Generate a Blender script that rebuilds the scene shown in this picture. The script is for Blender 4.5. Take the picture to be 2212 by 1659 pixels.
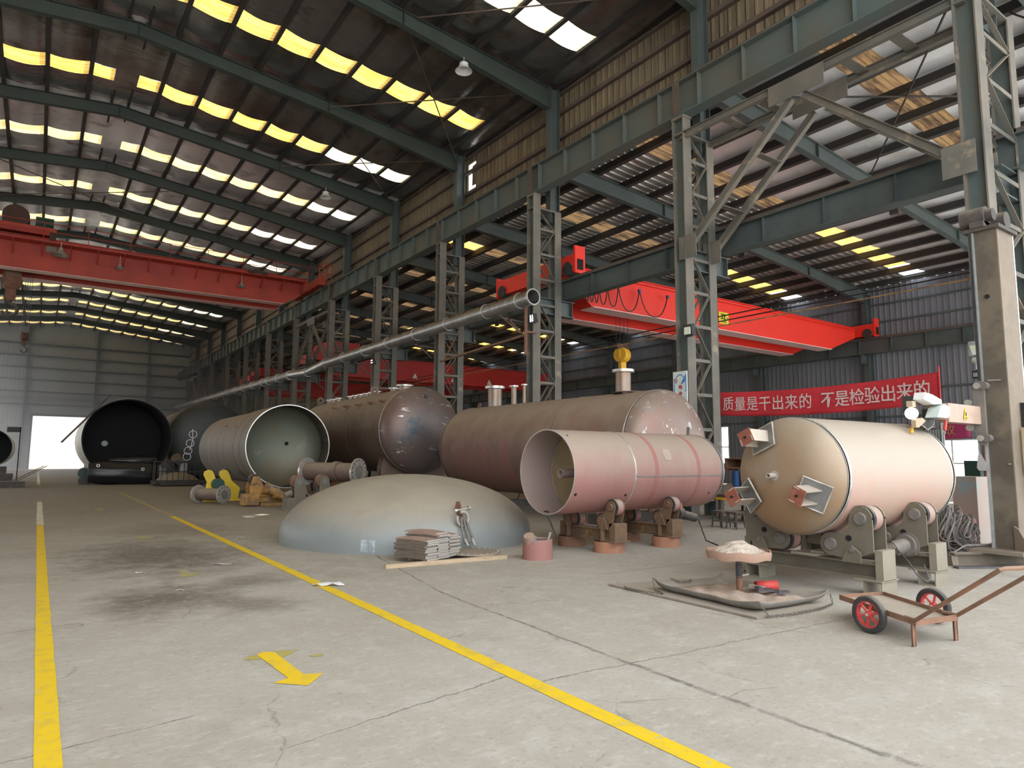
import bpy, bmesh, math, random
from mathutils import Vector, Matrix
random.seed(7)
for o in list(bpy.data.objects): bpy.data.objects.remove(o)
S = bpy.context.scene
COL = S.collection
PI = math.pi

# ------------------------------------------------------------------ camera
cd = bpy.data.cameras.new('camera'); cam = bpy.data.objects.new('camera', cd); COL.objects.link(cam)
cd.sensor_width = 36.0; cd.sensor_fit = 'HORIZONTAL'; cd.lens = 1450.0 / 2212.0 * 36.0
cd.clip_start = 0.1; cd.clip_end = 600
cr = Vector((0.81780367, -0.57546641, 0.00596385)); cdn = Vector((0.06783174, 0.08609561, -0.99397505)); cf = Vector((0.57148579, 0.81328098, 0.10944419))
Mc = Matrix((cr, -cdn, -cf)).transposed().to_4x4(); Mc.translation = Vector((0, 0, 1.6)); cam.matrix_world = Mc
S.camera = cam

# ------------------------------------------------------------------ daylight
W = bpy.data.worlds.new('world'); S.world = W; W.use_nodes = True
bg = W.node_tree.nodes['Background']; bg.inputs[0].default_value = (0.94, 0.97, 1.0, 1); bg.inputs[1].default_value = 3.6
sd = bpy.data.lights.new('sun', 'SUN'); sun = bpy.data.objects.new('sun', sd); COL.objects.link(sun)
sd.energy = 9.0; sd.angle = 0.012; sd.color = (1.0, 0.93, 0.82)
sdir = Vector((5.2, 19.35, 0)) - Vector((15.75, 25.85, 14.6))
sun.rotation_euler = sdir.to_track_quat('-Z', 'Y').to_euler(); sun.location = (30, 40, 40)
def portal(name, loc, rot, sx, sy):
    ld = bpy.data.lights.new(name, 'AREA'); ld.shape = 'RECTANGLE'; ld.size = sx; ld.size_y = sy
    ld.cycles.is_portal = True
    o = bpy.data.objects.new(name, ld); COL.objects.link(o); o.location = loc; o.rotation_euler = rot
portal('portal_front', (13.5, -2.6, 6.9), (PI / 2, 0, PI), 50, 13.2)
portal('portal_left_windows', (-11.7, 37, 3.5), (PI / 2, 0, PI / 2), 36, 5.2)  # for the openings added to the unseen left wall
portal('portal_left_far_windows', (-11.7, 75.7, 6.7), (PI / 2, 0, PI / 2), 40, 13)  # tall far opening, also added to light the end wall
portal('portal_far_door', (2.0, 96.6, 3.1), (PI / 2, 0, 0), 5.4, 6.2)
portal('portal_side_door', (38.9, 4.5, 4.5), (PI / 2, 0, -PI / 2), 12, 9)  # for the added opening in the right wall, out of view
portal('portal_side_window', (38.9, 29.8, 2.5), (PI / 2, 0, -PI / 2), 1.6, 2.6)
portal('portal_side_window_near', (38.9, 15.3, 1.5), (PI / 2, 0, -PI / 2), 2.4, 2.4)
S.view_settings.view_transform = 'Standard'; S.view_settings.look = 'None'
S.view_settings.exposure = 0.0; S.view_settings.gamma = 1.0; S.view_settings.use_curve_mapping = False
S.cycles.max_bounces = 8; S.cycles.diffuse_bounces = 5; S.cycles.glossy_bounces = 4
S.cycles.transmission_bounces = 4; S.cycles.transparent_max_bounces = 8
S.cycles.sample_clamp_indirect = 8.0; S.cycles.caustics_reflective = False; S.cycles.caustics_refractive = False

# ------------------------------------------------------------------ materials
def nd(nt, t, **k):
    n = nt.nodes.new(t)
    for a, b in k.items(): setattr(n, a, b)
    return n
def ramp(nt, src, p0, p1, c0=(0, 0, 0, 1), c1=(1, 1, 1, 1)):
    r = nd(nt, 'ShaderNodeValToRGB'); r.color_ramp.elements[0].position = p0; r.color_ramp.elements[1].position = p1
    r.color_ramp.elements[0].color = c0; r.color_ramp.elements[1].color = c1
    nt.links.new(src, r.inputs[0]); return r.outputs[0]
def mix(nt, fac, a, b):
    m = nd(nt, 'ShaderNodeMix'); m.data_type = 'RGBA'
    for s, v in ((m.inputs[0], fac), (m.inputs[6], a), (m.inputs[7], b)):
        if hasattr(v, 'node'): nt.links.new(v, s)
        elif isinstance(v, tuple): s.default_value = (v[0], v[1], v[2], 1)
        else: s.default_value = v
    return m.outputs[2]
def mth(nt, op, a, b=None, c=None):
    m = nd(nt, 'ShaderNodeMath'); m.operation = op
    for i, v in enumerate((a, b, c)):
        if v is None: continue
        if hasattr(v, 'node'): nt.links.new(v, m.inputs[i])
        else: m.inputs[i].default_value = v
    return m.outputs[0]
def noise(nt, vec, scale, detail=5, rough=0.6):
    n = nd(nt, 'ShaderNodeTexNoise'); n.inputs['Scale'].default_value = scale; n.inputs['Detail'].default_value = detail
    n.inputs['Roughness'].default_value = rough
    if vec: nt.links.new(vec, n.inputs['Vector'])
    return n.outputs[0]
def mapping(nt, vec, sc, loc=(0, 0, 0), rot=(0, 0, 0)):
    m = nd(nt, 'ShaderNodeMapping'); m.inputs['Scale'].default_value = sc; m.inputs['Location'].default_value = loc; m.inputs['Rotation'].default_value = rot
    nt.links.new(vec, m.inputs[0]); return m.outputs[0]
def base(name):
    m = bpy.data.materials.new(name); m.use_nodes = True; nt = m.node_tree; b = nt.nodes['Principled BSDF']
    tc = nd(nt, 'ShaderNodeTexCoord')
    return m, nt, b, tc.outputs['Object']
MATS = {}
def mat(name, c1, c2=None, s=2.0, rough=0.6, metal=0.0, bump=0.0, dust=None, damt=0.8, dlo=0.15, dhi=0.85, st=(1, 1, 1), lo=0.4, hi=0.65, marks=None, mpos=0.68, mst=(1, 3, 3), ms=3.0, spots=None, spec=0.5):
    """worn metal or paint: two tones by noise, dust lying on upward faces, scraped marks, spots"""
    m, nt, b, oc = base(name); L = nt.links.new
    v = mapping(nt, oc, st)
    n1 = noise(nt, v, s, 6, 0.65)
    col = mix(nt, ramp(nt, n1, lo, hi), c1, c2 or tuple(x * 0.75 for x in c1))
    if spots:
        n3 = noise(nt, mapping(nt, oc, (1, 1, 1), (3, 1, 7)), spots[1], 4, 0.6)
        col = mix(nt, ramp(nt, n3, spots[2], spots[2] + 0.08), col, spots[0])
    if dust:
        g = nd(nt, 'ShaderNodeNewGeometry'); sx = nd(nt, 'ShaderNodeSeparateXYZ'); L(g.outputs['Normal'], sx.inputs[0])
        n2 = noise(nt, oc, s * 2.3 + 1, 4)
        f = mth(nt, 'ADD', sx.outputs[2], mth(nt, 'MULTIPLY', mth(nt, 'SUBTRACT', n2, 0.5), 0.95))
        mr = nd(nt, 'ShaderNodeMapRange'); mr.inputs[1].default_value = dlo; mr.inputs[2].default_value = dhi; mr.inputs[4].default_value = damt
        L(f, mr.inputs[0]); col = mix(nt, mr.outputs[0], col, dust)
    if marks:
        n4 = noise(nt, mapping(nt, oc, mst, (5, 2, 9)), ms, 8, 0.75)
        n5 = noise(nt, oc, 0.9, 2)
        k = mth(nt, 'MULTIPLY', ramp(nt, n4, mpos, mpos + 0.03), ramp(nt, n5, 0.45, 0.55))
        col = mix(nt, k, col, marks)
    L(col, b.inputs['Base Color'])
    b.inputs['Roughness'].default_value = rough; b.inputs['Metallic'].default_value = metal; b.inputs['Specular IOR Level'].default_value = spec
    if bump:
        bp = nd(nt, 'ShaderNodeBump'); bp.inputs['Strength'].default_value = bump; bp.inputs['Distance'].default_value = 0.02
        L(noise(nt, oc, s * 6, 5), bp.inputs['Height']); L(bp.outputs[0], b.inputs['Normal'])
    MATS[name] = m; return m
DUST = (0.36, 0.31, 0.25)
DDUST = (0.17, 0.13, 0.10)
mat('beam_steel', (0.095, 0.132, 0.13), (0.12, 0.118, 0.1), 0.6, 0.6, 0, 0, DUST, 0.6)
mat('green_steel', (0.085, 0.108, 0.107), (0.062, 0.079, 0.079), 0.8, 0.55, 0, 0, DUST, 0.6)
mat('dusty_steel', (0.12, 0.12, 0.105), (0.19, 0.165, 0.135), 0.9, 0.7, 0, 0.1, DUST, 0.6, spots=((0.27, 0.22, 0.16), 2.2, 0.6))
mat('rafter_green', (0.05, 0.066, 0.058), (0.036, 0.048, 0.043), 0.5, 0.6, 0, 0, DUST, 0.5)
mat('purlin_dark', (0.035, 0.036, 0.036), (0.06, 0.045, 0.038), 0.4, 0.7)
mat('dull_brown_bar', (0.13, 0.095, 0.08), (0.08, 0.06, 0.05), 1.0, 0.7)
mat('pale_bar', (0.32, 0.28, 0.23), (0.2, 0.18, 0.15), 1.0, 0.7)
mat('old_red', (0.44, 0.045, 0.026), (0.31, 0.036, 0.024), 0.7, 0.55, 0, 0, (0.4, 0.1, 0.05), 0.4)
mat('old_red_under', (0.7, 0.48, 0.44), (0.6, 0.38, 0.34), 0.8, 0.6)
mat('bright_red', (0.86, 0.045, 0.028), (0.78, 0.04, 0.026), 0.3, 0.4)
mat('pink_edge', (0.9, 0.62, 0.62), (0.86, 0.55, 0.55), 0.5, 0.5)
mat('dim_red', (0.5, 0.03, 0.03), (0.42, 0.025, 0.025), 0.4, 0.5)
mat('hook_yellow', (0.8, 0.45, 0.02), (0.68, 0.36, 0.02), 2, 0.45)
mat('machine_yellow', (0.85, 0.6, 0.02), (0.7, 0.48, 0.02), 2, 0.45, dust=DUST, damt=0.3)
mat('worn_yellow', (0.45, 0.24, 0.05), (0.2, 0.12, 0.06), 3, 0.7, 0, 0.1, DUST, 0.6, spots=((0.16, 0.09, 0.06), 4, 0.55))
mat('rust', (0.24, 0.12, 0.075), (0.16, 0.085, 0.055), 5, 0.85, 0, 0.2, DUST, 0.6)
mat('rust_yellow', (0.2, 0.125, 0.07), (0.14, 0.09, 0.055), 4, 0.8, 0, 0.15, DUST, 0.5, spots=((0.34, 0.2, 0.06), 2.5, 0.62))
mat('orange_rust', (0.42, 0.2, 0.12), (0.3, 0.15, 0.1), 3, 0.8, 0, 0.1, DUST, 0.6)
mat('olive_paint', (0.13, 0.115, 0.085), (0.17, 0.15, 0.11), 2, 0.6, 0, 0.05, (0.34, 0.29, 0.22), 0.85)
mat('olive_light', (0.28, 0.25, 0.19), (0.23, 0.205, 0.155), 2, 0.6, 0, 0.05, (0.38, 0.33, 0.26), 0.7)
mat('primer_wheel', (0.38, 0.2, 0.175), (0.34, 0.21, 0.18), 4, 0.7, 0, 0, (0.38, 0.3, 0.25), 0.9, -0.3, 0.6)
mat('rubber_dark', (0.03, 0.03, 0.032), (0.055, 0.052, 0.05), 5, 0.75, 0, 0.1, DUST, 0.35)
mat('black_plastic', (0.012, 0.013, 0.017), (0.02, 0.021, 0.026), 1, 0.32)
mat('black_cable', (0.012, 0.012, 0.014), None, 2, 0.5)
mat('brown_tank', (0.135, 0.09, 0.07), (0.17, 0.115, 0.088), 0.7, 0.62, 0, 0.05, (0.30, 0.245, 0.185), 0.92, -0.05, 0.8, st=(0.4, 1.6, 0.4), spots=((0.2, 0.075, 0.065), 0.5, 0.6), marks=(0.5, 0.46, 0.42), mpos=0.73)
mat('brown_tank_red', (0.15, 0.095, 0.072), (0.24, 0.1, 0.085), 0.45, 0.6, 0, 0.05, (0.32, 0.255, 0.195), 0.92, -0.05, 0.8, st=(0.25, 1.2, 0.25), marks=(0.5, 0.46, 0.42), mpos=0.74)
mat('tank_head_dark', (0.15, 0.13, 0.125), (0.2, 0.12, 0.105), 0.5, 0.42, 0.35, 0.04, (0.27, 0.23, 0.185), 0.6, 0.2, 1.0, marks=(0.75, 0.73, 0.7), mpos=0.59, mst=(1.6, 1.2, 4.5), ms=1.3, spots=((0.06, 0.085, 0.11), 0.6, 0.56))
mat('tank_head_mixed', (0.27, 0.225, 0.19), (0.32, 0.19, 0.16), 0.8, 0.45, 0.3, 0.04, (0.36, 0.3, 0.24), 0.7, 0.2, 1.0, marks=(0.85, 0.83, 0.8), mpos=0.57, mst=(2, 3, 1.4), ms=1.5, spots=((0.26, 0.25, 0.27), 1.1, 0.56))
mat('shell_bands', (0.2, 0.165, 0.135), (0.13, 0.115, 0.1), 0.55, 0.6, 0.1, 0.05, (0.29, 0.235, 0.18), 0.75, -0.05, 0.8, st=(0.12, 2.2, 0.12), marks=(0.36, 0.33, 0.3), mpos=0.72)
mat('shell_inside', (0.17, 0.19, 0.15), (0.17, 0.145, 0.09), 0.55, 0.5, 0.3, 0.05, spots=((0.26, 0.25, 0.2), 1.1, 0.64))
mat('shell_inside_ring', (0.24, 0.21, 0.185), (0.19, 0.17, 0.15), 0.8, 0.55, 0.3, 0.03)
mat('cut_edge', (0.75, 0.73, 0.7), (0.6, 0.58, 0.55), 6, 0.35, 0.7)
mat('dark_shell', (0.09, 0.078, 0.066), (0.05, 0.048, 0.046), 0.5, 0.6, 0.1, 0, (0.19, 0.155, 0.12), 0.7, 0.1, 0.9, st=(0.15, 1.6, 0.15))
mat('dark_head', (0.035, 0.045, 0.05), (0.05, 0.055, 0.052), 0.6, 0.45, 0.2, 0, (0.1, 0.09, 0.07), 0.5, marks=(0.4, 0.42, 0.42), mpos=0.72)
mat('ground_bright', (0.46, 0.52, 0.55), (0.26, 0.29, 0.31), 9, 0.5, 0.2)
mat('cream_paint', (0.72, 0.72, 0.64), (0.62, 0.62, 0.56), 0.8, 0.5)
mat('black_lining', (0.006, 0.0065, 0.009), (0.008, 0.008, 0.011), 0.6, 0.8)
mat('pink_primer', (0.4, 0.2, 0.18), (0.34, 0.165, 0.15), 0.6, 0.6, 0, 0.03, (0.38, 0.305, 0.245), 0.97, -0.35, 0.65, st=(2.5, 0.4, 0.4), marks=(0.72, 0.66, 0.62), mpos=0.69, mst=(1, 4, 4), ms=2.0)
mat('pink_band', (0.37, 0.14, 0.12), (0.34, 0.16, 0.14), 1.5, 0.6, 0, 0, (0.42, 0.22, 0.18), 0.5)
mat('pink_inside', (0.32, 0.245, 0.22), (0.28, 0.21, 0.19), 1.0, 0.6)
mat('brown_plate', (0.26, 0.21, 0.13), (0.36, 0.26, 0.13), 1.5, 0.55, 0.2, 0.05, spots=((0.27, 0.26, 0.24), 2.5, 0.58))
mat('pale_primer', (0.5, 0.3, 0.25), (0.48, 0.34, 0.27), 0.7, 0.55, 0, 0.02, (0.41, 0.355, 0.29), 0.97, -0.5, 0.4, st=(2.0, 0.5, 0.5), marks=(0.6, 0.36, 0.26), mpos=0.72, mst=(3, 1, 1), ms=1.2)
mat('rusty_head', (0.31, 0.225, 0.15), (0.34, 0.2, 0.1), 0.9, 0.48, 0.25, 0.03, (0.4, 0.35, 0.28), 0.8, 0.0, 0.9, marks=(0.55, 0.48, 0.4), mpos=0.66, mst=(2, 5, 1.5), ms=1.6, spots=((0.36, 0.19, 0.075), 1.6, 0.6))
mat('pale_head', (0.4, 0.35, 0.29), (0.36, 0.31, 0.26), 1.2, 0.55, 0.05, 0.02, (0.52, 0.46, 0.39), 0.8, 0.0, 0.8)
mat('weld_bright', (0.62, 0.6, 0.56), (0.4, 0.38, 0.35), 9, 0.4, 0.6, 0.3)
mat('bracket_steel', (0.55, 0.48, 0.4), (0.46, 0.4, 0.34), 3, 0.5, 0.2, 0.03)
mat('bracket_rust', (0.25, 0.08, 0.05), (0.33, 0.13, 0.09), 9, 0.85, 0, 0.3)
mat('pad_steel', (0.26, 0.26, 0.25), (0.19, 0.19, 0.185), 4, 0.45, 0.5)
mat('dome_skirt', (0.36, 0.34, 0.29), (0.2, 0.25, 0.28), 1.2, 0.4, 0.35, 0.02, st=(1, 1, 0.25), spots=((0.16, 0.21, 0.26), 1.3, 0.55))
mat('galv', (0.42, 0.42, 0.42), (0.32, 0.32, 0.32), 3, 0.38, 0.7, 0, DDUST, 0.95, 0.1, 0.5)
mat('galv_clean', (0.6, 0.6, 0.6), (0.5, 0.5, 0.5), 3, 0.4, 0.6)
mat('flange_bright', (0.68, 0.66, 0.62), (0.5, 0.47, 0.43), 6, 0.35, 0.6)
mat('nozzle_steel', (0.3, 0.27, 0.24), (0.33, 0.2, 0.12), 3, 0.42, 0.5, st=(1, 1, 0.7))
mat('dusty_flange', (0.38, 0.36, 0.33), (0.3, 0.28, 0.25), 5, 0.6, 0.3)
mat('dark_hole', (0.01, 0.01, 0.01), None, 2, 0.9)
mat('plate_edge', (0.5, 0.48, 0.44), (0.4, 0.38, 0.34), 5, 0.5, 0.3)
mat('strip_brown', (0.2, 0.16, 0.125), (0.15, 0.12, 0.1), 3, 0.65, 0.1, 0.0, (0.3, 0.24, 0.19), 0.9, 0.3, 0.9)
mat('wiped', (0.46, 0.37, 0.31), (0.42, 0.32, 0.27), 5, 0.6)
mat('tray_rust', (0.42, 0.25, 0.18), (0.36, 0.24, 0.18), 4, 0.75, 0, 0.1, DUST, 0.4)
mat('plate_pinkish', (0.42, 0.3, 0.24), (0.36, 0.25, 0.2), 9, 0.65, 0.1, 0.1)
mat('disc_plate', (0.33, 0.28, 0.22), (0.28, 0.24, 0.19), 4, 0.65, 0.1)
mat('timber', (0.52, 0.4, 0.27), (0.4, 0.3, 0.2), 3, 0.8, 0, 0.1, st=(1, 8, 8))
mat('sand', (0.44, 0.34, 0.27), (0.52, 0.43, 0.36), 6, 0.95, 0, 0.8)
mat('sand_pale', (0.56, 0.49, 0.41), (0.5, 0.42, 0.35), 8, 0.95, 0, 0.5)
mat('tarp', (0.17, 0.16, 0.14), (0.22, 0.2, 0.17), 5, 0.8, 0, 0.1, (0.34, 0.3, 0.25), 0.7)
mat('thin_sheet', (0.24, 0.2, 0.16), (0.3, 0.26, 0.21), 4, 0.75, 0, 0.1, (0.38, 0.34, 0.28), 0.8)
mat('thread_dark', (0.09, 0.09, 0.1), (0.14, 0.13, 0.13), 6, 0.6, 0.3)
mat('cart_rust', (0.3, 0.16, 0.1), (0.2, 0.12, 0.085), 6, 0.8, 0, 0.15, DUST, 0.3)
mat('cart_bed', (0.42, 0.37, 0.3), (0.36, 0.32, 0.26), 4, 0.75, 0, 0.1)
mat('wheel_red', (0.62, 0.06, 0.06), (0.5, 0.07, 0.06), 5, 0.55)
mat('pink_bucket', (0.38, 0.17, 0.15), (0.32, 0.17, 0.15), 4, 0.7, 0, 0.1, DUST, 0.5, spots=((0.3, 0.2, 0.2), 5, 0.6))
mat('mast_steel', (0.1, 0.082, 0.062), (0.155, 0.127, 0.093), 0.9, 0.7, 0.05, 0.15, DUST, 0.6, lo=0.45, hi=0.55)
mat('mast_dirty', (0.23, 0.185, 0.14), (0.18, 0.147, 0.112), 3, 0.75, 0, 0.15)
mat('rail_bright', (0.75, 0.8, 0.82), (0.6, 0.66, 0.7), 8, 0.3, 0.7)
mat('boom_pink', (0.5, 0.36, 0.29), (0.42, 0.3, 0.24), 4, 0.65, 0.0, 0.05)
mat('carriage_grey', (0.17, 0.155, 0.145), (0.22, 0.2, 0.18), 4, 0.6, 0.2, 0.05, DUST, 0.5)
mat('cabinet_tan', (0.42, 0.32, 0.2), (0.5, 0.42, 0.3), 2, 0.6, 0, 0.03, DUST, 0.4)
mat('pale_green', (0.55, 0.62, 0.58), (0.45, 0.52, 0.49), 3, 0.5)
mat('white_paint', (0.8, 0.8, 0.78), (0.72, 0.72, 0.7), 3, 0.5)
mat('ribbed_grey', (0.42, 0.46, 0.45), (0.34, 0.38, 0.37), 3, 0.45, 0.2)
mat('red_plate', (0.3, 0.1, 0.07), (0.36, 0.15, 0.11), 3, 0.7, 0, 0.1, marks=(0.5, 0.3, 0.24), mpos=0.66)
mat('box_pale', (0.48, 0.42, 0.37), (0.5, 0.36, 0.31), 2, 0.6, spots=((0.38, 0.47, 0.5), 1.5, 0.6))
mat('cable_grey', (0.3, 0.28, 0.26), (0.22, 0.2, 0.19), 2, 0.6)
mat('blue_paint', (0.03, 0.1, 0.3), (0.03, 0.07, 0.18), 4, 0.5, dust=DUST, damt=0.3)
mat('blue_dark', (0.02, 0.05, 0.09), (0.05, 0.05, 0.055), 4, 0.5, dust=DUST, damt=0.4)
mat('dark_iron', (0.06, 0.055, 0.05), (0.1, 0.08, 0.07), 4, 0.7, 0.1, 0, DUST, 0.5)
mat('cage_dark', (0.035, 0.035, 0.038), (0.06, 0.055, 0.05), 4, 0.6, 0.3)
mat('banner_red', (0.72, 0.045, 0.06), (0.62, 0.035, 0.05), 1.2, 0.7)
mat('banner_purple', (0.36, 0.035, 0.12), (0.32, 0.03, 0.1), 1.0, 0.7)
mat('banner_text', (0.85, 0.7, 0.68), (0.75, 0.55, 0.54), 6, 0.7)
mat('gold_text', (0.52, 0.26, 0.12), None, 6, 0.7)
mat('sign_yellow', (0.85, 0.75, 0.04), None, 3, 0.5)
mat('ink_black', (0.012, 0.012, 0.012), None, 3, 0.6)
mat('ink_red', (0.5, 0.06, 0.05), None, 3, 0.6)
mat('ink_blue', (0.08, 0.25, 0.5), None, 3, 0.6)
mat('poster_white', (0.66, 0.72, 0.7), (0.58, 0.66, 0.66), 3, 0.5)
mat('paper', (0.8, 0.82, 0.84), (0.72, 0.74, 0.76), 4, 0.7)
mat('lamp_white', (0.7, 0.72, 0.72), None, 3, 0.4)
mat('lens_pale', (0.75, 0.82, 0.75), (0.8, 0.82, 0.6), 3, 0.2)
mat('line_yellow', (0.78, 0.54, 0.012), (0.56, 0.41, 0.07), 5, 0.8, lo=0.5, hi=0.75, spots=((0.45, 0.42, 0.33), 14, 0.62))
mat('line_yellow_dull', (0.42, 0.33, 0.08), (0.36, 0.3, 0.12), 5, 0.8, spots=((0.34, 0.3, 0.24), 7, 0.5))
mat('line_white', (0.72, 0.68, 0.56), (0.6, 0.54, 0.36), 5, 0.8, spots=((0.4, 0.37, 0.3), 6, 0.56))
mat('paint_olive', (0.42, 0.36, 0.06), (0.4, 0.36, 0.16), 6, 0.85, spots=((0.38, 0.35, 0.28), 8, 0.5))
mat('red_cloth', (0.55, 0.06, 0.05), (0.45, 0.06, 0.05), 5, 0.6)
mat('warn_yellow', (0.9, 0.8, 0.02), None, 3, 0.5)
mat('motor_green', (0.02, 0.07, 0.05), (0.015, 0.05, 0.04), 4, 0.6)
mat('drum_brown', (0.08, 0.035, 0.028), (0.06, 0.03, 0.025), 3, 0.7)
mat('drum_end', (0.02, 0.05, 0.045), None, 3, 0.5)
mat('outside', (0.72, 0.71, 0.68), (0.64, 0.63, 0.6), 0.1, 0.9)

def corrugated(name, c1, c2, axis, period, rough=0.55, metal=0.0, strength=0.6, streak=None, st=(0.3, 0.3, 0.05)):
    m, nt, b, oc = base(name); L = nt.links.new
    col = mix(nt, ramp(nt, noise(nt, mapping(nt, oc, st), 3.0, 5), 0.38, 0.66), c1, c2)
    sp = nd(nt, 'ShaderNodeSeparateXYZ'); L(oc, sp.inputs[0])
    t = mth(nt, 'FRACT', mth(nt, 'DIVIDE', sp.outputs[axis], period))
    h = ramp(nt, mth(nt, 'ABSOLUTE', mth(nt, 'SUBTRACT', t, 0.5)), 0.26, 0.4)
    if streak: col = mix(nt, mth(nt, 'MULTIPLY', ramp(nt, mth(nt, 'ABSOLUTE', mth(nt, 'SUBTRACT', t, 0.5)), 0.44, 0.49), 0.6), col, streak)
    L(col, b.inputs['Base Color']); b.inputs['Roughness'].default_value = rough; b.inputs['Metallic'].default_value = metal
    bp = nd(nt, 'ShaderNodeBump'); bp.inputs['Strength'].default_value = strength; bp.inputs['Distance'].default_value = 0.04
    L(h, bp.inputs['Height']); L(bp.outputs[0], b.inputs['Normal'])
    MATS[name] = m
corrugated('clad_brown', (0.22, 0.17, 0.11), (0.115, 0.088, 0.062), 1, 0.3, 0.6, 0, 0.7, (0.4, 0.32, 0.2), (0.3, 1.2, 0.12))
corrugated('clad_side', (0.2, 0.215, 0.245), (0.15, 0.16, 0.19), 1, 0.3, 0.6, 0, 0.6, (0.2, 0.19, 0.17))
corrugated('clad_end', (0.46, 0.51, 0.52), (0.38, 0.42, 0.42), 0, 0.4, 0.65, 0, 0.4, None)
corrugated('clad_left', (0.2, 0.19, 0.16), (0.15, 0.14, 0.12), 1, 0.3, 0.6, 0, 0.5, None)

def foil(name, c1, c2, rough, bscale, bstr, st, dirt, metal):
    m, nt, b, oc = base(name); L = nt.links.new
    v = mapping(nt, oc, st)
    n = noise(nt, v, bscale, 5, 0.6)
    d = noise(nt, oc, 0.35, 4, 0.6)
    col = mix(nt, ramp(nt, d, 0.42, 0.62), c1, c2)
    col = mix(nt, ramp(nt, noise(nt, mapping(nt, oc, (1, 1, 1), (9, 4, 2)), 0.9, 5), 0.55, 0.72), col, dirt)
    L(col, b.inputs['Base Color']); b.inputs['Metallic'].default_value = metal; b.inputs['Roughness'].default_value = rough
    bp = nd(nt, 'ShaderNodeBump'); bp.inputs['Strength'].default_value = bstr; bp.inputs['Distance'].default_value = 0.05
    L(n, bp.inputs['Height']); L(bp.outputs[0], b.inputs['Normal']); MATS[name] = m
foil('foil_main', (0.34, 0.34, 0.35), (0.2, 0.19, 0.18), 0.22, 2.2, 0.5, (0.5, 2.0, 1), (0.14, 0.11, 0.08), 0.8)
foil('foil_clean', (0.82, 0.83, 0.85), (0.56, 0.56, 0.57), 0.22, 2.2, 0.5, (0.5, 2.0, 1), (0.3, 0.27, 0.24), 0.3)  # silver highlights of the far foil put into a paler base colour
foil('foil_side', (0.85, 0.87, 0.9), (0.72, 0.74, 0.78), 0.3, 2.0, 0.45, (0.4, 1.6, 1), (0.62, 0.6, 0.57), 0.2)
foil('sheet_side', (0.6, 0.6, 0.58), (0.48, 0.48, 0.46), 0.35, 0.8, 0.15, (0.3, 2.0, 1), (0.34, 0.28, 0.22), 0.4)

def skylight(name, c1, c2, axis=1):
    m, nt, b, oc = base(name); L = nt.links.new
    nt.nodes.remove(b); out = nt.nodes['Material Output']
    n = noise(nt, mapping(nt, oc, (0.6, 3.0, 1)), 1.1, 4)
    col = mix(nt, ramp(nt, n, 0.42, 0.62), c1, c2)
    sp = nd(nt, 'ShaderNodeSeparateXYZ'); L(oc, sp.inputs[0])
    w = mth(nt, 'FRACT', mth(nt, 'DIVIDE', sp.outputs[axis], 0.2))
    col = mix(nt, mth(nt, 'MULTIPLY', ramp(nt, mth(nt, 'ABSOLUTE', mth(nt, 'SUBTRACT', w, 0.5)), 0.3, 0.42), 0.45), col, tuple(x * 0.45 for x in c2))
    t = nd(nt, 'ShaderNodeBsdfTranslucent'); L(col, t.inputs[0]); L(t.outputs[0], out.inputs[0]); MATS[name] = m
skylight('sky_yellow', (0.46, 0.3, 0.085), (0.36, 0.21, 0.045))
skylight('sky_pale', (0.5, 0.4, 0.19), (0.4, 0.28, 0.1))
skylight('sky_white', (0.6, 0.56, 0.42), (0.5, 0.42, 0.25))
skylight('sky_dirty', (0.08, 0.05, 0.024), (0.022, 0.014, 0.01))

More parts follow.
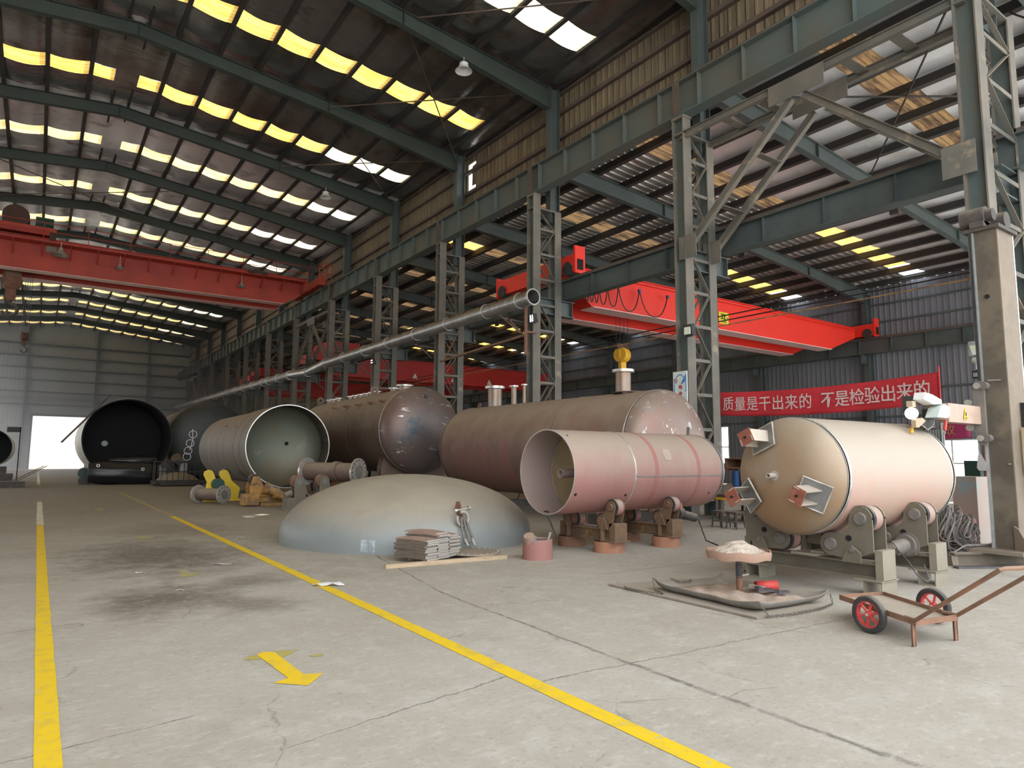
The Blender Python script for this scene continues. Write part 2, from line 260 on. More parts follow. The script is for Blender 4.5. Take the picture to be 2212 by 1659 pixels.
# concrete floor with stains, cracks and worn patches
def floor_mat():
    m, nt, b, oc = base('concrete'); L = nt.links.new
    n1 = noise(nt, oc, 0.35, 7, 0.65); n2 = noise(nt, oc, 3.0, 8, 0.7); n3 = noise(nt, mapping(nt, oc, (1, 1, 1), (7, 3, 0)), 0.9, 6, 0.7)
    col = mix(nt, ramp(nt, n1, 0.35, 0.68), (0.455, 0.43, 0.375), (0.375, 0.345, 0.29))
    col = mix(nt, mth(nt, 'MULTIPLY', ramp(nt, n2, 0.5, 0.7), 0.5), col, (0.56, 0.55, 0.51))
    col = mix(nt, mth(nt, 'MULTIPLY', ramp(nt, n3, 0.55, 0.72), 0.45), col, (0.31, 0.28, 0.24))
    sp = nd(nt, 'ShaderNodeSeparateXYZ'); L(oc, sp.inputs[0])
    # floor turns darker brown deeper in the hall
    far = mth(nt, 'MULTIPLY', ramp(nt, mth(nt, 'ADD', mth(nt, 'DIVIDE', sp.outputs[1], 40.0), mth(nt, 'MULTIPLY', mth(nt, 'SUBTRACT', n1, 0.5), 0.25)), 0.22, 0.62), 0.85)
    col = mix(nt, far, col, (0.22, 0.19, 0.155))
    # oil stains
    for (x, y, rx, ry, a) in ((1.75, 12.3, 1.6, 2.9, 0.95), (1.3, 8.6, 0.9, 1.1, 0.9), (2.3, 9.2, 0.75, 0.7, 0.65), (2.1, 7.7, 0.5, 0.6, 0.6), (2.6, 16.5, 1.4, 2.4, 0.45)):
        v = mapping(nt, oc, (1 / rx, 1 / ry, 0), (-x / rx, -y / ry, 0))
        ln = nd(nt, 'ShaderNodeVectorMath'); ln.operation = 'LENGTH'; L(v, ln.inputs[0])
        d = mth(nt, 'ADD', ln.outputs['Value'], mth(nt, 'MULTIPLY', mth(nt, 'SUBTRACT', noise(nt, oc, 1.8, 6, 0.65), 0.5), 1.5))
        col = mix(nt, mth(nt, 'MULTIPLY', ramp(nt, d, 0.25, 1.15, (1, 1, 1, 1), (0, 0, 0, 1)), a), col, (0.15, 0.125, 0.1))
    # cracks
    vo = nd(nt, 'ShaderNodeTexVoronoi'); vo.feature = 'DISTANCE_TO_EDGE'; vo.inputs['Scale'].default_value = 0.5
    nz = nd(nt, 'ShaderNodeTexNoise'); nz.inputs['Scale'].default_value = 1.5; nz.inputs['Detail'].default_value = 6; L(oc, nz.inputs['Vector'])
    ad = nd(nt, 'ShaderNodeVectorMath'); ad.operation = 'MULTIPLY_ADD'; ad.inputs[1].default_value = (0.7, 0.7, 0.7); L(nz.outputs['Color'], ad.inputs[0]); L(oc, ad.inputs[2])
    L(ad.outputs[0], vo.inputs['Vector'])
    ck = ramp(nt, vo.outputs['Distance'], 0.0, 0.007, (1, 1, 1, 1), (0, 0, 0, 1))
    ck = mth(nt, 'MULTIPLY', mth(nt, 'MULTIPLY', ck, ramp(nt, n3, 0.5, 0.6)), 0.6)
    for (ax, ay, bx, by, wd) in ((4.75, 11.0, 4.05, 7.2, 0.012), (4.05, 7.2, 3.92, 4.2, 0.016), (3.92, 4.2, 3.9, 1.8, 0.024), (3.0, 4.0, 8.6, 3.7, 0.008), (3.0, 4.25, 1.2, 3.9, 0.006), (6.5, 7.1, 12, 7.0, 0.01), (-1.0, 4.4, 0.9, 4.7, 0.006)):
        dx, dy = bx - ax, by - ay; ll = math.hypot(dx, dy); nx, ny = -dy / ll, dx / ll
        wv = mth(nt, 'MULTIPLY', mth(nt, 'SUBTRACT', noise(nt, oc, 2.6, 6, 0.7), 0.5), 0.16)
        d0_ = mth(nt, 'ADD', mth(nt, 'ADD', mth(nt, 'MULTIPLY', sp.outputs[0], nx), mth(nt, 'MULTIPLY', sp.outputs[1], ny)), -(ax * nx + ay * ny))
        s0_ = mth(nt, 'ADD', mth(nt, 'ADD', mth(nt, 'MULTIPLY', sp.outputs[0], dx / ll / ll), mth(nt, 'MULTIPLY', sp.outputs[1], dy / ll / ll)), -(ax * dx + ay * dy) / ll / ll)
        inn = mth(nt, 'MULTIPLY', mth(nt, 'GREATER_THAN', s0_, 0.0), mth(nt, 'LESS_THAN', s0_, 1.0))
        l_ = ramp(nt, mth(nt, 'ABSOLUTE', mth(nt, 'ADD', d0_, wv)), wd * 0.4, wd * 1.6, (1, 1, 1, 1), (0, 0, 0, 1))
        ck = mth(nt, 'MAXIMUM', ck, mth(nt, 'MULTIPLY', mth(nt, 'MULTIPLY', l_, inn), ramp(nt, n2, 0.3, 0.55)))
    col = mix(nt, mth(nt, 'MULTIPLY', ck, 0.8), col, (0.13, 0.12, 0.105))
    # small gouges
    sg = noise(nt, mapping(nt, oc, (5, 13, 1), (0, 0, 0), (0, 0, 0.9)), 2.2, 3, 0.7)
    col = mix(nt, mth(nt, 'MULTIPLY', ramp(nt, sg, 0.66, 0.7), 0.5), col, (0.2, 0.19, 0.17))
    fs = noise(nt, oc, 22.0, 6, 0.8); col = mix(nt, mth(nt, 'MULTIPLY', ramp(nt, fs, 0.53, 0.64), 0.5), col, (0.26, 0.25, 0.22)); col = mix(nt, mth(nt, 'MULTIPLY', ramp(nt, noise(nt, mapping(nt, oc, (1, 2.2, 1), (2, 2, 2), (0, 0, 0.4)), 7.0, 7, 0.75), 0.54, 0.64), 0.6), col, (0.55, 0.53, 0.48))
    L(col, b.inputs['Base Color']); b.inputs['Roughness'].default_value = 0.75; b.inputs['Specular IOR Level'].default_value = 0.3
    bp = nd(nt, 'ShaderNodeBump'); bp.inputs['Strength'].default_value = 0.25; bp.inputs['Distance'].default_value = 0.02
    L(mth(nt, 'SUBTRACT', n2, mth(nt, 'MULTIPLY', ck, 1.0)), bp.inputs['Height']); L(bp.outputs[0], b.inputs['Normal'])
    MATS['concrete'] = m
floor_mat()
def dome_mat():
    m, nt, b, oc = base('dome_grey'); L = nt.links.new
    sp = nd(nt, 'ShaderNodeSeparateXYZ'); L(oc, sp.inputs[0])
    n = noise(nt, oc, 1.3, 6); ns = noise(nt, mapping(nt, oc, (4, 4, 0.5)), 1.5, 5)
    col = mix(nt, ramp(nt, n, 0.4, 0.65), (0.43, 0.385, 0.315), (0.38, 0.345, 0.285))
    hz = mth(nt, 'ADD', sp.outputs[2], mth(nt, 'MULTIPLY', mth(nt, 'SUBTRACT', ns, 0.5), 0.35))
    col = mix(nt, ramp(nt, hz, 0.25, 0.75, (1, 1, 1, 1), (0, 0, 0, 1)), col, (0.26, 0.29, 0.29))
    col = mix(nt, mth(nt, 'MULTIPLY', ramp(nt, noise(nt, oc, 2.2, 5), 0.62, 0.75), 0.5), col, (0.42, 0.28, 0.19))
    L(col, b.inputs['Base Color']); b.inputs['Roughness'].default_value = 0.5; b.inputs['Metallic'].default_value = 0.15; MATS['dome_grey'] = m
dome_mat()
def glass_mat():
    m, nt, b, oc = base('pane_glass'); L = nt.links.new; out = nt.nodes['Material Output']; nt.nodes.remove(b)
    t = nd(nt, 'ShaderNodeBsdfTransparent'); g = nd(nt, 'ShaderNodeBsdfGlossy'); g.inputs['Roughness'].default_value = 0.1
    x = nd(nt, 'ShaderNodeMixShader'); x.inputs[0].default_value = 0.06; L(t.outputs[0], x.inputs[1]); L(g.outputs[0], x.inputs[2]); L(x.outputs[0], out.inputs[0]); MATS['pane_glass'] = m
glass_mat()
def emis(name, c, s):
    m, nt, b, oc = base(name); b.inputs['Base Color'].default_value = (*c, 1); b.inputs['Emission Color'].default_value = (*c, 1); b.inputs['Emission Strength'].default_value = s; MATS[name] = m
emis('led_on', (0.9, 0.95, 1.0), 3.0); emis('bulb_on', (1, 0.98, 0.95), 2.0)

# ------------------------------------------------------------------ mesh helpers
class MB:
    def __init__(s): s.v = []; s.f = []
    def add(s, vs, fs):
        n = len(s.v); s.v += [Vector(p) for p in vs]; s.f += [tuple(i + n for i in f) for f in fs]; return s
    def box(s, x0, x1, y0, y1, z0, z1):
        return s.add([(x, y, z) for z in (z0, z1) for y in (y0, y1) for x in (x0, x1)], [(0, 2, 3, 1), (4, 5, 7, 6), (0, 1, 5, 4), (2, 6, 7, 3), (0, 4, 6, 2), (1, 3, 7, 5)])
    def bar(s, p0, p1, w, h, up=(0, 0, 1)):
        p0 = Vector(p0); p1 = Vector(p1); d = (p1 - p0).normalized(); u = Vector(up)
        if abs(d.dot(u)) > 0.99: u = Vector((0, 1, 0))
        a = d.cross(u).normalized() * w / 2; c = a.cross(d).normalized() * h / 2
        vs = [p + i * a + j * c for p in (p0, p1) for i, j in ((-1, -1), (1, -1), (1, 1), (-1, 1))]
        return s.add(vs, [(0, 1, 2, 3), (7, 6, 5, 4), (0, 4, 5, 1), (1, 5, 6, 2), (2, 6, 7, 3), (3, 7, 4, 0)])
    def ibeam(s, p0, p1, H, B, tw=0.02, tf=0.025, up=(0, 0, 1)):
        p0 = Vector(p0); p1 = Vector(p1); d = (p1 - p0).normalized(); u = Vector(up); a = d.cross(u).normalized(); c = a.cross(d).normalized()
        for o in (H / 2 - tf / 2, -H / 2 + tf / 2): s.bar(p0 + c * o, p1 + c * o, B, tf, up)
        return s.bar(p0, p1, tw, H - 2 * tf, up)
    def lathe(s, prof, p0, ax, n=24, close=False, cap0=False, cap1=False):
        p0 = Vector(p0); ax = Vector(ax).normalized(); u = Vector((0, 0, 1)) if abs(ax.z) < 0.9 else Vector((1, 0, 0))
        a = ax.cross(u).normalized(); c = ax.cross(a); k = len(prof); vs = []
        for (t, r) in prof:
            for i in range(n):
                q = 2 * PI * i / n; vs.append(p0 + ax * t + (a * math.cos(q) + c * math.sin(q)) * r)
        fs = [(j * n + i, j * n + (i + 1) % n, (j + 1) % k * n + (i + 1) % n, (j + 1) % k * n + i) for j in range(k if close else k - 1) for i in range(n)]
        if cap0: fs.append(tuple(range(n))[::-1])
        if cap1: fs.append(tuple(range((k - 1) * n, k * n)))
        return s.add(vs, fs)
    def tube(s, p0, p1, r, n=12, r2=None):
        p0 = Vector(p0); p1 = Vector(p1); return s.lathe([(0, r), ((p1 - p0).length, r if r2 is None else r2)], p0, p1 - p0, n, False, True, True)
    def ring(s, p0, ax, L, ro, ri, n=24): return s.lathe([(0, ri), (0, ro), (L, ro), (L, ri)], p0, ax, n, True)
    def pipe(s, pts, r, n=8, closed=False):
        pts = [Vector(p) for p in pts]; k = len(pts); vs = []; a = None
        for i, p in enumerate(pts):
            d = (pts[min(i + 1, k - 1)] - pts[max(i - 1, 0)]).normalized()
            if a is None: a = d.orthogonal().normalized()
            a = (a - d * a.dot(d)).normalized(); c = d.cross(a)
            vs += [p + (a * math.cos(2 * PI * j / n) + c * math.sin(2 * PI * j / n)) * r for j in range(n)]
        fs = [(i * n + j, i * n + (j + 1) % n, (i + 1) * n + (j + 1) % n, (i + 1) * n + j) for i in range(k - 1) for j in range(n)]
        fs += [tuple(range(n))[::-1], tuple(range((k - 1) * n, k * n))]
        return s.add(vs, fs)
    def prism(s, poly, o, ax, ay, th):
        o = Vector(o); ax = Vector(ax); ay = Vector(ay); nn = ax.cross(ay).normalized() * th; k = len(poly)
        b = [o + ax * p[0] + ay * p[1] for p in poly]
        return s.add(b + [p + nn for p in b], [tuple(range(k))[::-1], tuple(range(k, 2 * k))] + [(i, (i + 1) % k, k + (i + 1) % k, k + i) for i in range(k)])
    def sphere(s, c, r, n=12, sz=1.0):
        return s.lathe([(-r * sz * math.cos(PI * i / n), max(r * math.sin(PI * i / n), 1e-4)) for i in range(n + 1)], c, (0, 0, 1), n * 2)
    def xf(s, M): s.v = [M @ p for p in s.v]; return s
    def build(s, name, m, parent=None, world=False, smooth=30):
        vs = s.v
        if world and parent is not None:
            r = parent
            while r.parent: r = r.parent
            Mi = (Matrix.Translation(r.location) @ r.rotation_euler.to_matrix().to_4x4()).inverted(); vs = [Mi @ p for p in vs]
        me = bpy.data.meshes.new(name); me.from_pydata([tuple(p) for p in vs], [], s.f)
        bm = bmesh.new(); bm.from_mesh(me); bmesh.ops.recalc_face_normals(bm, faces=bm.faces); bm.to_mesh(me); bm.free()
        if smooth:
            me.shade_smooth(); me.set_sharp_from_angle(angle=math.radians(smooth))
        me.materials.append(MATS[m]); o = bpy.data.objects.new(name, me); COL.objects.link(o)
        if parent is not None: o.parent = parent
        return o
def tag(o, label=None, cat=None, group=None, kind=None):
    for k, v in (('label', label), ('category', cat), ('group', group), ('kind', kind)):
        if v: o[k] = v
    return o
def thing(name, label, cat, loc=(0, 0, 0), rz=0.0, group=None):
    o = bpy.data.objects.new(name, None); COL.objects.link(o); o.location = loc; o.rotation_euler = (0, 0, rz); o.empty_display_size = 0.2
    return tag(o, label, cat, group)
def dup(root, loc, rz=None, label=None, group=None):
    def cp(o, par):
        c = o.copy(); COL.objects.link(c)
        if par: c.parent = par
        for ch in [x for x in bpy.data.objects if x.parent == o]: cp(ch, c)
        return c
    r = cp(root, None); r.location = loc
    if rz is not None: r.rotation_euler = (0, 0, rz)
    if label: r['label'] = label
    if group: r['group'] = group
    return r
def text_mesh(body, size, m, name, parent, o, ax, ay, world=True, align='CENTER', xs=1.0, bold=0.0):
    """flat lettering standing in the plane o + ax,ay"""
    cu = bpy.data.curves.new('lettering', 'FONT'); cu.body = body; cu.size = size; cu.align_x = align; cu.align_y = 'CENTER'; cu.extrude = 0.002; cu.offset = bold; cu.resolution_u = 3
    t = bpy.data.objects.new('lettering', cu); COL.objects.link(t); bpy.context.view_layer.update()
    dg = bpy.context.evaluated_depsgraph_get(); me = t.evaluated_get(dg).to_mesh()
    ax = Vector(ax).normalized(); ay = Vector(ay).normalized(); an = ax.cross(ay); o = Vector(o)
    mb = MB(); mb.add([o + ax * v.co.x * xs + ay * v.co.y + an * v.co.z for v in me.vertices], [tuple(p.vertices) for p in me.polygons])
    bpy.data.objects.remove(t); bpy.data.curves.remove(cu)
    return mb.build(name, m, parent, world, smooth=0)
ORD = ['nearest', 'second', 'third', 'fourth', 'fifth', 'sixth', 'seventh', 'eighth', 'ninth', 'tenth', 'eleventh', 'twelfth', 'thirteenth', 'fourteenth']
# ------------------------------------------------------------------ the hall itself
XL, XC, XW, YE, YF = -11.4, 15.7, 38.5, 96.2, -2.0
XR = 1.96
def zmain(x): return 17.35 - 0.1 * abs(x - XR)
def zside(x): return 13.3 - 0.077 * (x - 16.0)
YN = [5.0] + [12.2 + 7.0 * i for i in range(12)]          # frame lines
def struct(mb, name, m, parent=None, smooth=0):
    o = mb.build(name, m, parent, False, smooth)
    if parent is None: o['kind'] = 'structure'
    return o
fl = MB(); fl.add([(XL, YF, 0), (XW, YF, 0), (XW, YE, 0), (XL, YE, 0)], [(0, 1, 2, 3)]); struct(fl, 'floor', 'concrete')
og = MB(); og.add([(-260, -260, -0.03), (300, -260, -0.03), (300, 400, -0.03), (-260, 400, -0.03)], [(0, 1, 2, 3)]); g_ = struct(og, 'ground_outside', 'outside')

def panel(mb, axis, c, a0, a1, z0, z1, holes, th):
    """upright wall made of boxes around rectangular openings (a0, a1, z0, z1)"""
    A = sorted({a0, a1, *[h[0] for h in holes], *[h[1] for h in holes]}); Z = sorted({z0, z1, *[h[2] for h in holes], *[h[3] for h in holes]})
    for i in range(len(A) - 1):
        for j in range(len(Z) - 1):
            ca, cz = (A[i] + A[i + 1]) / 2, (Z[j] + Z[j + 1]) / 2
            if any(h[0] < ca < h[1] and h[2] < cz < h[3] for h in holes): continue
            if axis == 'x': mb.box(c, c + th, A[i], A[i + 1], Z[j], Z[j + 1])
            else: mb.box(A[i], A[i + 1], c, c + th, Z[j], Z[j + 1])
# end wall with the open doorway
w = MB(); panel(w, 'y', YE, XL, XC, 0, 15.9, [(-0.7, 4.7, 0, 6.15)], 0.12)
w.add([(XL, YE, 15.9), (XC, YE, 15.9), (XC, YE, zmain(XC)), (XR, YE, zmain(XR)), (XL, YE, zmain(XL))], [(0, 1, 2, 3, 4)])
we = struct(w, 'wall_end', 'clad_end')
g = MB()
for z in (7.4, 8.9, 10.3, 11.7, 13.1, 14.5): g.box(XL, XC, YE - 0.2, YE, z, z + 0.16)
struct(g, 'girt', 'rafter_green', we)
for x in (-6.0, -1.6, 5.3, 10.9):
    c = MB(); c.ibeam((x, YE - 0.3, 0 if abs(x - 2) > 3 else 6.4), (x, YE - 0.3, zmain(x) - 0.4), 0.35, 0.25, up=(0, 1, 0)); struct(c, 'wall_post', 'green_steel', we)
c = MB(); c.box(-0.95, -0.7, YE - 0.14, YE, 0, 6.3); c.box(4.7, 4.95, YE - 0.14, YE, 0, 6.3); c.box(-0.95, 4.95, YE - 0.14, YE, 6.15, 6.4); struct(c, 'trim_1', 'green_steel')
c = MB(); c.box(XL, XC, YE - 0.35, YE, 8.0, 8.35); struct(c, 'trim_2', 'pale_bar')
w = MB(); panel(w, 'y', YE, XC, XW, 0, 11.5, [], 0.12); w.add([(XC, YE, 11.5), (XW, YE, 11.5), (XW, YE, zside(XW)), (XC, YE, zside(XC))], [(0, 1, 2, 3)]); struct(w, 'wall_end_side_bay', 'clad_side')
# left wall; its unseen openings are added to bring in side light
lw = [(y + 0.6, y + 6.4, 1.0, 6.0) for y in (19.2, 26.2, 33.2, 40.2, 47.2)] + [(56.0, 95.5, 0.3, 13.0)]
w = MB(); panel(w, 'x', XL - 0.12, YF, YE, 0, zmain(XL), lw, 0.12); wl = struct(w, 'wall_left', 'clad_left')
f = MB()
for y0, y1, z0, z1 in lw:
    n = max(2, int((y1 - y0) / 2)); 
    for i in range(n + 1): y = y0 + (y1 - y0) * i / n; f.box(XL - 0.1, XL, y - 0.04, y + 0.04, z0, z1)
    for z in (z0, (z0 + z1) / 2, z1): f.box(XL - 0.1, XL, y0, y1, z - 0.04, z + 0.04)
struct(f, 'window_bars', 'green_steel', wl)
# outer wall of the side bay with two windows and a row of small gaps under the eave
wins = [(29.0, 30.6, 1.25, 3.85), (14.1, 16.6, 0.45, 2.7)]
opening = [(-1.5, 10.6, 0, 9.0)]  # out-of-view opening added to brighten the side bay foil
gaps = [(y, y + 0.16, 11.4, 11.52) for y in [13.0 + 0.62 * i for i in range(34)]]
w = MB(); panel(w, 'x', XW, YF, YE, 0, 11.4, wins + opening, 0.12)
yy = YF
for gp in gaps + [(YE, YE, 0, 0)]:
    w.box(XW, XW + 0.12, yy, gp[0], 11.4, zside(XW) + 0.02); yy = gp[1]
ws = struct(w, 'wall_right', 'clad_side')
g = MB()
for z in (3.95, 5.4, 9.3, 10.3): g.box(XW - 0.1, XW, 10.7 if z < 9 else YF, YE, z, z + 0.1)
struct(g, 'girt', 'green_steel', ws)
for i, (y0, y1, z0, z1) in enumerate(wins):
    f = MB(); 
    for a, b_ in ((y0, y0 + 0.07), (y1 - 0.07, y1)): f.box(XW - 0.02, XW + 0.1, a, b_, z0, z1)
    for a in (z0, (z0 + z1) / 2 - 0.15, z1 - 0.07): f.box(XW - 0.02, XW + 0.1, y0, y1, a, a + 0.07)
    f.box(XW, XW + 0.06, (y0 + y1) / 2 - 0.03, (y0 + y1) / 2 + 0.03, z0, z1)
    fo = struct(f, 'window_%d' % (i + 1), 'pale_green')
    p = MB(); p.box(XW + 0.03, XW + 0.04, y0 + 0.05, y1 - 0.05, z0 + 0.05, z1 - 0.05); struct(p, 'pane', 'pane_glass', fo)
# clerestory cladding between the two roofs; one sheet is torn open
holes = [(25.35, 26.03, 13.95, 15.3)]
w = MB(); panel(w, 'x', XC, YF, YE, 13.0, 15.98, holes, 0.06); wc = struct(w, 'wall_clerestory', 'clad_brown')
w = MB(); w.prism([(0, 0), (0.4, 0.05), (0.38, 1.0), (0, 1.0)], (XC - 0.03, 25.3, 14.12), (0.12, 0.99, 0), (0, 0, 1), 0.004); struct(w, 'loose_panel', 'clad_brown', wc)
g = MB()
for z, t in ((15.55, 0.07), (14.75, 0.14), (13.75, 0.14), (13.1, 0.2)): g.box(XC - 0.16, XC, YF, YE, z, z + t)
struct(g, 'girt', 'dull_brown_bar', wc)

# roofs: sagging foil between purlins, daylight strips in every bay
PM = [XR + 1.25 + 1.43 * i for i in range(9)] + [XR - 1.25 - 1.43 * i for i in range(9)]
PM = sorted(x for x in PM if XL < x < XC)
def sagx(x, P):
    for a, b_ in zip([XL] + P, P + [XC]):
        if a <= x <= b_: return 0.1 * max(0.0, math.sin(PI * (x - a) / (b_ - a))) ** 0.8 if b_ - a > 0.8 else 0
    return 0
strips = [(y + 3.7, y + 4.75) for y in [-2.0] + YN[:1] + YN[1:]]
def xs_between(P, lo, hi, n):
    E = [lo] + [p for p in P if lo < p < hi] + [hi]; out = []
    for a, b_ in zip(E[:-1], E[1:]): out += [a + (b_ - a) * i / n for i in range(n)]
    return out + [hi]
def roofmesh(xs, ys, zf, skip):
    mb = MB(); idx = {}
    for i in range(len(xs) - 1):
        for j in range(len(ys) - 1):
            if skip((xs[i] + xs[i + 1]) / 2, (ys[j] + ys[j + 1]) / 2): continue
            q = []
            for a, b_ in ((i, j), (i + 1, j), (i + 1, j + 1), (i, j + 1)):
                if (a, b_) not in idx: idx[(a, b_)] = len(mb.v); mb.v.append(Vector((xs[a], ys[b_], zf(xs[a], ys[b_]))))
                q.append(idx[(a, b_)])
            mb.f.append(tuple(q))
    return mb
ysm = sorted({YF, YE, *[y for s_ in strips for y in s_ if y < YE], *YN, *[y + d for y in YN for d in (0.25, 0.6, 1.0, 1.6, 2.6, 5.4, 5.9, 6.3, 6.6, 6.85) if y + d < YE]})
def wob(x, y): return 0.02 * math.sin(3.1 * x + 1.7 * y) * math.sin(1.3 * y + 0.5 * x)
def sagy(y):
    for a, b_ in zip([YF] + YN, YN + [YE]):
        if a <= y <= b_: return 0.22 * (1 - abs(2 * (y - a) / max(b_ - a, 1) - 1) ** 4)
    return 0
xsm = xs_between(PM, XL, XC, 6)
XE = PM[-1]; XA, XB = max(x for x in xsm if x < XR - 0.3), min(x for x in xsm if x > XR + 0.3)
ins = lambda y: any(a < y < b_ for a, b_ in strips)
zf = lambda x, y: zmain(x) - sagx(x, PM) - sagy(y) + wob(x, y)
gap_ = lambda x, y: ins(y) and not (XA < x < XB or x > XE)
ceil = struct(roofmesh(xsm, [y for y in ysm if y <= 33.2], zf, gap_), 'ceiling', 'foil_main', smooth=80)
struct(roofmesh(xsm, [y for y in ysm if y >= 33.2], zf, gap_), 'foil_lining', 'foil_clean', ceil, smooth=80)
for k, (a, b_) in enumerate(strips):
    sy_ = 'sky_yellow' if k < 5 else 'sky_pale'
    if a > YE: continue
    ym = [a, (a + b_) / 2, b_]
    mb = roofmesh(xs_between(PM, XL, XA, 6), ym, zf, lambda x, y: False); struct(mb, 'skylight_strip', sy_, ceil)
    cut = PM[-3] if k % 2 else PM[-4]
    mb = roofmesh(xs_between(PM, XB, cut, 6), ym, zf, lambda x, y: False); struct(mb, 'skylight_strip', sy_, ceil)
    mb = roofmesh(xs_between(PM, cut, XE, 6), ym, zf, lambda x, y: False); struct(mb, 'skylight_strip', 'sky_white' if k != 3 else 'sky_yellow', ceil)
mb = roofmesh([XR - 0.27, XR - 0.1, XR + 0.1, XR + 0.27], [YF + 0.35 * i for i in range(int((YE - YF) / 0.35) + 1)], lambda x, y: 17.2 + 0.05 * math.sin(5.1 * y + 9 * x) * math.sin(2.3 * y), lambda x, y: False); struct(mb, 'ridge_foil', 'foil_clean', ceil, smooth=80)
# ridge with its paired purlins
for x in PM:
    p = MB(); z = zmain(x) - 0.06
    p.box(x - 0.05, x + 0.05, YF, YE, z - 0.25, z - 0.0); p.box(x - 0.05, x + 0.1, YF, YE, z - 0.27, z - 0.24)
    struct(p, 'purlin', 'purlin_dark', ceil)
for x in (XR - 0.32, XR + 0.32):
    p = MB(); z = zmain(x) - 0.05; p.box(x - 0.04, x + 0.04, YF, YE, z - 0.24, z); struct(p, 'purlin', 'purlin_dark', ceil)
p = MB(); p.box(XL, XL + 0.3, YF, YE, 15.6, 15.95); p.box(XC - 0.14, XC, YF, YE, 15.75, 15.97); struct(p, 'eave_beam', 'purlin_dark', ceil)

PS = [17.6 + 1.56 * i for i in range(14)]
PS = [x for x in PS if x < XW - 0.3]
def ribz(y): 
    t = (y / 0.35) % 1.0
    return 0.035 if t < 0.25 else 0.0
def sags(x):
    for a, b_ in zip([16.0] + PS, PS + [XW + 0.2]):
        if a <= x <= b_: return 0.07 * max(0.0, math.sin(PI * (x - a) / (b_ - a))) ** 0.7
    return 0
zfs = lambda x, y: zside(x) - sags(x) * (1.0 if y < 17 else 0.0) - (wob(x, y * 1.7) if y < 17 else 0)
near = [y for y in ysm if y <= 15.9] ; near = sorted(set(near + [15.9] + [YF + 0.9 * i for i in range(20) if YF + 0.9 * i < 15.9]))
xss = xs_between(PS, XC + 0.06, XW + 0.25, 4)
cs = struct(roofmesh(xss, near, zfs, lambda x, y: ins(y) and x < PS[12]), 'ceiling', 'foil_side', smooth=80)
ysr = []
y = 15.9
while y < YE:
    ysr += [y, y + 0.25, y + 0.28, y + 0.33]; y += 0.36
ysr = [q for q in ysr if q < YE] + [YE]
rz = {}
for i, q in enumerate(ysr): rz[round(q, 4)] = (0, 0, -0.045, -0.045)[i % 4]
def nearest_strip(y): return ins(y)
xr = [XC + 0.06, 22, 28, 34, XW + 0.25]
mb = MB(); n = len(xr)
for q in ysr: mb.v += [Vector((x, q, zside(x) + 0.03 + rz[round(q, 4)])) for x in xr]
for j in range(len(ysr) - 1):
    if ins((ysr[j] + ysr[j + 1]) / 2): continue
    mb.f += [(j * n + i, j * n + i + 1, (j + 1) * n + i + 1, (j + 1) * n + i) for i in range(n - 1)]
struct(mb, 'roof_sheet', 'sheet_side', cs)
for k, (a, b_) in enumerate(strips):
    if a > YE: continue
    a0, b0 = a - 0.2, b_ + 0.2
    for lo, hi, mm in ((XC + 0.1, PS[1], 'sky_dirty' if k != 4 else 'sky_yellow'), (PS[1], PS[5], 'sky_dirty'), (PS[5], PS[7], 'sky_dirty' if k < 4 else 'sky_yellow'), (PS[7], PS[12], 'sky_yellow' if k != 1 else 'sky_dirty')):
        struct(roofmesh(xs_between(PS, lo, hi, 2), [a0, b0], lambda x, y: zside(x) + 0.045, lambda x, y: False), 'skylight_strip', mm, cs)
for x in PS:
    p = MB(); z = zside(x) - 0.05
    p.box(x - 0.07, x + 0.07, YF, YE, z - 0.29, z); p.box(x - 0.14, x + 0.07, YF, YE, z - 0.3, z - 0.28); struct(p, 'purlin', 'purlin_dark', cs)

# ------------------------------------------------------------------ roof frames
def rafter_pts(pts, d0, d1, yw, t=0.012, fl_=0.24):
    mb = MB()
    for (x0, z0), (x1, z1) in zip(pts[:-1], pts[1:]):
        e0, e1 = d0(x0), d0(x1)
        mb.add([(x0, -t, z0), (x1, -t, z1), (x1, -t, z1 - e1), (x0, -t, z0 - e0), (x0, t, z0), (x1, t, z1), (x1, t, z1 - e1), (x0, t, z0 - e0)], [(0, 1, 2, 3), (7, 6, 5, 4), (0, 4, 5, 1), (3, 2, 6, 7)])
        mb.bar((x0, 0, z0 - 0.012), (x1, 0, z1 - 0.012), fl_, 0.024); mb.bar((x0, 0, z0 - e0), (x1, 0, z1 - e1), fl_, 0.024)
        mb.add([(x1, -fl_ / 2, z1), (x1, fl_ / 2, z1), (x1, fl_ / 2, z1 - e1), (x1, -fl_ / 2, z1 - e1), (x1 + 0.02, -fl_ / 2, z1), (x1 + 0.02, fl_ / 2, z1), (x1 + 0.02, fl_ / 2, z1 - e1), (x1 + 0.02, -fl_ / 2, z1 - e1)], [(0, 1, 2, 3), (7, 6, 5, 4), (0, 3, 7, 4), (1, 5, 6, 2)])
    return mb
dm = lambda x: 0.5 + 0.35 * max(0.0, (abs(x) - 7.0) / 6.4)
ptsm = [(-13.2, 17.04 - 1.32), (-7, 17.04 - 0.7), (0, 17.04), (7, 17.04 - 0.7), (13.2, 17.04 - 1.32)]
raf = thing('roof_rafter', '', 'roof beam', (XR, YN[1], 0), 0, 'tapered rafters of the tall bay')
rafter_pts(ptsm, dm, None, 0).build('beam', 'rafter_green', raf, smooth=0)
for i, x in enumerate((-9.6, -6.8, -3.9, 3.9, 6.8, 9.6, 12.2)):
    b = MB(); z = 17.04 - 0.1 * abs(x); b.bar((x, 0.1, z - dm(x)), (x + 0.0, 0.85, z + 0.02), 0.04, 0.04); b.build('fly_brace', 'pale_bar', raf, smooth=0)
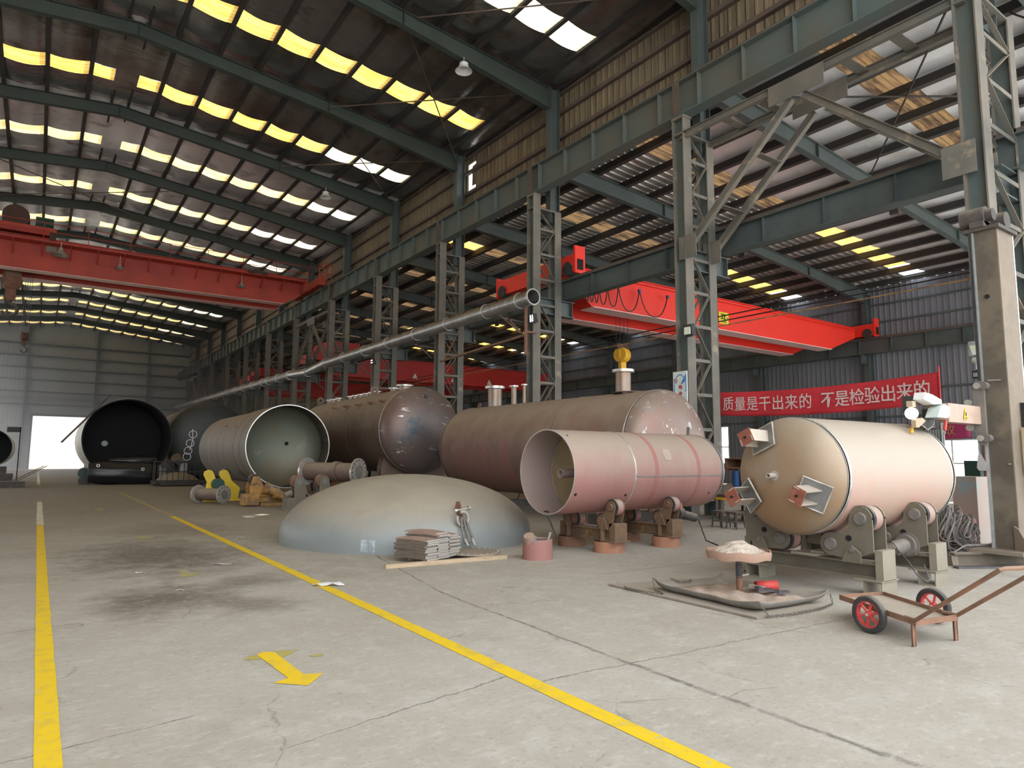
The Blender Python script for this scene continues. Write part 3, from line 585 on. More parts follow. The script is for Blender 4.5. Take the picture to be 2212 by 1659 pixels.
for i, y in enumerate(YN[1:]):
    lb = 'dark green tapered rafter across the tall bay, %s from the camera' % ORD[i]
    if i == 0: raf['label'] = lb
    else: dup(raf, (XR, y, 0), None, lb)
ds = lambda x: 0.62 - 0.012 * min(abs(x), 14) + (0.3 * max(0, (x - 15) / 7.0))
L_ = XW - 15.9
ptss = [(0.0, 0.0), (5.5, -0.077 * 5.5), (11, -0.077 * 11), (16.5, -0.077 * 16.5), (L_ - 0.3, -0.077 * (L_ - 0.3))]
ptss = [(x, z + 13.3 - 0.36) for x, z in ptss]
rs = thing('roof_rafter', '', 'roof beam', (15.9, YN[0], 0), 0, 'rafters of the side bay')
rafter_pts(ptss, ds, None, 0).build('beam', 'green_steel', rs, smooth=0)
for x in (3.2, 8.0, 12.6, 17.3):
    b = MB(); z = 12.94 - 0.077 * x; b.bar((x, 0.1, z - ds(x)), (x, 0.7, z + 0.05), 0.04, 0.04); b.build('fly_brace', 'dull_brown_bar', rs, smooth=0)
b = MB(); b.box(10.9, 11.05, -0.17, 0.17, 11.2, 12.0); b.build('splice_plate', 'purlin_dark', rs, smooth=0)
for i, y in enumerate(YN):
    lb = 'grey green rafter sloping across the side bay, %s from the camera' % ORD[i]
    if i == 0: rs['label'] = lb
    else: dup(rs, (15.9, y, 0), None, lb)
for p, q, t in (((17.0, 6.0, 12.75), (24.6, 11.9, 12.2), 'above the big K brace, from upper left to lower right'), ((24.5, 5.4, 12.2), (17.6, 11.6, 12.7), 'above the big K brace, crossing the other rod')):
    b = MB(); b.tube(p, q, 0.03, 6); tag(b.build('brace_rod', 'purlin_dark'), 'dark side roof brace rod ' + t, 'brace rod', 'roof brace rods')
# bracing rods under the tall roof
for i, (p, q, t) in enumerate((((15.0, 19.4, 15.6), (8.9, 26.0, 16.0), 'running from the second rafter to the third, falling right'), ((9.2, 19.4, 16.1), (15.0, 26.0, 15.4), 'crossing the other rod between the second and third rafters'), ((15.0, 26.4, 15.5), (8.9, 33.0, 16.0), 'between the third and fourth rafters, falling right'), ((9.0, 26.4, 16.0), (15.0, 33.0, 15.5), 'crossing its twin between the third and fourth rafters'), ((15, 12.4, 15.6), (9.4, 19.0, 16.2), 'above the white bell lamp near the top of the photo'),
        ((-3.0, 40.4, 16.2), (5.0, 47.0, 16.3), 'across the ridge before the red crane'), ((5.0, 40.4, 16.2), (-3.0, 47.0, 16.3), 'crossing its twin at the ridge before the red crane'))):
    b = MB(); b.tube(p, q, 0.025, 6); tag(b.build('brace_rod', 'dull_brown_bar'), 'thin rusty roof brace rod ' + t, 'brace rod', 'roof brace rods')

# ------------------------------------------------------------------ lattice columns
def make_column(wide):
    r = thing('lattice_column', '', 'column', (15.0, 0, 0))
    x1, x2, b1, b2 = (-0.57, 0.42, 0.33, 0.3) if not wide else (-0.52, 1.1, 0.36, 0.3)
    for xc_, bb, hh in ((x1, b1, 11.28), (x2, b2, 10.75)):
        mb = MB(); mb.box(xc_ - 0.01, xc_ + 0.01, -0.17, 0.17, 0, hh); ch = mb.build('chord', 'beam_steel', r, smooth=0)
        for s_ in (-1, 1): mb = MB(); mb.box(xc_ - bb / 2, xc_ + bb / 2, min(s_ * 0.2, s_ * 0.17), max(s_ * 0.2, s_ * 0.17), 0, hh); mb.build('flange', 'dusty_steel', ch, smooth=0)
    mb = MB(); a, c = x1 + b1 / 2, x2 - b2 / 2
    for s_ in (-0.17, 0.17):
        z = 0.5; k = 0
        while z < 10.4:
            mb.bar((a, s_, z), (c, s_, z), 0.02, 0.09, (0, 0, 1)); z2 = min(z + 0.95, 10.6)
            if not (6.6 < z < 7.4): mb.bar((a, s_, z) if k % 2 else (c, s_, z), (c, s_, z2) if k % 2 else (a, s_, z2), 0.02, 0.09, (0, 1, 0))
            z += 0.95; k += 1
    mb.build('lacing', 'dusty_steel', r, smooth=0)
    ux = 0.33 if not wide else 0.35
    mb = MB(); mb.ibeam((ux, 0, 10.4), (ux, 0, 15.75), 0.45, 0.28, 0.02, 0.025, (1, 0, 0)); mb.build('upper_post', 'green_steel', r, smooth=0)
    mb = MB(); mb.box(x1 - 0.15, x2 + 0.15, -0.2, 0.2, 10.75, 10.8); mb.box(x1 - 0.17, x1 + 0.17, -0.22, 0.22, 11.22, 11.3); mb.build('cap_plate', 'dusty_steel', r, smooth=0)
    mb = MB(); mb.ibeam((x2 - 0.9, 0, 7.15), (1.28 if not wide else 1.7, 0, 7.15), 0.6, 0.3, 0.02, 0.03); mb.box(1.14, 1.16, -0.15, 0.15, 6.88, 7.43); mb.build('bracket', 'green_steel', r, smooth=0)
    mb = MB(); mb.box(x1 - 0.25, x2 + 0.25, -0.35, 0.35, 0, 0.05); mb.build('base_plate', 'dusty_steel', r, smooth=0)
    return r
colA = make_column(True); colA.location = (15.0, YN[0], 0); tag(colA, 'wide grey green lattice column behind the welding mast at the right edge', 'column', 'lattice columns between the bays')
col0 = make_column(False); col0.location = (15.0, YN[1], 0); tag(col0, 'grey lattice column carrying the blue and white poster, right of the long brown tank', 'column', 'lattice columns between the bays')
for i, y in enumerate(YN[2:]):
    dup(col0, (15.0, y, 0), None, 'grey lattice column between the bays, %s after the one with the poster' % (['first'] + ORD[1:])[i], 'lattice columns between the bays')
wcl = thing('wall_column', '', 'column', (XW - 0.3, YN[0], 0), 0, 'wall columns of the side bay')
mb = MB(); mb.ibeam((0, 0, 0), (0, 0, 11.0), 0.5, 0.3, 0.02, 0.025, (1, 0, 0)); mb.build('post', 'green_steel', wcl, smooth=0)
mb = MB(); mb.ibeam((-0.2, 0, 7.2), (-0.8, 0, 7.2), 0.5, 0.25); mb.build('bracket', 'green_steel', wcl, smooth=0)
for i, y in enumerate(YN):
    lb = 'dark column against the outer wall of the side bay, %s from the camera' % ORD[i]
    if i == 0: wcl['label'] = lb
    else: dup(wcl, (XW - 0.3, y, 0), None, lb)

# ------------------------------------------------------------------ crane runways
def runway(name, label, x, zb, H, B, st, m, mrail):
    r = thing(name, label, 'crane beam', (x, 46, zb))
    mb = MB(); mb.ibeam((x, YF, zb + H / 2), (x, YE - 0.4, zb + H / 2), H, B, 0.02, 0.03)
    y = YF + 0.4
    while y < YE - 0.5:
        mb.box(x - B / 2 + 0.02, x + B / 2 - 0.02, y, y + 0.012, zb + 0.03, zb + H - 0.03); y += st
    mb.build('beam', m, r, True, 0)
    mb = MB(); mb.box(x - 0.05, x + 0.05, YF, YE - 0.4, zb + H, zb + H + 0.13); mb.build('rail', mrail, r, True, 0)
    return r
rw = runway('crane_runway_beam', 'deep grey green runway beam with stiffeners on the main bay side of the columns', 14.43, 11.3, 1.02, 0.4, 1.45, 'beam_steel', 'dull_brown_bar')
for y in YN[1:]:
    mb = MB(); mb.box(14.22, 14.24, y - 0.12, y + 0.12, 11.34, 12.28); mb.build('joint_plate', 'dull_brown_bar', rw, True, 0)
runway('crane_runway_beam', 'green runway beam under the bright red crane on the side bay face of the columns', 16.0, 7.5, 0.75, 0.35, 1.75, 'green_steel', 'dull_brown_bar')
runway('crane_runway_beam', 'dark runway beam along the outer wall of the side bay', 37.75, 7.5, 0.8, 0.35, 1.75, 'green_steel', 'dull_brown_bar')
# conductor bars and pipes above the main runway and beside the columns
for (x, z, r_, m, t) in ((15.05, 12.75, 0.05, 'dull_brown_bar', 'upper rusty pipe running along above the main runway beam'), (15.05, 12.55, 0.035, 'purlin_dark', 'lower dark conductor bar along above the main runway beam'), (15.2, 13.0, 0.07, 'dull_brown_bar', 'thick dull brown pipe at the foot of the clerestory cladding')):
    mb = MB(); mb.tube((x, YF, z), (x, YE - 0.5, z), r_, 6); tag(mb.build('conductor_bar', m), t, 'pipe', 'bars above the main runway')
for (z, m, t) in ((5.84, 'black_cable', 'top dark conductor bar strung beside the columns above the red banner'), (5.69, 'black_cable', 'middle dark conductor bar strung beside the columns'), (5.55, 'worn_yellow', 'lowest rusty yellow conductor bar strung beside the columns')):
    mb = MB(); mb.tube((16.42, YF, z), (16.42, 60, z), 0.018, 6); tag(mb.build('conductor_bar', m), t, 'pipe', 'conductor bars beside the columns')

# K shaped braces between columns
def kbrace(y0, y1, label):
    r = thing('portal_brace', label, 'brace', (14.9, (y0 + y1) / 2, 7.4)); ym = (y0 + y1) / 2
    for x in (14.38, 15.42):
        mb = MB(); mb.ibeam((x, y0, 10.72), (x, y1, 10.72), 0.2, 0.14, 0.015, 0.02); mb.build('top_chord', 'dusty_steel', r, True, 0)
        mb = MB(); mb.prism([(-0.72, 0.2), (0.72, 0.2), (0.72, -0.3), (-0.72, -0.3)], (x - 0.08, ym, 10.6), (0, 1, 0), (0, 0, 1), 0.02); mb.build('gusset', 'dusty_steel', r, True, 0)
        for ya in (y0 + 0.25, y1 - 0.25):
            mb = MB(); mb.ibeam((x, ym + (0.15 if ya > ym else -0.15), 10.3), (x, ya, 7.45), 0.18, 0.14, 0.015, 0.02); mb.build('diagonal', 'dusty_steel', r, True, 0)
            mb = MB(); mb.box(x - 0.1, x - 0.08, ya - 0.3, ya + 0.3, 7.1, 7.75); mb.build('gusset', 'dusty_steel', r, True, 0)
    for ya in (y0 + 0.25, y1 - 0.25):
        for t in (0.35, 0.7):
            p = Vector((0, ym, 10.3)).lerp(Vector((0, ya, 7.45)), t); mb = MB(); mb.bar((14.45, p.y, p.z), (15.35, p.y, p.z), 0.2, 0.02); mb.build('tie_plate', 'dusty_steel', r, True, 0)
    for y in (y0 + 1.4, y0 + 2.5, y1 - 2.5, y1 - 1.4):
        mb = MB(); mb.bar((14.38, y, 10.72), (15.42, y, 10.72), 0.25, 0.02); mb.build('tie_plate', 'dusty_steel', r, True, 0)
kbrace(YN[0], YN[1], 'big grey K shaped brace between the two columns nearest the camera')
kbrace(YN[5], YN[6], 'K shaped brace between columns far along the row, right of the old red crane')
kbrace(YN[11], YN[12], 'K shaped brace at the far end of the column row beside the end wall')
# ------------------------------------------------------------------ old red crane in the tall bay
oc_ = thing('overhead_crane', 'old dusty red double girder crane spanning the tall bay at left', 'crane', (1.5, 44, 11.3))
def girder(name, par, y0, y1, xa, xb, zt, zb, m, mu, tl, tr, ze):
    mb = MB(); poly = [(xa, zt), (xa, ze), (xa + tl, zb), (xb - tr, zb), (xb, ze), (xb, zt)]
    mb.prism(poly, (0, y1, 0), (1, 0, 0), (0, 0, 1), y1 - y0); mb.box(xa, xb, y0 - 0.08, y1 + 0.08, zt, zt + 0.03)
    g = mb.build(name, m, par, True, 0)
    f = MB(); f.box(xa + tl, xb - tr, y0 - 0.1, y1 + 0.1, zb - 0.03, zb); f.build('bottom_flange', mu, g, True, 0)
    return g
for y0 in (42.9, 45.0): girder('girder', oc_, y0, y0 + 0.5, -11.0, 13.75, 13.1, 11.32, 'old_red', 'old_red_under', 1.6, 1.5, 12.5)
for x in (-11.0, 14.2):
    mb = MB(); mb.box(x - 0.2, x + 0.2, 41.4, 47.0, 12.55, 13.05); mb.build('end_carriage', 'old_red', oc_, True, 0)
    for y in (41.9, 46.4):
        mb = MB(); mb.tube((x - 0.08 + 0.23, y, 12.72), (x + 0.08 + 0.23, y, 12.72), 0.3, 20); mb.build('wheel', 'rubber_dark', oc_, True)
w_ = MB(); w_.box(-10.5, 13.4, 42.05, 42.8, 12.72, 12.76)
for x in [i * 1.25 - 10.5 for i in range(20)]: w_.bar((x, 42.1, 12.72), (x, 42.88, 12.1), 0.06, 0.06); 
wo = w_.build('walkway', 'old_red', oc_, True, 0)
w_ = MB()
for z in (13.3, 13.75): w_.tube((-10.5, 42.1, z), (13.9, 42.1, z), 0.02, 6)
for x in [i * 2.0 - 10.5 for i in range(13)]: w_.tube((x, 42.1, 12.74), (x, 42.1, 13.75), 0.02, 6)
w_.build('handrail', 'old_red', wo, True)
w_ = MB()
for x, y in ((14.2, 41.2), (14.2, 42.0), (14.7, 41.2), (14.7, 42.0)): w_.tube((x, y, 12.6), (x, y, 13.9), 0.03, 6)
for z in (13.3, 13.9): w_.pipe([(14.2, 41.2, z), (14.7, 41.2, z), (14.7, 42, z), (14.2, 42, z), (14.2, 41.2, z)], 0.03, 6)
w_.build('access_cage', 'old_red', oc_, True)
mb = MB(); mb.tube((9.9, 42.4, 12.95), (11.0, 42.4, 12.95), 0.12, 10); mb.box(10.2, 10.7, 42.25, 42.6, 12.8, 13.1); mb.build('drive_motor', 'drum_brown', oc_, True)
for x, y, z, s_ in ((0.3, 42.0, 12.05, 1.3), (3.05, 42.3, 11.9, 0.75), (9.5, 42.3, 11.85, 0.85)):
    mb = MB(); mb.lathe([(0, 0.07 * s_), (0.12 * s_, 0.09 * s_), (0.3 * s_, 0.28 * s_), (0.32 * s_, 0.3 * s_), (0.3 * s_, 0.26 * s_)], (x, y, z + 0.35 * s_), (0, 0, -1), 18); mb.tube((x, y, z + 0.3), (x, y, z + 0.75), 0.03, 6); mb.build('bell_lamp', 'dusty_flange', oc_, True)
mb = MB(); mb.box(-0.35, 0.12, 42.84, 42.88, 12.4, 12.75); mb.build('name_board', 'pale_bar', oc_, True, 0)
tr_ = MB(); tr_.box(-4.6, 0.05, 42.8, 45.6, 13.28, 13.7); tr = tr_.build('trolley', 'old_red', oc_, True, 0)
mb = MB(); mb.tube((-1.75, 42.9, 14.1), (-1.75, 43.9, 14.1), 0.6, 28); mb.tube((-1.75, 42.82, 14.1), (-1.75, 42.9, 14.1), 0.12, 14); mb.box(-2.1, -1.4, 43.0, 43.8, 13.7, 14.0); mb.build('rope_drum', 'drum_brown', tr, True)
mb = MB(); mb.tube((-0.9, 43.3, 14.05), (-0.1, 43.3, 14.05), 0.3, 16); mb.box(-0.8, -0.2, 43.1, 43.6, 13.7, 14.0); mb.build('hoist_motor', 'motor_green', tr, True)
mb = MB(); mb.box(-0.25, 0.05, 42.78, 42.84, 13.05, 13.5); mb.build('end_plate', 'drum_brown', tr, True, 0)
def hook_block(name, label, x, y, z, s_, ztop, m1, m2, sp=0.25):
    r = thing(name, label, 'crane hook', (x, y, z))
    mb = MB(); mb.lathe([(-0.3 * s_, 0.001), (-0.3 * s_, 0.42 * s_), (-0.22 * s_, 0.45 * s_), (0.22 * s_, 0.45 * s_), (0.3 * s_, 0.42 * s_), (0.3 * s_, 0.001)], (x, y, z), (1, 0.25, 0), 20); mb.box(x - 0.35 * s_, x + 0.35 * s_, y - 0.12 * s_, y + 0.12 * s_, z - 0.2 * s_, z + 0.45 * s_); mb.build('sheave_block', m1, r, True)
    mb = MB(); mb.box(x - 0.2 * s_, x + 0.2 * s_, y - 0.12 * s_, y + 0.12 * s_, z - 0.95 * s_, z - 0.35 * s_); mb.build('swivel', m1, r, True, 0)
    mb = MB(); pts = [(x + 0.02 * s_, y, z - 0.95 * s_)] + [(x + 0.3 * s_ * math.cos(q), y, z - 1.4 * s_ + 0.3 * s_ * math.sin(q)) for q in [PI * 0.5 - i * PI * 0.14 for i in range(11)]]
    mb.pipe(pts, 0.075 * s_, 8); mb.build('hook', m2, r, True)
    mb = MB()
    for a in (-sp, -sp / 3, sp / 3, sp): mb.tube((x + a * s_ * 1.2, y, z + 0.3 * s_), (x + a * s_ * 1.2, y, ztop), 0.012, 5)
    mb.build('rope', 'black_cable', r, True)
    return r
hook_block('crane_hook', 'small rusty hook block hanging low on long ropes before the end wall', -0.98, 44.4, 7.95, 0.5, 13.35, 'drum_brown', 'dark_iron')
hook_block('crane_hook', 'big rusty main hook block just under the old red crane at the left edge', -1.75, 44.4, 10.95, 1.15, 13.35, 'rust', 'dark_iron')

# ------------------------------------------------------------------ bright red 32 t crane in the side bay
rc = thing('overhead_crane', 'bright red double girder crane with yellow 32t plate in the side bay', 'crane', (27, 20.8, 7.5))
girder('girder', rc, 19.5, 20.1, 16.35, 37.4, 9.0, 7.56, 'bright_red', 'pink_edge', 1.2, 2.6, 8.45)
girder('girder', rc, 21.8, 22.4, 16.35, 37.4, 9.0, 7.56, 'bright_red', 'pink_edge', 1.2, 2.6, 8.45)
mb = MB(); mb.tube((16.5, 19.38, 8.9), (37.2, 19.38, 8.9), 0.05, 6); mb.build('conduit', 'bright_red', rc, True)
for x, xs_ in ((16.0, -1), (37.75, 1)):
    mb = MB(); mb.box(x - 0.22, x + 0.22, 18.5, 23.6, 8.5, 9.15); mb.box(x - 0.24, x + 0.24, 18.42, 18.52, 8.42, 9.45); mb.box(x - 0.24, x + 0.24, 23.58, 23.66, 8.42, 9.3); e = mb.build('end_carriage', 'bright_red', rc, True, 0)
    for y in (18.85, 23.2):
        mb = MB(); mb.tube((x - 0.29, y, 8.63), (x + 0.29, y, 8.63), 0.26, 20); mb.build('wheel', 'rubber_dark', e, True)
    mb = MB(); mb.box(x - 0.14, x + 0.14, 18.4, 18.43, 8.55, 8.95); mb.build('bumper_slot', 'dark_hole', e, True, 0)
mb = MB(); mb.box(25.35, 26.05, 19.47, 19.49, 7.85, 8.4); pl = mb.build('capacity_plate', 'sign_yellow', rc, True, 0)
text_mesh('32', 0.36, 'ink_black', 'lettering', pl, (25.65, 19.455, 8.17), (1, 0, 0), (0, 0, 1), bold=0.008)
text_mesh('t', 0.26, 'ink_black', 'lettering', pl, (25.96, 19.455, 8.12), (1, 0, 0), (0, 0, 1))
text_mesh('32TONS', 0.1, 'ink_black', 'lettering', pl, (25.7, 19.455, 7.93), (1, 0, 0), (0, 0, 1))
mb = MB()
xs_ = [16.9, 17.15, 17.4, 17.65, 18.1, 18.7, 19.9, 21.6]
for a, b_ in zip(xs_[:-1], xs_[1:]):
    dz = 0.75 + 0.15 * (b_ - a); mb.pipe([(a + (b_ - a) * i / 10, 19.2, 8.45 + 0.02 * (a - 17) - dz * (1 - (2 * i / 10 - 1) ** 4 * 0.5 - 0.5 * (2 * i / 10 - 1) ** 2)) for i in range(11)], 0.025, 6)
mb.build('festoon_cable', 'black_cable', rc, True)
mb = MB()
for x in xs_: mb.box(x - 0.05, x + 0.05, 19.15, 19.25, 8.42, 8.55)
mb.build('festoon_trolley', 'blue_paint', rc, True, 0)
mb = MB(); mb.box(19.6, 21.6, 20.15, 21.75, 8.6, 8.98); mb.build('trolley', 'dark_iron', rc, True, 0)
hk = hook_block('crane_hook', 'yellow hook block hanging from the bright red crane above the long tank', 19.95, 20.3, 5.95, 0.72, 8.95, 'hook_yellow', 'hook_yellow', 0.4)
mb = MB(); mb.box(19.55, 19.9, 20.15, 20.45, 6.2, 6.4); mb.tube((20.0, 20.15, 6.3), (20.2, 20.45, 6.3), 0.14, 12); mb.build('sheave', 'drum_brown', hk, True)
# far cranes
for (y, m, lb, xa, xb) in ((47.5, 'dim_red', 'darker red crane deep in the side bay behind the columns', 16.4, 37.4), (66.0, 'dim_red', 'farthest red crane of the side bay seen between columns', 16.4, 37.4)):
    c = thing('overhead_crane', lb, 'crane', (27, y, 7.5))
    girder('girder', c, y, y + 0.6, xa, xb, 9.15, 7.6, m, 'bright_red', 1.0, 2.0, 8.4); girder('girder', c, y + 2.2, y + 2.8, xa, xb, 9.15, 7.6, m, 'bright_red', 1.0, 2.0, 8.4)
    mb = MB(); mb.box(15.75, 16.25, y - 1, y + 3.8, 8.45, 9.1); mb.build('end_carriage', m, c, True, 0)
    mb = MB(); mb.box(37.5, 38.0, y - 1, y + 3.8, 8.45, 9.1); mb.build('end_carriage', m, c, True, 0)
    mb = MB(); mb.box(16.8, 19.2, y - 0.4, y + 3, 9.2, 10.0); mb.build('trolley', m, c, True, 0)
    mb = MB()
    for x in (24.0, 27.5, 31.0): mb.prism([(-0.25, 0), (0.25, 0), (0, 0.45)], (x, y - 0.02, 7.75), (1, 0, 0), (0, 0, 1), 0.01)
    mb.build('white_triangle', 'paper', c, True, 0)

# ------------------------------------------------------------------ spiral duct hung along the columns
du = thing('exhaust_duct', 'long galvanised spiral duct slung along the columns, open end at right', 'duct', (13.3, 40, 6.8))
path = [Vector((13.6, 18.1, 7.12)), Vector((13.6, 38.4, 7.1)), Vector((13.15, 40.3, 6.72)), Vector((12.75, 42.5, 6.72)), Vector((13.1, 50, 6.95)), Vector((13.4, 90, 7.5))]
for i, (a, b_) in enumerate(zip(path[:-1], path[1:])):
    L_ = (b_ - a).length; mb = MB(); R_ = 0.26; nseg = max(1, int(L_ / 0.09)) if i == 0 else 1
    prof = []
    if i == 0:
        for k in range(nseg + 1): t = L_ * k / nseg; prof += [(t, R_), (t + 0.012, R_ + 0.008), (t + 0.03, R_)]
        prof = [(0.9, R_ - 0.015), (0, R_ - 0.015)] + prof
    else: prof = [(0, R_), (L_, R_)]
    mb.lathe(prof, a, b_ - a, 20); mb.build('pipe', 'galv', du, True, 40)
    k = 0
    while k * 2.9 < L_ - 0.3 or k == 0:
        p = a + (b_ - a).normalized() * (k * 2.9 + (0 if i == 0 and k == 0 else 0.02)); mb = MB(); mb.ring(p, b_ - a, 0.07, R_ + 0.03, R_ - 0.01, 20); mb.build('collar', 'galv_clean', du, True, 40)
        if i == 0 and k == 0:
            p = a + (b_ - a).normalized() * 0.75; mb = MB(); mb.ring(p, b_ - a, 0.06, R_ + 0.03, R_ - 0.01, 20); mb.build('collar', 'galv_clean', du, True, 40)
        k += 1
mb = MB()
for i in range(17):
    p = Vector((13.6 - 0.2, 18.9 + i * 1.15, 7.12 + 0.168)); mb.tube(p, p + Vector((-0.012, 0, 0.011)), 0.04, 8)
mb.build('port_hole', 'dark_hole', du, True)
for y in YN[2:]:
    mb = MB(); z = 7.0 if y < 40 else 6.9 + 0.012 * (y - 50)
    mb.bar((13.3, y + 0.25, z - 0.45), (14.3, y + 0.25, z - 0.5), 0.05, 0.05); mb.bar((13.45, y + 0.25, z - 0.42), (14.2, y + 0.25, z - 1.0), 0.05, 0.05); mb.build('support_bracket', 'dull_brown_bar', du, True, 0)
tb = thing('jib_post', 'rusty red brown tube frame by the open end of the duct', 'frame', (13.75, 18.7, 5.0))
mb = MB(); mb.tube((13.75, 18.75, 5.2), (13.75, 18.75, 7.0), 0.06, 10); mb.tube((13.75, 18.75, 5.9), (13.55, 24.5, 5.6), 0.05, 8); mb.tube((13.6, 20.2, 6.85), (13.7, 19.0, 6.0), 0.03, 6); mb.tube((13.6, 23, 6.8), (13.6, 24.3, 5.6), 0.03, 6); mb.box(13.68, 14.2, 18.7, 18.8, 5.98, 6.04); mb.build('tube_frame', 'rust', tb, True)

# ------------------------------------------------------------------ vessels
def axis_frame(near, h):
    d = Vector((math.cos(h), math.sin(h), 0)); return Vector(near), d
def head_prof(R_, hgt, n=10, skirt=0.0, sgn=1, t=None):
    return [(sgn * (skirt + hgt * math.sin(PI / 2 * i / n)), max(R_ * math.cos(PI / 2 * i / n), 0.001)) for i in range(n + 1)]
def shell(par, name, m, p, d, t0, t1, R_, th=0.018, n=64, minside=None, rings=None):
    mb = MB(); o = None
    if th: mb.lathe([(t0, R_ - th), (t0, R_), (t1, R_), (t1, R_ - th)], p, d, n, True)
    else: mb.lathe([(t0, R_), (t1, R_)], p, d, n)
    return mb.build(name, m, par, True, 30)
def weld(par, p, d, t, R_, w=0.03, m='weld_bright', n=64, h=0.006):
    mb = MB(); mb.lathe([(t - w / 2, R_ - 0.002), (t - w / 3, R_ + h), (t + w / 3, R_ + h), (t + w / 2, R_ - 0.002)], p, d, n); return mb.build('weld_seam', m, par, True, 60)
def nozzle(par, p, up, r_, h, fr, ft, base_in=0.1, m='nozzle_steel', name='nozzle', bolts=12):
    up = Vector(up).normalized(); mb = MB(); mb.lathe([(-base_in, r_), (h, r_), (h, r_ * 0.88), (-base_in, r_ * 0.88)], p, up, 24, True); o = mb.build(name, m, par, True)
    mb = MB(); mb.ring(Vector(p) + up * (h - ft), up, ft, fr, r_ * 0.88, 28); f = mb.build('flange', 'flange_bright', o, True)
    return o
# T5: long brown tank lying along the hall
h5 = math.radians(91.36); p5, d5 = axis_frame((12.4, 11.3, 1.906), h5); R5 = 1.38; L5 = 8.15
t5 = thing('storage_tank', 'long dusty brown tank with tall flanged nozzles and a scraped near head', 'tank', (12.4, 11.3, 0))
shell(t5, 'shell', 'brown_tank_red', p5, d5, 0, L5, R5, 0)
mb = MB(); mb.lathe(head_prof(R5, 0.66, 12, 0.05, -1), p5, d5, 64); mb.build('head', 'tank_head_mixed', t5, True)
mb = MB(); mb.lathe(head_prof(R5, 0.66, 12, 0.05, 1), p5 + d5 * L5, d5, 64); mb.build('head', 'brown_tank_red', t5, True)
for t in (0.0, 2.6, 5.3, L5): weld(t5, p5, d5, t, R5, 0.05, 'weld_bright' if t in (0,) else 'brown_tank', h=0.008)
for y, r_, h, fr, ft in ((12.56, 0.2, 0.62, 0.29, 0.07), (16.79, 0.05, 0.6, 0.1, 0.04), (17.33, 0.085, 0.6, 0.15, 0.05), (18.38, 0.23, 0.66, 0.33, 0.08)): nozzle(t5, (12.4 - (y - 11.3) * 0.024, y, 1.906 + R5), (0, 0, 1), r_, h, fr, ft)
mb = MB(); mb.ring((12.2, 19.3, 3.36), (1, 0, 0), 0.03, 0.1, 0.05, 16); mb.build('lifting_lug', 'rust', t5, True)
mb = MB(); mb.ring((12.28, 12.25, 1.906 + R5 - 0.02), (0, 0, 1), 0.02, 0.42, 0.2, 32); mb.build('reinforcing_pad', 'brown_tank', t5, True)
# T4: big tank with dark near head
h4 = math.radians(88.75); p4, d4 = axis_frame((11.6, 22.5, 2.62), h4); R4 = 1.61; L4 = 10.2
t4 = thing('storage_tank', 'big brown tank with a dark scuffed round head and many small top nozzles', 'tank', (11.6, 22.5, 0))
shell(t4, 'shell', 'brown_tank', p4, d4, 0, L4, R4, 0)
mb = MB(); mb.lathe(head_prof(R4, 0.75, 12, 0.04, -1), p4, d4, 64); mb.build('head', 'tank_head_dark', t4, True)
mb = MB(); mb.lathe(head_prof(R4, 0.75, 12, 0.04, 1), p4 + d4 * L4, d4, 64); mb.build('head', 'brown_tank', t4, True)
for t in (0.0, 3.4, 6.8): weld(t4, p4, d4, t, R4, 0.06, 'weld_bright' if t == 0 else 'brown_tank', h=0.01)
mb = MB(); mb.bar(p4 + Vector((-R4 - 0.001, 0, 0.0)), p4 + d4 * 3.4 + Vector((-R4 - 0.001, 0, 0)), 0.02, 0.03); mb.build('weld_seam', 'brown_tank', t4, True, 0)
for y, r_, h, fr, ft in ((23.8, 0.24, 0.18, 0.34, 0.06), (24.8, 0.14, 0.15, 0.21, 0.05), (26.4, 0.1, 0.14, 0.16, 0.04), (27.0, 0.1, 0.14, 0.16, 0.04), (27.6, 0.1, 0.14, 0.16, 0.04), (28.2, 0.1, 0.14, 0.16, 0.04), (28.8, 0.1, 0.14, 0.16, 0.04), (29.4, 0.1, 0.14, 0.16, 0.04), (30.8, 0.12, 0.15, 0.18, 0.04), (31.5, 0.12, 0.15, 0.18, 0.04), (32.1, 0.12, 0.15, 0.18, 0.04)): nozzle(t4, (11.6, y, 2.62 + R4), (0, 0, 1), r_, h, fr, ft)
for y in (25.9, 32.4):
    mb = MB(); mb.ring((11.25, y, 2.62 + R4 + 0.12), (0.3, 1, 0), 0.03, 0.17, 0.07, 16); mb.box(11.1, 11.4, y, y + 0.03, 2.62 + R4 - 0.15, 2.62 + R4); mb.build('lifting_lug', 'brown_tank', t4, True)
for y in (23.0, 24.1, 25.3, 26.6, 27.9):
    q = math.radians(140); mb = MB(); c = p4 + Vector((R4 * math.cos(q), y - 22.5, R4 * math.sin(q))); mb.box(c.x - 0.14, c.x + 0.02, c.y - 0.13, c.y + 0.13, c.z - 0.02, c.z + 0.05); mb.build('insulation_clip', 'rust', t4, True, 0)
mb = MB(); mb.box(11.5, 11.68, 21.85, 21.95, 3.78, 3.9); mb.build('name_bracket', 'dark_iron', t4, True, 0)
for y in (22.9, 30.5):
    mb = MB(); pr = [(-1.2, 0), (1.2, 0), (1.35, 1.2)] + [(R4 * math.cos(q), 2.62 + R4 * math.sin(q)) for q in [math.radians(-40 - i * 10) for i in range(11)]] + [(-1.35, 1.2)]
    mb.prism(pr, (11.6, y + 0.3, 0), (1, 0, 0), (0, 0, 1), 0.03); mb.prism(pr, (11.6, y, 0), (1, 0, 0), (0, 0, 1), 0.03)
    mb.box(10.4, 12.8, y - 0.1, y + 0.4, 0, 0.04); mb.box(11.5, 11.7, y, y + 0.3, 0.04, 0.99); mb.build('saddle', 'brown_tank', t4, True, 0)
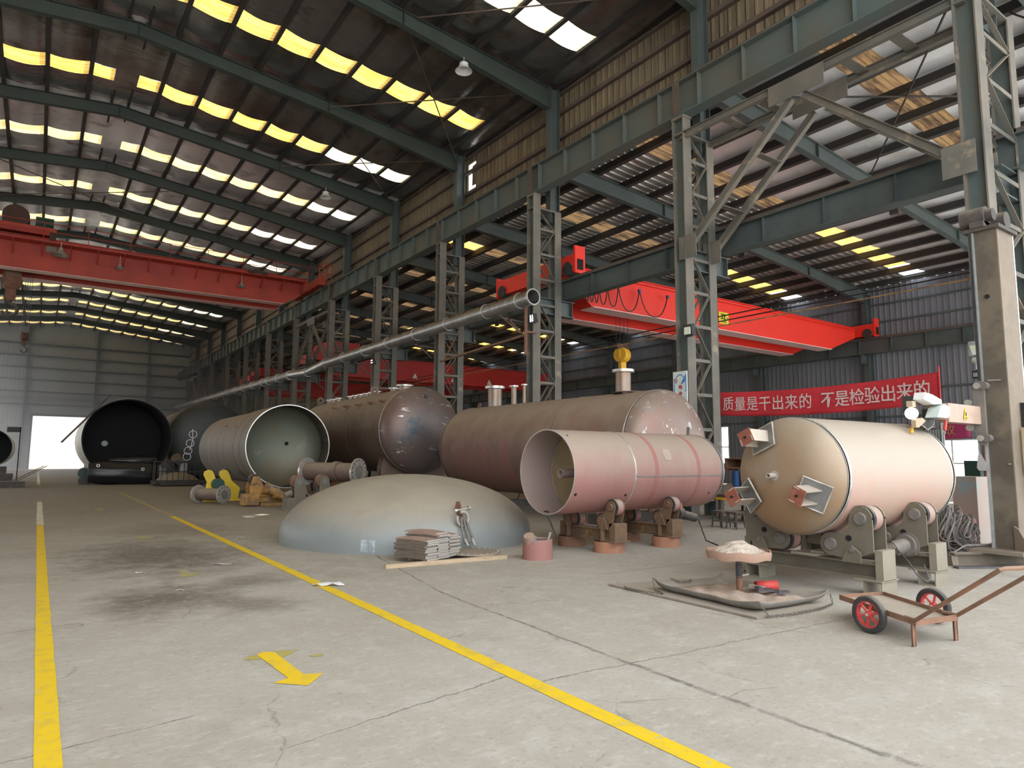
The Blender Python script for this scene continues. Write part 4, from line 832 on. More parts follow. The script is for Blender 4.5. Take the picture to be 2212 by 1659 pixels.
# T3: open shell
h3 = math.radians(89); p3, d3 = axis_frame((7.28, 24.1, 1.97), h3); R3 = 1.475; L3 = 9.2
t3 = thing('open_shell', 'brown banded shell with a bright cut rim, its open end facing the camera', 'tank shell', (7.28, 24.1, 0))
shell(t3, 'shell', 'shell_bands', p3, d3, 0.012, 2.9, R3, 0.03); shell(t3, 'shell', 'shell_bands', p3, d3, 2.9, L3, R3 - 0.045, 0.03)
mb = MB(); mb.lathe([(0.02, R3 - 0.03), (2.2, R3 - 0.03)], p3, d3, 64); mb.build('inner_ring', 'shell_inside_ring', t3, True)
mb = MB(); mb.lathe(head_prof(R3 - 0.03, 0.7, 12, 0, 1), p3 + d3 * 0.9, d3, 64); mb.build('dished_head', 'shell_inside', t3, True)
mb = MB(); mb.ring(p3, d3, 0.014, R3, R3 - 0.03, 64); mb.build('cut_rim', 'cut_edge', t3, True)
for t in (0.9, 1.9): weld(t3, p3, d3, t, R3, 0.06, 'dark_shell', h=0.006)
mb = MB(); c = p3 + d3 * 1.55; mb.tube(c + Vector((0.35, 0, 0.12)), c + Vector((0.35, -0.02, 0.12)), 0.07, 14); mb.build('drain_hole', 'dark_hole', t3, True)
mb = MB()
for a, t in ((150, 2.35), (146, 4.4)):
    q = math.radians(a); c = p3 + d3 * t + Vector((R3 * math.cos(q), 0, R3 * math.sin(q))) * 1.001; mb.bar(c, c + d3 * 0.3, 0.05, 0.012)
mb.build('vent_slot', 'dark_hole', t3, True, 0)
# T2: dark tank behind, T1: black lined pipe, T0: white pipe at left edge
p2, d2 = axis_frame((9.57, 50.0, 2.7), math.radians(88)); R2 = 2.58
t2 = thing('storage_tank', 'big dark tank with a nearly black end, behind the open brown shell', 'tank', (9.57, 50.0, 0))
shell(t2, 'shell', 'dark_shell', p2, d2, 0, 11, R2, 0)
mb = MB(); mb.lathe(head_prof(R2, 0.5, 10, 0.1, -1), p2, d2, 64); mb.build('head', 'dark_head', t2, True)
mb = MB(); mb.lathe(head_prof(R2, 0.9, 10, 0.1, 1), p2 + d2 * 11, d2, 64); mb.build('head', 'dark_shell', t2, True)
for t in (0.6, 2.8, 3.5): weld(t2, p2, d2, t, R2, 0.25, 'dark_shell', h=0.03)
mb = MB()
for x, z in ((8.5, 3.05), (8.35, 2.45), (8.25, 1.95), (8.2, 1.55)): mb.ring((x, 49.45, z), (0, -1, 0), 0.03, 0.26, 0.22, 18)
mb.pipe([(8.45, 49.42, 3.4), (8.5, 49.42, 2.7), (8.35, 49.42, 2.0)], 0.03, 6); mb.build('welding_hose', 'galv_clean', t2, True)
for y in (51, 58):
    mb = MB(); mb.box(8.2, 11.2, y, y + 0.5, 0, 0.12); mb.prism([(8.2, 0.12), (11.2, 0.12), (11.2, 0.62), (10.9, 0.5), (9.7, 0.13), (8.5, 0.5), (8.2, 0.62)], (0, y + 0.5, 0), (1, 0, 0), (0, 0, 1), 0.5); tag(mb.build('cradle', 'dark_iron'), 'dark steel cradle under the big dark tank, %s end' % ('near' if y < 55 else 'far'), 'cradle', 'cradles under the dark tank')
p1, d1 = axis_frame((4.29, 45.0, 2.59), math.radians(90)); R1 = 2.32
t1 = thing('lined_pipe', 'huge cream pipe with a black lining, open end facing the camera beside the doorway', 'pipe', (4.29, 45, 0))
shell(t1, 'shell', 'cream_paint', p1, d1, 0.05, 8, R1, 0.03, 72)
mb = MB(); mb.lathe([(0, R1 - 0.01), (0, R1 - 0.08), (7.9, R1 - 0.08)], p1, d1, 72); mb.build('lining', 'black_lining', t1, True)
mb = MB(); mb.lathe([(4.0, R1 - 0.08), (4.05, 0.001)], p1, d1, 72); mb.build('bulkhead', 'black_lining', t1, True)
mb = MB(); mb.lathe([(0, 0.001), (0, 0.17), (0.1, 0.2)], p1 + d1 * 3.85 + Vector((-0.9, 0, -0.25)), d1, 18); mb.build('port', 'pale_green', t1, True)
for y in (46.0, 51.5):
    mb = MB(); mb.box(2.9, 5.7, y, y + 0.4, 0, 0.2); mb.prism([(2.9, 0.2), (5.7, 0.2), (5.7, 0.65), (5.4, 0.54), (4.29, 0.26), (3.2, 0.54), (2.9, 0.65)], (0, y + 0.4, 0), (1, 0, 0), (0, 0, 1), 0.4); tag(mb.build('cradle', 'dark_iron'), 'dark cradle under the huge black lined pipe, %s end' % ('near' if y < 49 else 'far'), 'cradle', 'cradles under the lined pipe')
p0, d0 = axis_frame((-2.1, 45.0, 1.97), math.radians(90))
t0 = thing('lined_pipe', 'white pipe with dark inside cut off by the left edge of the photo', 'pipe', (-2.1, 45, 0))
shell(t0, 'shell', 'cream_paint', p0, d0, 0.05, 6, 1.0, 0.03, 48)
mb = MB(); mb.lathe([(0, 0.99), (0, 0.95), (5.9, 0.95)], p0, d0, 48); mb.build('lining', 'black_lining', t0, True)
mb = MB(); mb.lathe([(2.0, 0.95), (2.02, 0.001)], p0, d0, 48); mb.build('bulkhead', 'black_lining', t0, True)
ck = thing('pipe_stand', 'dark timber and steel stand under the white pipe at the left edge', 'stand', (-2.1, 46, 0))
mb = MB(); mb.box(-3.0, -1.0, 45.3, 45.8, 0, 0.6); mb.box(-2.9, -1.3, 45.3, 45.8, 0.6, 0.98); mb.build('block', 'dark_iron', ck, True, 0)
mb = MB(); mb.box(-0.9, -0.85, 48, 48.3, 0, 3.2); mb.box(-1.5, -0.85, 48.0, 48.05, 2.9, 3.2); tag(mb.build('upright_post', 'cage_dark', None, False, 0), 'dark upright post with pale edge behind the white pipe at left', 'post')
mb = MB(); mb.bar((-1.0, 42.2, 0.25), (0.35, 46.0, 1.0), 0.03, 0.03); mb.bar((-0.8, 42.2, 0.25), (0.5, 46.0, 1.0), 0.03, 0.03); mb.box(-1.8, -0.4, 41.2, 42.3, 0.0, 0.3); tag(mb.build('hand_trolley', 'dark_iron', None, False, 0), 'low dark hand trolley with two thin handles before the white pipe at left', 'trolley')
bn = MB(); bn.bar((3.27, 44.93, 5.1), (1.05, 44.93, 2.3), 0.14, 0.1); tag(bn.build('leaning_bar', 'dark_iron', None, False, 0), 'long dark bar slanting across the left rim of the black lined pipe', 'bar')
# black bundle before the lined pipe
bl = thing('plastic_bundle', 'heap of folded shiny black plastic sheet below the black lined pipe', 'plastic sheet', (4.1, 43.6, 0))
def bulge(name, x0, x1, yc, zc, ry, rz_, ribs, tilt):
    mb = MB(); n = 28; m_ = 16
    for i in range(m_ + 1):
        t = i / m_; x = x0 + (x1 - x0) * t; k = 0.75 + 0.25 * math.sin(PI * min(1, max(0, t * 1.0))) ** 0.5
        for j in range(n):
            q = 2 * PI * j / n; r_ = 1 + 0.06 * math.cos(ribs * q + 0.6 * math.sin(5 * t)) + 0.02 * math.sin(11 * t + 3 * q)
            mb.v.append(Vector((x, yc + ry * k * r_ * math.cos(q), max(0.0, zc + tilt * (t - 0.5) + rz_ * k * r_ * math.sin(q)))))
    mb.f = [(i * n + j, i * n + (j + 1) % n, (i + 1) * n + (j + 1) % n, (i + 1) * n + j) for i in range(m_) for j in range(n)] + [tuple(range(n))[::-1], tuple(range(m_ * n, m_ * n + n))]
    return mb.build(name, 'black_plastic', bl, True, 60)
bulge('fold', 2.32, 5.75, 43.6, 0.62, 0.7, 0.66, 9, -0.1)
bulge('fold', 3.3, 5.7, 44.1, 1.25, 0.42, 0.34, 5, 0.1)
mb = MB()
for x, z in ((2.75, 1.05), (4.9, 0.85)): mb.ring((x, 42.9, z), (0, -1, 0), 0.03, 0.09, 0.05, 12)
mb.build('eyelet', 'galv_clean', bl, True)
tag(MB().tube((2.2, 44.2, 0.62), (2.2, 44.9, 0.62), 0.3, 18).build('cable_drum', 'drum_end'), 'small dark roll standing left of the black plastic heap', 'drum')
tag(MB().box(1.95, 2.5, 44.1, 45.0, 0, 0.33).build('drum_block', 'dark_iron', None, False, 0), 'dark block under the small roll left of the black plastic heap', 'block')
# T6: pink primed shell on rusty rollers
p6, d6 = axis_frame((7.11, 9.09, 1.37), math.radians(2.0)); R6 = 0.72; L6 = 3.9
t6 = thing('open_shell', 'pink primed cylinder with two red bands, open left end showing a brown plate inside', 'tank shell', (7.11, 9.09, 0))
shell(t6, 'shell', 'pink_primer', p6, d6, 0, L6, R6, 0.012, 72)
mb = MB(); mb.lathe([(0.004, R6 - 0.013), (0.75, R6 - 0.013)], p6, d6, 72); mb.build('inner_ring', 'pink_inside', t6, True)
mb = MB(); mb.lathe([(0.72, R6 - 0.014), (0.74, 0.001)], p6, d6, 64); bp = mb.build('bulkhead', 'brown_plate', t6, True)
weld(t6, p6, d6, 0.71, R6 - 0.03, 0.03)
mb = MB(); mb.ring(p6 - d6 * 0.001, d6, 0.006, R6 + 0.001, R6 - 0.014, 72); mb.build('cut_rim', 'plate_edge', t6, True)
n6 = Vector((-d6.y, d6.x, 0)); c6 = p6 + d6 * 0.72
mb = MB(); a = c6 - n6 * 0.05 + Vector((0, 0, -0.03)); mb.lathe([(0, 0.058), (0, 0.075), (0.46, 0.075), (0.46, 0.058)], a - d6 * 0.45, d6, 18, True); mb.build('pipe_stub', 'pink_inside', t6, True)
mb = MB(); a = c6 + Vector((0, 0, 0.12)); mb.bar(a + n6 * 0.1 - d6 * 0.1 + Vector((0, 0, 0.33)), a - n6 * 0.3 - d6 * 0.1 + Vector((0, 0, 0.02)), 0.1, 0.02); mb.bar(a + n6 * 0.12 - d6 * 0.12 + Vector((0, 0, 0.36)), a - n6 * 0.3 - d6 * 0.12 + Vector((0, 0, 0.36)), 0.1, 0.02); mb.build('stiffener', 'dark_iron', t6, True, 0)
mb = MB(); mb.lathe(head_prof(R6, 0.34, 10, 0.04, 1), p6 + d6 * L6, d6, 64); mb.build('head', 'tank_head_mixed', t6, True)
weld(t6, p6, d6, 1.45, R6, 0.035, 'weld_bright'); weld(t6, p6, d6, L6, R6, 0.04, 'pad_steel')
for t in (1.95, 3.15):
    mb = MB(); mb.lathe([(t, R6 + 0.001), (t + 0.001, R6 + 0.002), (t + 0.1, R6 + 0.002), (t + 0.101, R6 + 0.001)], p6, d6, 64); mb.build('paint_band', 'pink_band', t6, True)
q = math.radians(200); e = -n6 * math.cos(math.radians(12)) + Vector((0, 0, math.sin(math.radians(-2))))
mb = MB(); c = p6 - n6 * R6 + Vector((0, 0, -0.1)); q0 = -n6 * math.sqrt(R6 ** 2 - 0.08 ** 2) + Vector((0, 0, -0.08)); mb.bar(p6 + d6 * 1.45 + q0 * 1.003, p6 + d6 * L6 + q0 * 1.003, 0.012, 0.02); mb.build('weld_seam', 'pad_steel', t6, True, 0)
mb = MB()
for ang, t, r_ in ((-103, 0.14, 0.05), (-99, 0.42, 0.045), (-30, 0.1, 0.028), (-34, 1.3, 0.028), (-36, 3.65, 0.024), (58, 0.14, 0.02)):
    q = math.radians(ang); w_ = -n6 * math.cos(q) + Vector((0, 0, math.sin(q))); mb.tube(p6 + d6 * t + w_ * (R6 - 0.017), p6 + d6 * t + w_ * (R6 + 0.002), r_, 16)
mb.build('drain_hole', 'dark_hole', t6, True)
mb = MB(); c = p6 + d6 * (L6 - 0.12) + Vector((0, 0, R6)); mb.bar(c - Vector((0, 0, 0.05)), c + Vector((0.08, 0.04, 0.16)), 0.06, 0.02); mb.build('lifting_lug', 'dark_iron', t6, True, 0)
mb = MB(); q = math.radians(25); w_ = -n6 * math.cos(q) + Vector((0, 0, math.sin(q))); up_ = (w_.cross(d6)).normalized()
mb.prism([(-0.09, -0.12), (0.08, -0.1), (0.11, 0.02), (0.09, 0.11), (-0.06, 0.12), (-0.11, 0.05)], p6 + d6 * 2.35 + w_ * (R6 - 0.012), d6, up_, 0.016); mb.build('wiped_patch', 'wiped', t6, True, 0)

# T7: pale vessel with bracket legs on olive rollers
p7, d7 = axis_frame((7.95, 5.0, 1.40), math.radians(-1.5)); R7 = 0.74; L7 = 2.55
t7 = thing('pressure_vessel', 'pale dusty pink vessel with a brown left head carrying three bracket legs', 'vessel', (7.95, 5.0, 0))
shell(t7, 'shell', 'pale_primer', p7, d7, 0, L7, R7, 0, 80)
mb = MB(); mb.lathe(head_prof(R7, 0.37, 14, 0.06, -1), p7, d7, 80); mb.build('head', 'rusty_head', t7, True)
mb = MB(); mb.lathe(head_prof(R7, 0.37, 14, 0.06, 1), p7 + d7 * L7, d7, 80); mb.build('head', 'pale_head', t7, True)
weld(t7, p7, d7, 0.0, R7, 0.04); weld(t7, p7, d7, -0.07, R7, 0.02, 'pad_steel'); weld(t7, p7, d7, L7, R7, 0.04)
n7 = Vector((-d7.y, d7.x, 0))
for i, ang in enumerate((66, 205, 328)):
    q = math.radians(ang); rad = n7 * math.cos(q) + Vector((0, 0, math.sin(q))); tang = rad.cross(d7).normalized(); rr = 0.5
    sx = -0.06 - 0.37 * math.sqrt(1 - (rr / R7) ** 2)
    lg = MB(); c0 = p7 + d7 * (sx + 0.06) + rad * rr; tip = p7 + d7 * (sx - 0.36) + rad * (rr + 0.02)
    for s_ in (-0.085, 0.085): lg.bar(c0 + tang * s_, tip + tang * s_, 0.012, 0.16, rad)
    lo = lg.build('bracket_leg', 'bracket_steel', t7, True, 0)
    e_ = MB(); e_.prism([(-0.1, -0.09), (0.1, -0.09), (0.1, 0.09), (-0.1, 0.09)], tip, tang, rad, 0.012); e_.build('end_plate', 'bracket_rust', lo, True, 0)
    h_ = MB(); h_.tube(tip + d7 * 0.02, tip - d7 * 0.02, 0.016, 10); h_.build('bolt_hole', 'dark_hole', lo, True)
    nrm = (rad * (rr / R7 ** 2) - d7 * (math.sqrt(1 - (rr / R7) ** 2) / 0.37)).normalized(); t2_ = tang; u2 = nrm.cross(t2_).normalized()
    pd = MB(); pd.prism([(-0.17, -0.17), (0.17, -0.17), (0.17, 0.17), (-0.17, 0.17)], p7 + d7 * sx + rad * rr + nrm * 0.012, t2_, u2, 0.014); pd.build('pad_plate', 'pad_steel', lo, True, 0)
    wd = MB(); ctr = p7 + d7 * sx + rad * rr + nrm * 0.022
    wd.pipe([ctr + t2_ * a + u2 * b_ for a, b_ in ((-0.17, -0.17), (0.17, -0.17), (0.17, 0.17), (-0.17, 0.17), (-0.17, -0.17))], 0.012, 6); wd.build('weld_seam', 'weld_bright', lo, True)
mb = MB(); c = p7 + d7 * -0.4; mb.lathe([(0, 0.022), (0, 0.034), (0.2, 0.034), (0.2, 0.022)], c - d7 * 0.16, d7, 14, True); nz = mb.build('nozzle', 'pale_head', t7, True)
mb = MB(); mb.ring(c - d7 * 0.035, d7, 0.015, 0.06, 0.03, 16); mb.build('weld_seam', 'weld_bright', nz, True)

# ------------------------------------------------------------------ roller stands
def wheel_pair(par, name, x0, x1, y, z, r_, mt, mr):
    mb = MB(); mb.lathe([(0, 0.02), (0, r_ - 0.03), (0.02, r_), (x1 - x0 - 0.02, r_), (x1 - x0, r_ - 0.03), (x1 - x0, 0.02)], (x0, y, z), (1, 0, 0), 32); o = mb.build(name, mt, par, True)
    mb = MB(); mb.ring((x0 - 0.004, y, z), (1, 0, 0), 0.05, r_ + 0.004, r_ - 0.04, 32); mb.build('rubber_rim', mr, o, True); return o
def big_stand(x, ys, label, motor):
    """local frame: x along the vessel, y across, near side at -y"""
    r = thing('roller_stand', label, 'roller stand', (x, 5.0 + ys, 0), 0, 'olive roller stands under the pale vessel')
    O = Vector((x, 5.0 + ys, 0))
    def B(mb, name, m, par=r, sm=30): mb.v = [v + O for v in mb.v]; return mb.build(name, m, par, True, sm)
    mb = MB(); mb.ibeam((0.21, -0.87, 0.29), (0.21, 0.87, 0.29), 0.19, 0.27, 0.02, 0.022); B(mb, 'frame_beam', 'olive_paint', sm=0)
    for s_ in (-1, 1):
        mb = MB()
        y0, y1 = (-0.94, -0.85) if s_ < 0 else (0.85, 0.94)
        mb.box(0.06, 0.36, y0, y1, 0.19, 0.54); mb.box(0.02, 0.42, min(y0, s_ * 0.6), max(y1, s_ * 0.6), 0.178, 0.195); B(mb, 'end_box', 'olive_light', sm=0)
        poly = [(s_ * 0.87, 0.52), (s_ * 0.87, 0.92)] + [(s_ * (0.73 + 0.14 * math.cos(math.radians(a))), 0.9 + 0.15 * math.sin(math.radians(a))) for a in range(0, 190, 20)]
        poly += [(s_ * 0.58, 0.8), (s_ * 0.5, 0.72)] + [(s_ * (0.35 + 0.14 * math.cos(math.radians(a))), 0.57 + 0.14 * math.sin(math.radians(a))) for a in range(80, 281, 20)] + [(s_ * 0.65, 0.42)]
        for xo in (0.0, 0.3):
            if True:
                mb = MB(); mb.prism(poly, (xo, 0, 0), (0, 1, 0), (0, 0, 1), 0.02); b_ = B(mb, 'swing_bracket', 'olive_paint', sm=0)
                if xo == 0.0:
                    for yy, zz in ((0.73, 0.9), (0.35, 0.57)):
                        mb = MB(); mb.lathe([(0, 0.001), (0, 0.07), (0.025, 0.078), (0.03, 0.078)], (-0.03, s_ * yy, zz), (1, 0, 0), 24)
                        for k in range(4): q = k * PI / 2 + 0.6; mb.tube((-0.045, s_ * yy + 0.052 * math.cos(q), zz + 0.052 * math.sin(q)), (-0.02, s_ * yy + 0.052 * math.cos(q), zz + 0.052 * math.sin(q)), 0.01, 8)
                        mb.v = [v + O for v in mb.v]; mb.build('bearing_cap', 'carriage_grey', b_, True)
                    mb = MB(); mb.tube((-0.012, s_ * 0.58, 0.66), (0.01, s_ * 0.58, 0.66), 0.035, 16); mb.v = [v + O for v in mb.v]; mb.build('lightening_hole', 'dark_hole', b_, True)
        for yy, zz in ((0.73, 0.9), (0.35, 0.57)):
            mb = MB(); wheel = [(0, 0.02), (0, 0.13), (0.02, 0.152), (0.2, 0.152), (0.22, 0.13), (0.22, 0.02)]
            mb.lathe(wheel, (0.04, s_ * yy, zz), (1, 0, 0), 36); wo = B(mb, 'roller', 'primer_wheel')
            mb = MB(); mb.ring((0.035, s_ * yy, zz), (1, 0, 0), 0.05, 0.156, 0.1, 36); mb.v = [v + O for v in mb.v]; mb.build('rubber_rim', 'rubber_dark', wo, True)
        mb = MB(); mb.prism([(s_ * 0.5, 0.38), (s_ * 0.74, 0.38), (s_ * 0.74, 0.5), (s_ * 0.63, 0.58), (s_ * 0.58, 0.56)], (-0.05, 0, 0), (0, 1, 0), (0, 0, 1), 0.02); pb = B(mb, 'pivot_lug', 'olive_paint', sm=0)
        mb = MB(); mb.tube((-0.07, s_ * 0.64, 0.53), (0.1, s_ * 0.64, 0.53), 0.028, 14); mb.v = [v + O for v in mb.v]; mb.build('pivot_pin', 'carriage_grey', pb, True)
        if motor and s_ < 0:
            a = Vector((-0.02, s_ * 0.62, 0.5)); e = Vector((-0.34, s_ * 0.4, 0.38)) if s_ < 0 else Vector((-0.3, 0.2, 0.45))
            mb = MB(); dv = (e - a); mb.tube(a + Vector((0.05, 0, 0)), a - Vector((0.06, 0, 0)), 0.13, 24); mb.tube(a, a + dv * 0.45, 0.1, 20); mb.tube(a + dv * 0.42, e, 0.085, 20); mb.ring(a - Vector((0.0, 0, 0)), (1, 0, 0), 0.03, 0.155, 0.1, 24); mo = B(mb, 'gear_motor', 'carriage_grey')
            mb = MB()
            for k in range(12): mb.ring(a + dv * (0.5 + 0.042 * k), dv, 0.006, 0.096, 0.08, 16)
            mb.v = [v + O for v in mb.v]; mb.build('cooling_fin', 'olive_paint', mo, True, 0)
    mb = MB(); mb.box(0.0, 0.3, -0.15, 0.2, 0.39, 0.42); mb.box(0.1, 0.3, -0.2, -0.02, 0.42, 0.45); B(mb, 'cross_plate', 'olive_light', sm=0)
    return r
st1 = big_stand(8.1, 0.0, 'front olive roller stand under the left part of the pale vessel', False)
st2 = big_stand(9.42, -0.02, 'second olive roller stand with gear motor under the right part of the pale vessel', True)
def tubeblock(x, y, label, a=0.0, l=0.36):
    mb = MB(); 
    for x0, x1, z0, z1 in ((-l / 2, l / 2, 0, 0.018), (-l / 2, l / 2, 0.16, 0.178), ): mb.box(x0, x1, -0.11, 0.11, z0, z1)
    mb.box(-l / 2, l / 2, -0.11, -0.095, 0.018, 0.16); mb.box(-l / 2, l / 2, 0.095, 0.11, 0.018, 0.16)
    o = mb.build('support_block', 'olive_light', None, False, 0); o.location = (x, y, 0); o.rotation_euler = (0, 0, a); return tag(o, label, 'block', 'hollow steel blocks under the olive stands')
tubeblock(8.33, 4.19, 'hollow steel block under the near end of the front olive stand')
tubeblock(8.33, 5.82, 'hollow steel block under the far end of the front olive stand')
tubeblock(9.65, 4.17, 'hollow steel block under the near end of the second olive stand')
tubeblock(9.65, 5.8, 'hollow steel block under the far end of the second olive stand')
# rusty stands under the pink shell
def rusty_stand(x, yc, label, motor):
    r = thing('roller_stand', label, 'roller stand', (x, yc, 0), 0, 'rusty roller stands under the pink shell'); O = Vector((x, yc, 0))
    def B(mb, name, m, par=r, sm=30): mb.v = [v + O for v in mb.v]; return mb.build(name, m, par, True, sm)
    mb = MB(); mb.ibeam((0.08, -0.62, 0.31), (0.08, 0.7, 0.31), 0.18, 0.18, 0.016, 0.018); mb.box(-0.04, 0.2, -0.62, 0.7, 0.2, 0.212); B(mb, 'frame_beam', 'rust_yellow', sm=0)
    mb = MB(); mb.box(0.0, 0.28, -0.72, -0.58, 0.2, 0.5); mb.box(-0.05, 0.33, -0.76, -0.5, 0.19, 0.205); B(mb, 'end_box', 'rust_yellow', sm=0)
    mb = MB(); mb.box(0.0, 0.3, 0.6, 0.74, 0.2, 0.45); B(mb, 'end_box', 'rust_yellow', sm=0)
    for s_ in (-1, 1):
        poly = [(s_ * (0.62 + 0.11 * math.cos(math.radians(a))), 0.77 + 0.11 * math.sin(math.radians(a))) for a in range(-30, 170, 20)] + [(s_ * 0.48, 0.66)] + [(s_ * (0.36 + 0.1 * math.cos(math.radians(a))), 0.52 + 0.1 * math.sin(math.radians(a))) for a in range(100, 300, 20)] + [(s_ * 0.55, 0.4), (s_ * 0.66, 0.5)]
        for xo in (0.0, 0.22):
            mb = MB(); mb.prism(poly, (xo, 0, 0), (0, 1, 0), (0, 0, 1), 0.014); b_ = B(mb, 'swing_bracket', 'rust_yellow', sm=0)
        for yy, zz in ((0.62, 0.77), (0.36, 0.52)):
            mb = MB(); mb.lathe([(0, 0.02), (0, 0.12), (0.015, 0.135), (0.15, 0.135), (0.165, 0.12), (0.165, 0.02)], (0.03, s_ * yy, zz), (1, 0, 0), 32); wo = B(mb, 'roller', 'pink_primer')
            mb = MB(); mb.ring((0.022, s_ * yy, zz), (1, 0, 0), 0.03, 0.139, 0.09, 32); mb.v = [v + O for v in mb.v]; mb.build('rubber_rim', 'rubber_dark', wo, True)
            mb = MB(); mb.tube((-0.03, s_ * yy, zz), (0.01, s_ * yy, zz), 0.06, 18); B(mb, 'bearing_cap', 'rust')
        mb = MB(); mb.prism([(s_ * 0.36, 0.4), (s_ * 0.6, 0.4), (s_ * 0.56, 0.52), (s_ * 0.5, 0.6), (s_ * 0.42, 0.58)], (-0.06, 0, 0), (0, 1, 0), (0, 0, 1), 0.014); B(mb, 'pivot_lug', 'rust_yellow', sm=0)
        mb = MB(); mb.prism([(s_ * 0.44, 0.2), (s_ * 0.47, 0.2), (s_ * 0.47, 0.48), (s_ * 0.44, 0.4)], (-0.08, 0, 0), (0, 1, 0), (0, 0, 1), 0.08); B(mb, 'rib', 'rust_yellow', sm=0)
    if motor:
        mb = MB(); mb.tube((0.28, -0.6, 0.6), (0.4, -0.6, 0.6), 0.1, 18); mb.tube((0.4, -0.6, 0.58), (0.72, -0.64, 0.5), 0.08, 18); mo = B(mb, 'gear_motor', 'dark_iron')
        mb = MB(); mb.lathe([(0, 0.03), (0, 0.1), (0.08, 0.1), (0.08, 0.03)], (0.25, -0.58, 0.72), (1, 0, 0), 18); B(mb, 'drive_gear', 'orange_rust')
    return r
rusty_stand(8.05, 9.13, 'rusty roller stand under the open end of the pink shell', False)
rusty_stand(9.5, 9.16, 'rusty roller stand with dark gear motor under the far end of the pink shell', True)
for x, y, r_, lb, m in ((8.2, 8.72, 0.27, 'orange rusty ring standing on the floor, nearest under the pink shell', 'orange_rust'), (8.2, 9.72, 0.25, 'brown rusty ring under the far end of the left rusty stand', 'rust'), (9.62, 8.7, 0.26, 'dusty rusty ring under the near end of the right rusty stand', 'orange_rust'), (9.62, 9.72, 0.26, 'brown ring in the shade under the far end of the right rusty stand', 'rust')):
    mb = MB(); mb.lathe([(0, r_ - 0.014), (0, r_), (0.185, r_), (0.185, r_ - 0.014)], (0, 0, 0), (0, 0, 1), 36, True); o = mb.build('steel_ring', m); o.location = (x, y, 0); tag(o, lb, 'ring', 'rusty rings under the stands')
# yellow stands under the open shell
def ystand(name, label, x0, x1, y, m, xb, extra):
    r = thing(name, label, 'roller stand', ((x0 + x1) / 2, y, 0))
    mb = MB(); mb.ibeam((x0, y, 0.22), (x1, y, 0.22), 0.2, 0.2, 0.02, 0.02); mb.ibeam((x0, y + 0.6, 0.22), (x1, y + 0.6, 0.22), 0.2, 0.2, 0.02, 0.02); mb.box(x0 + 0.1, x1 - 0.1, y - 0.1, y + 0.7, 0.0, 0.1); mb.build('frame_beam', m, r, True, 0)
    for x, s_ in ((x0, 1), (x1, -1)):
        for yo in (0.0, 0.5):
            mb = MB(); mb.prism([(x - 0.22 * s_, 0.1), (x + 0.45 * s_, 0.1), (x + 0.5 * s_, 0.4), (x + 0.2 * s_, 0.62), (x + 0.05 * s_, 0.95), (x - 0.14 * s_, 0.95), (x - 0.24 * s_, 0.6)], (0, y + yo, 0), (1, 0, 0), (0, 0, 1), 0.03); mb.build('swing_bracket', m, r, True, 0)
        for dx, z in ((-0.05, 0.86), (0.42, 0.5)):
            mb = MB(); mb.tube((x + dx * s_, y + 0.06, z), (x + dx * s_, y + 0.44, z), 0.16, 20); mb.build('roller', extra, r, True)
    return r
ys = ystand('roller_stand', 'worn yellow and brown roller stand under the rim of the open shell', 5.95, 8.6, 22.9, 'worn_yellow', 0, 'rubber_dark')
for p in ((6.25, 22.75, 0.55), (6.55, 22.7, 0.38)):
    mb = MB(); mb.tube(p, (p[0] + 0.42, p[1] - 0.1, p[2] - 0.22), 0.14, 18); mb.tube((p[0] - 0.1, p[1], p[2] + 0.04), p, 0.19, 18); mb.build('gear_motor', 'worn_yellow', ys, True)
mb = MB(); mb.box(5.45, 5.95, 22.6, 23.0, 0.05, 0.4); mb.box(5.5, 5.6, 22.55, 22.6, 0.1, 0.35); mb.build('gear_box', 'worn_yellow', ys, True, 0)
yy = thing('roller_stand', 'bright yellow roller bracket with dark green motor left of the open shell', 'roller stand', (5.4, 26.2, 0))
for x, s_ in ((4.95, 1), (5.5, 1)):
    mb = MB(); mb.prism([(x + 0.05, 0.05), (x + 0.6, 0.05), (x + 0.66, 0.45), (x + 0.5, 0.6), (x + 0.36, 0.72), (x + 0.26, 0.98), (x + 0.2, 1.08), (x + 0.08, 1.12), (x - 0.04, 1.06), (x - 0.07, 0.94), (x + 0.06, 0.66), (x + 0.02, 0.4)], (0, 26.0 + (x - 4.95) * 0.3, 0), (1, 0, 0), (0, 0, 1), 0.12); b_ = mb.build('swing_bracket', 'machine_yellow', yy, True, 0)
    for dx, z in ((0.1, 0.97), (0.38, 0.4)):
        mb = MB(); mb.tube((x + dx, 25.9 + (x - 4.95) * 0.3, z), (x + dx, 26.16, z), 0.1, 18); mb.build('bearing_cap', 'machine_yellow', b_, True)
mb = MB(); mb.tube((5.33, 25.6, 0.62), (5.33, 26.0, 0.62), 0.2, 20); mb.build('drive_motor', 'motor_green', yy, True)
mb = MB(); mb.tube((5.66, 26.1, 0.98), (5.66, 26.5, 0.98), 0.17, 20); mb.build('roller', 'rubber_dark', yy, True)
mb = MB(); mb.box(4.9, 6.2, 25.95, 26.5, 0, 0.08); mb.build('base_plate', 'machine_yellow', yy, True, 0)
bs = thing('roller_stand', 'brown dusty roller stand holding the flanged tube behind the grey dome', 'roller stand', (6.8, 20.8, 0))
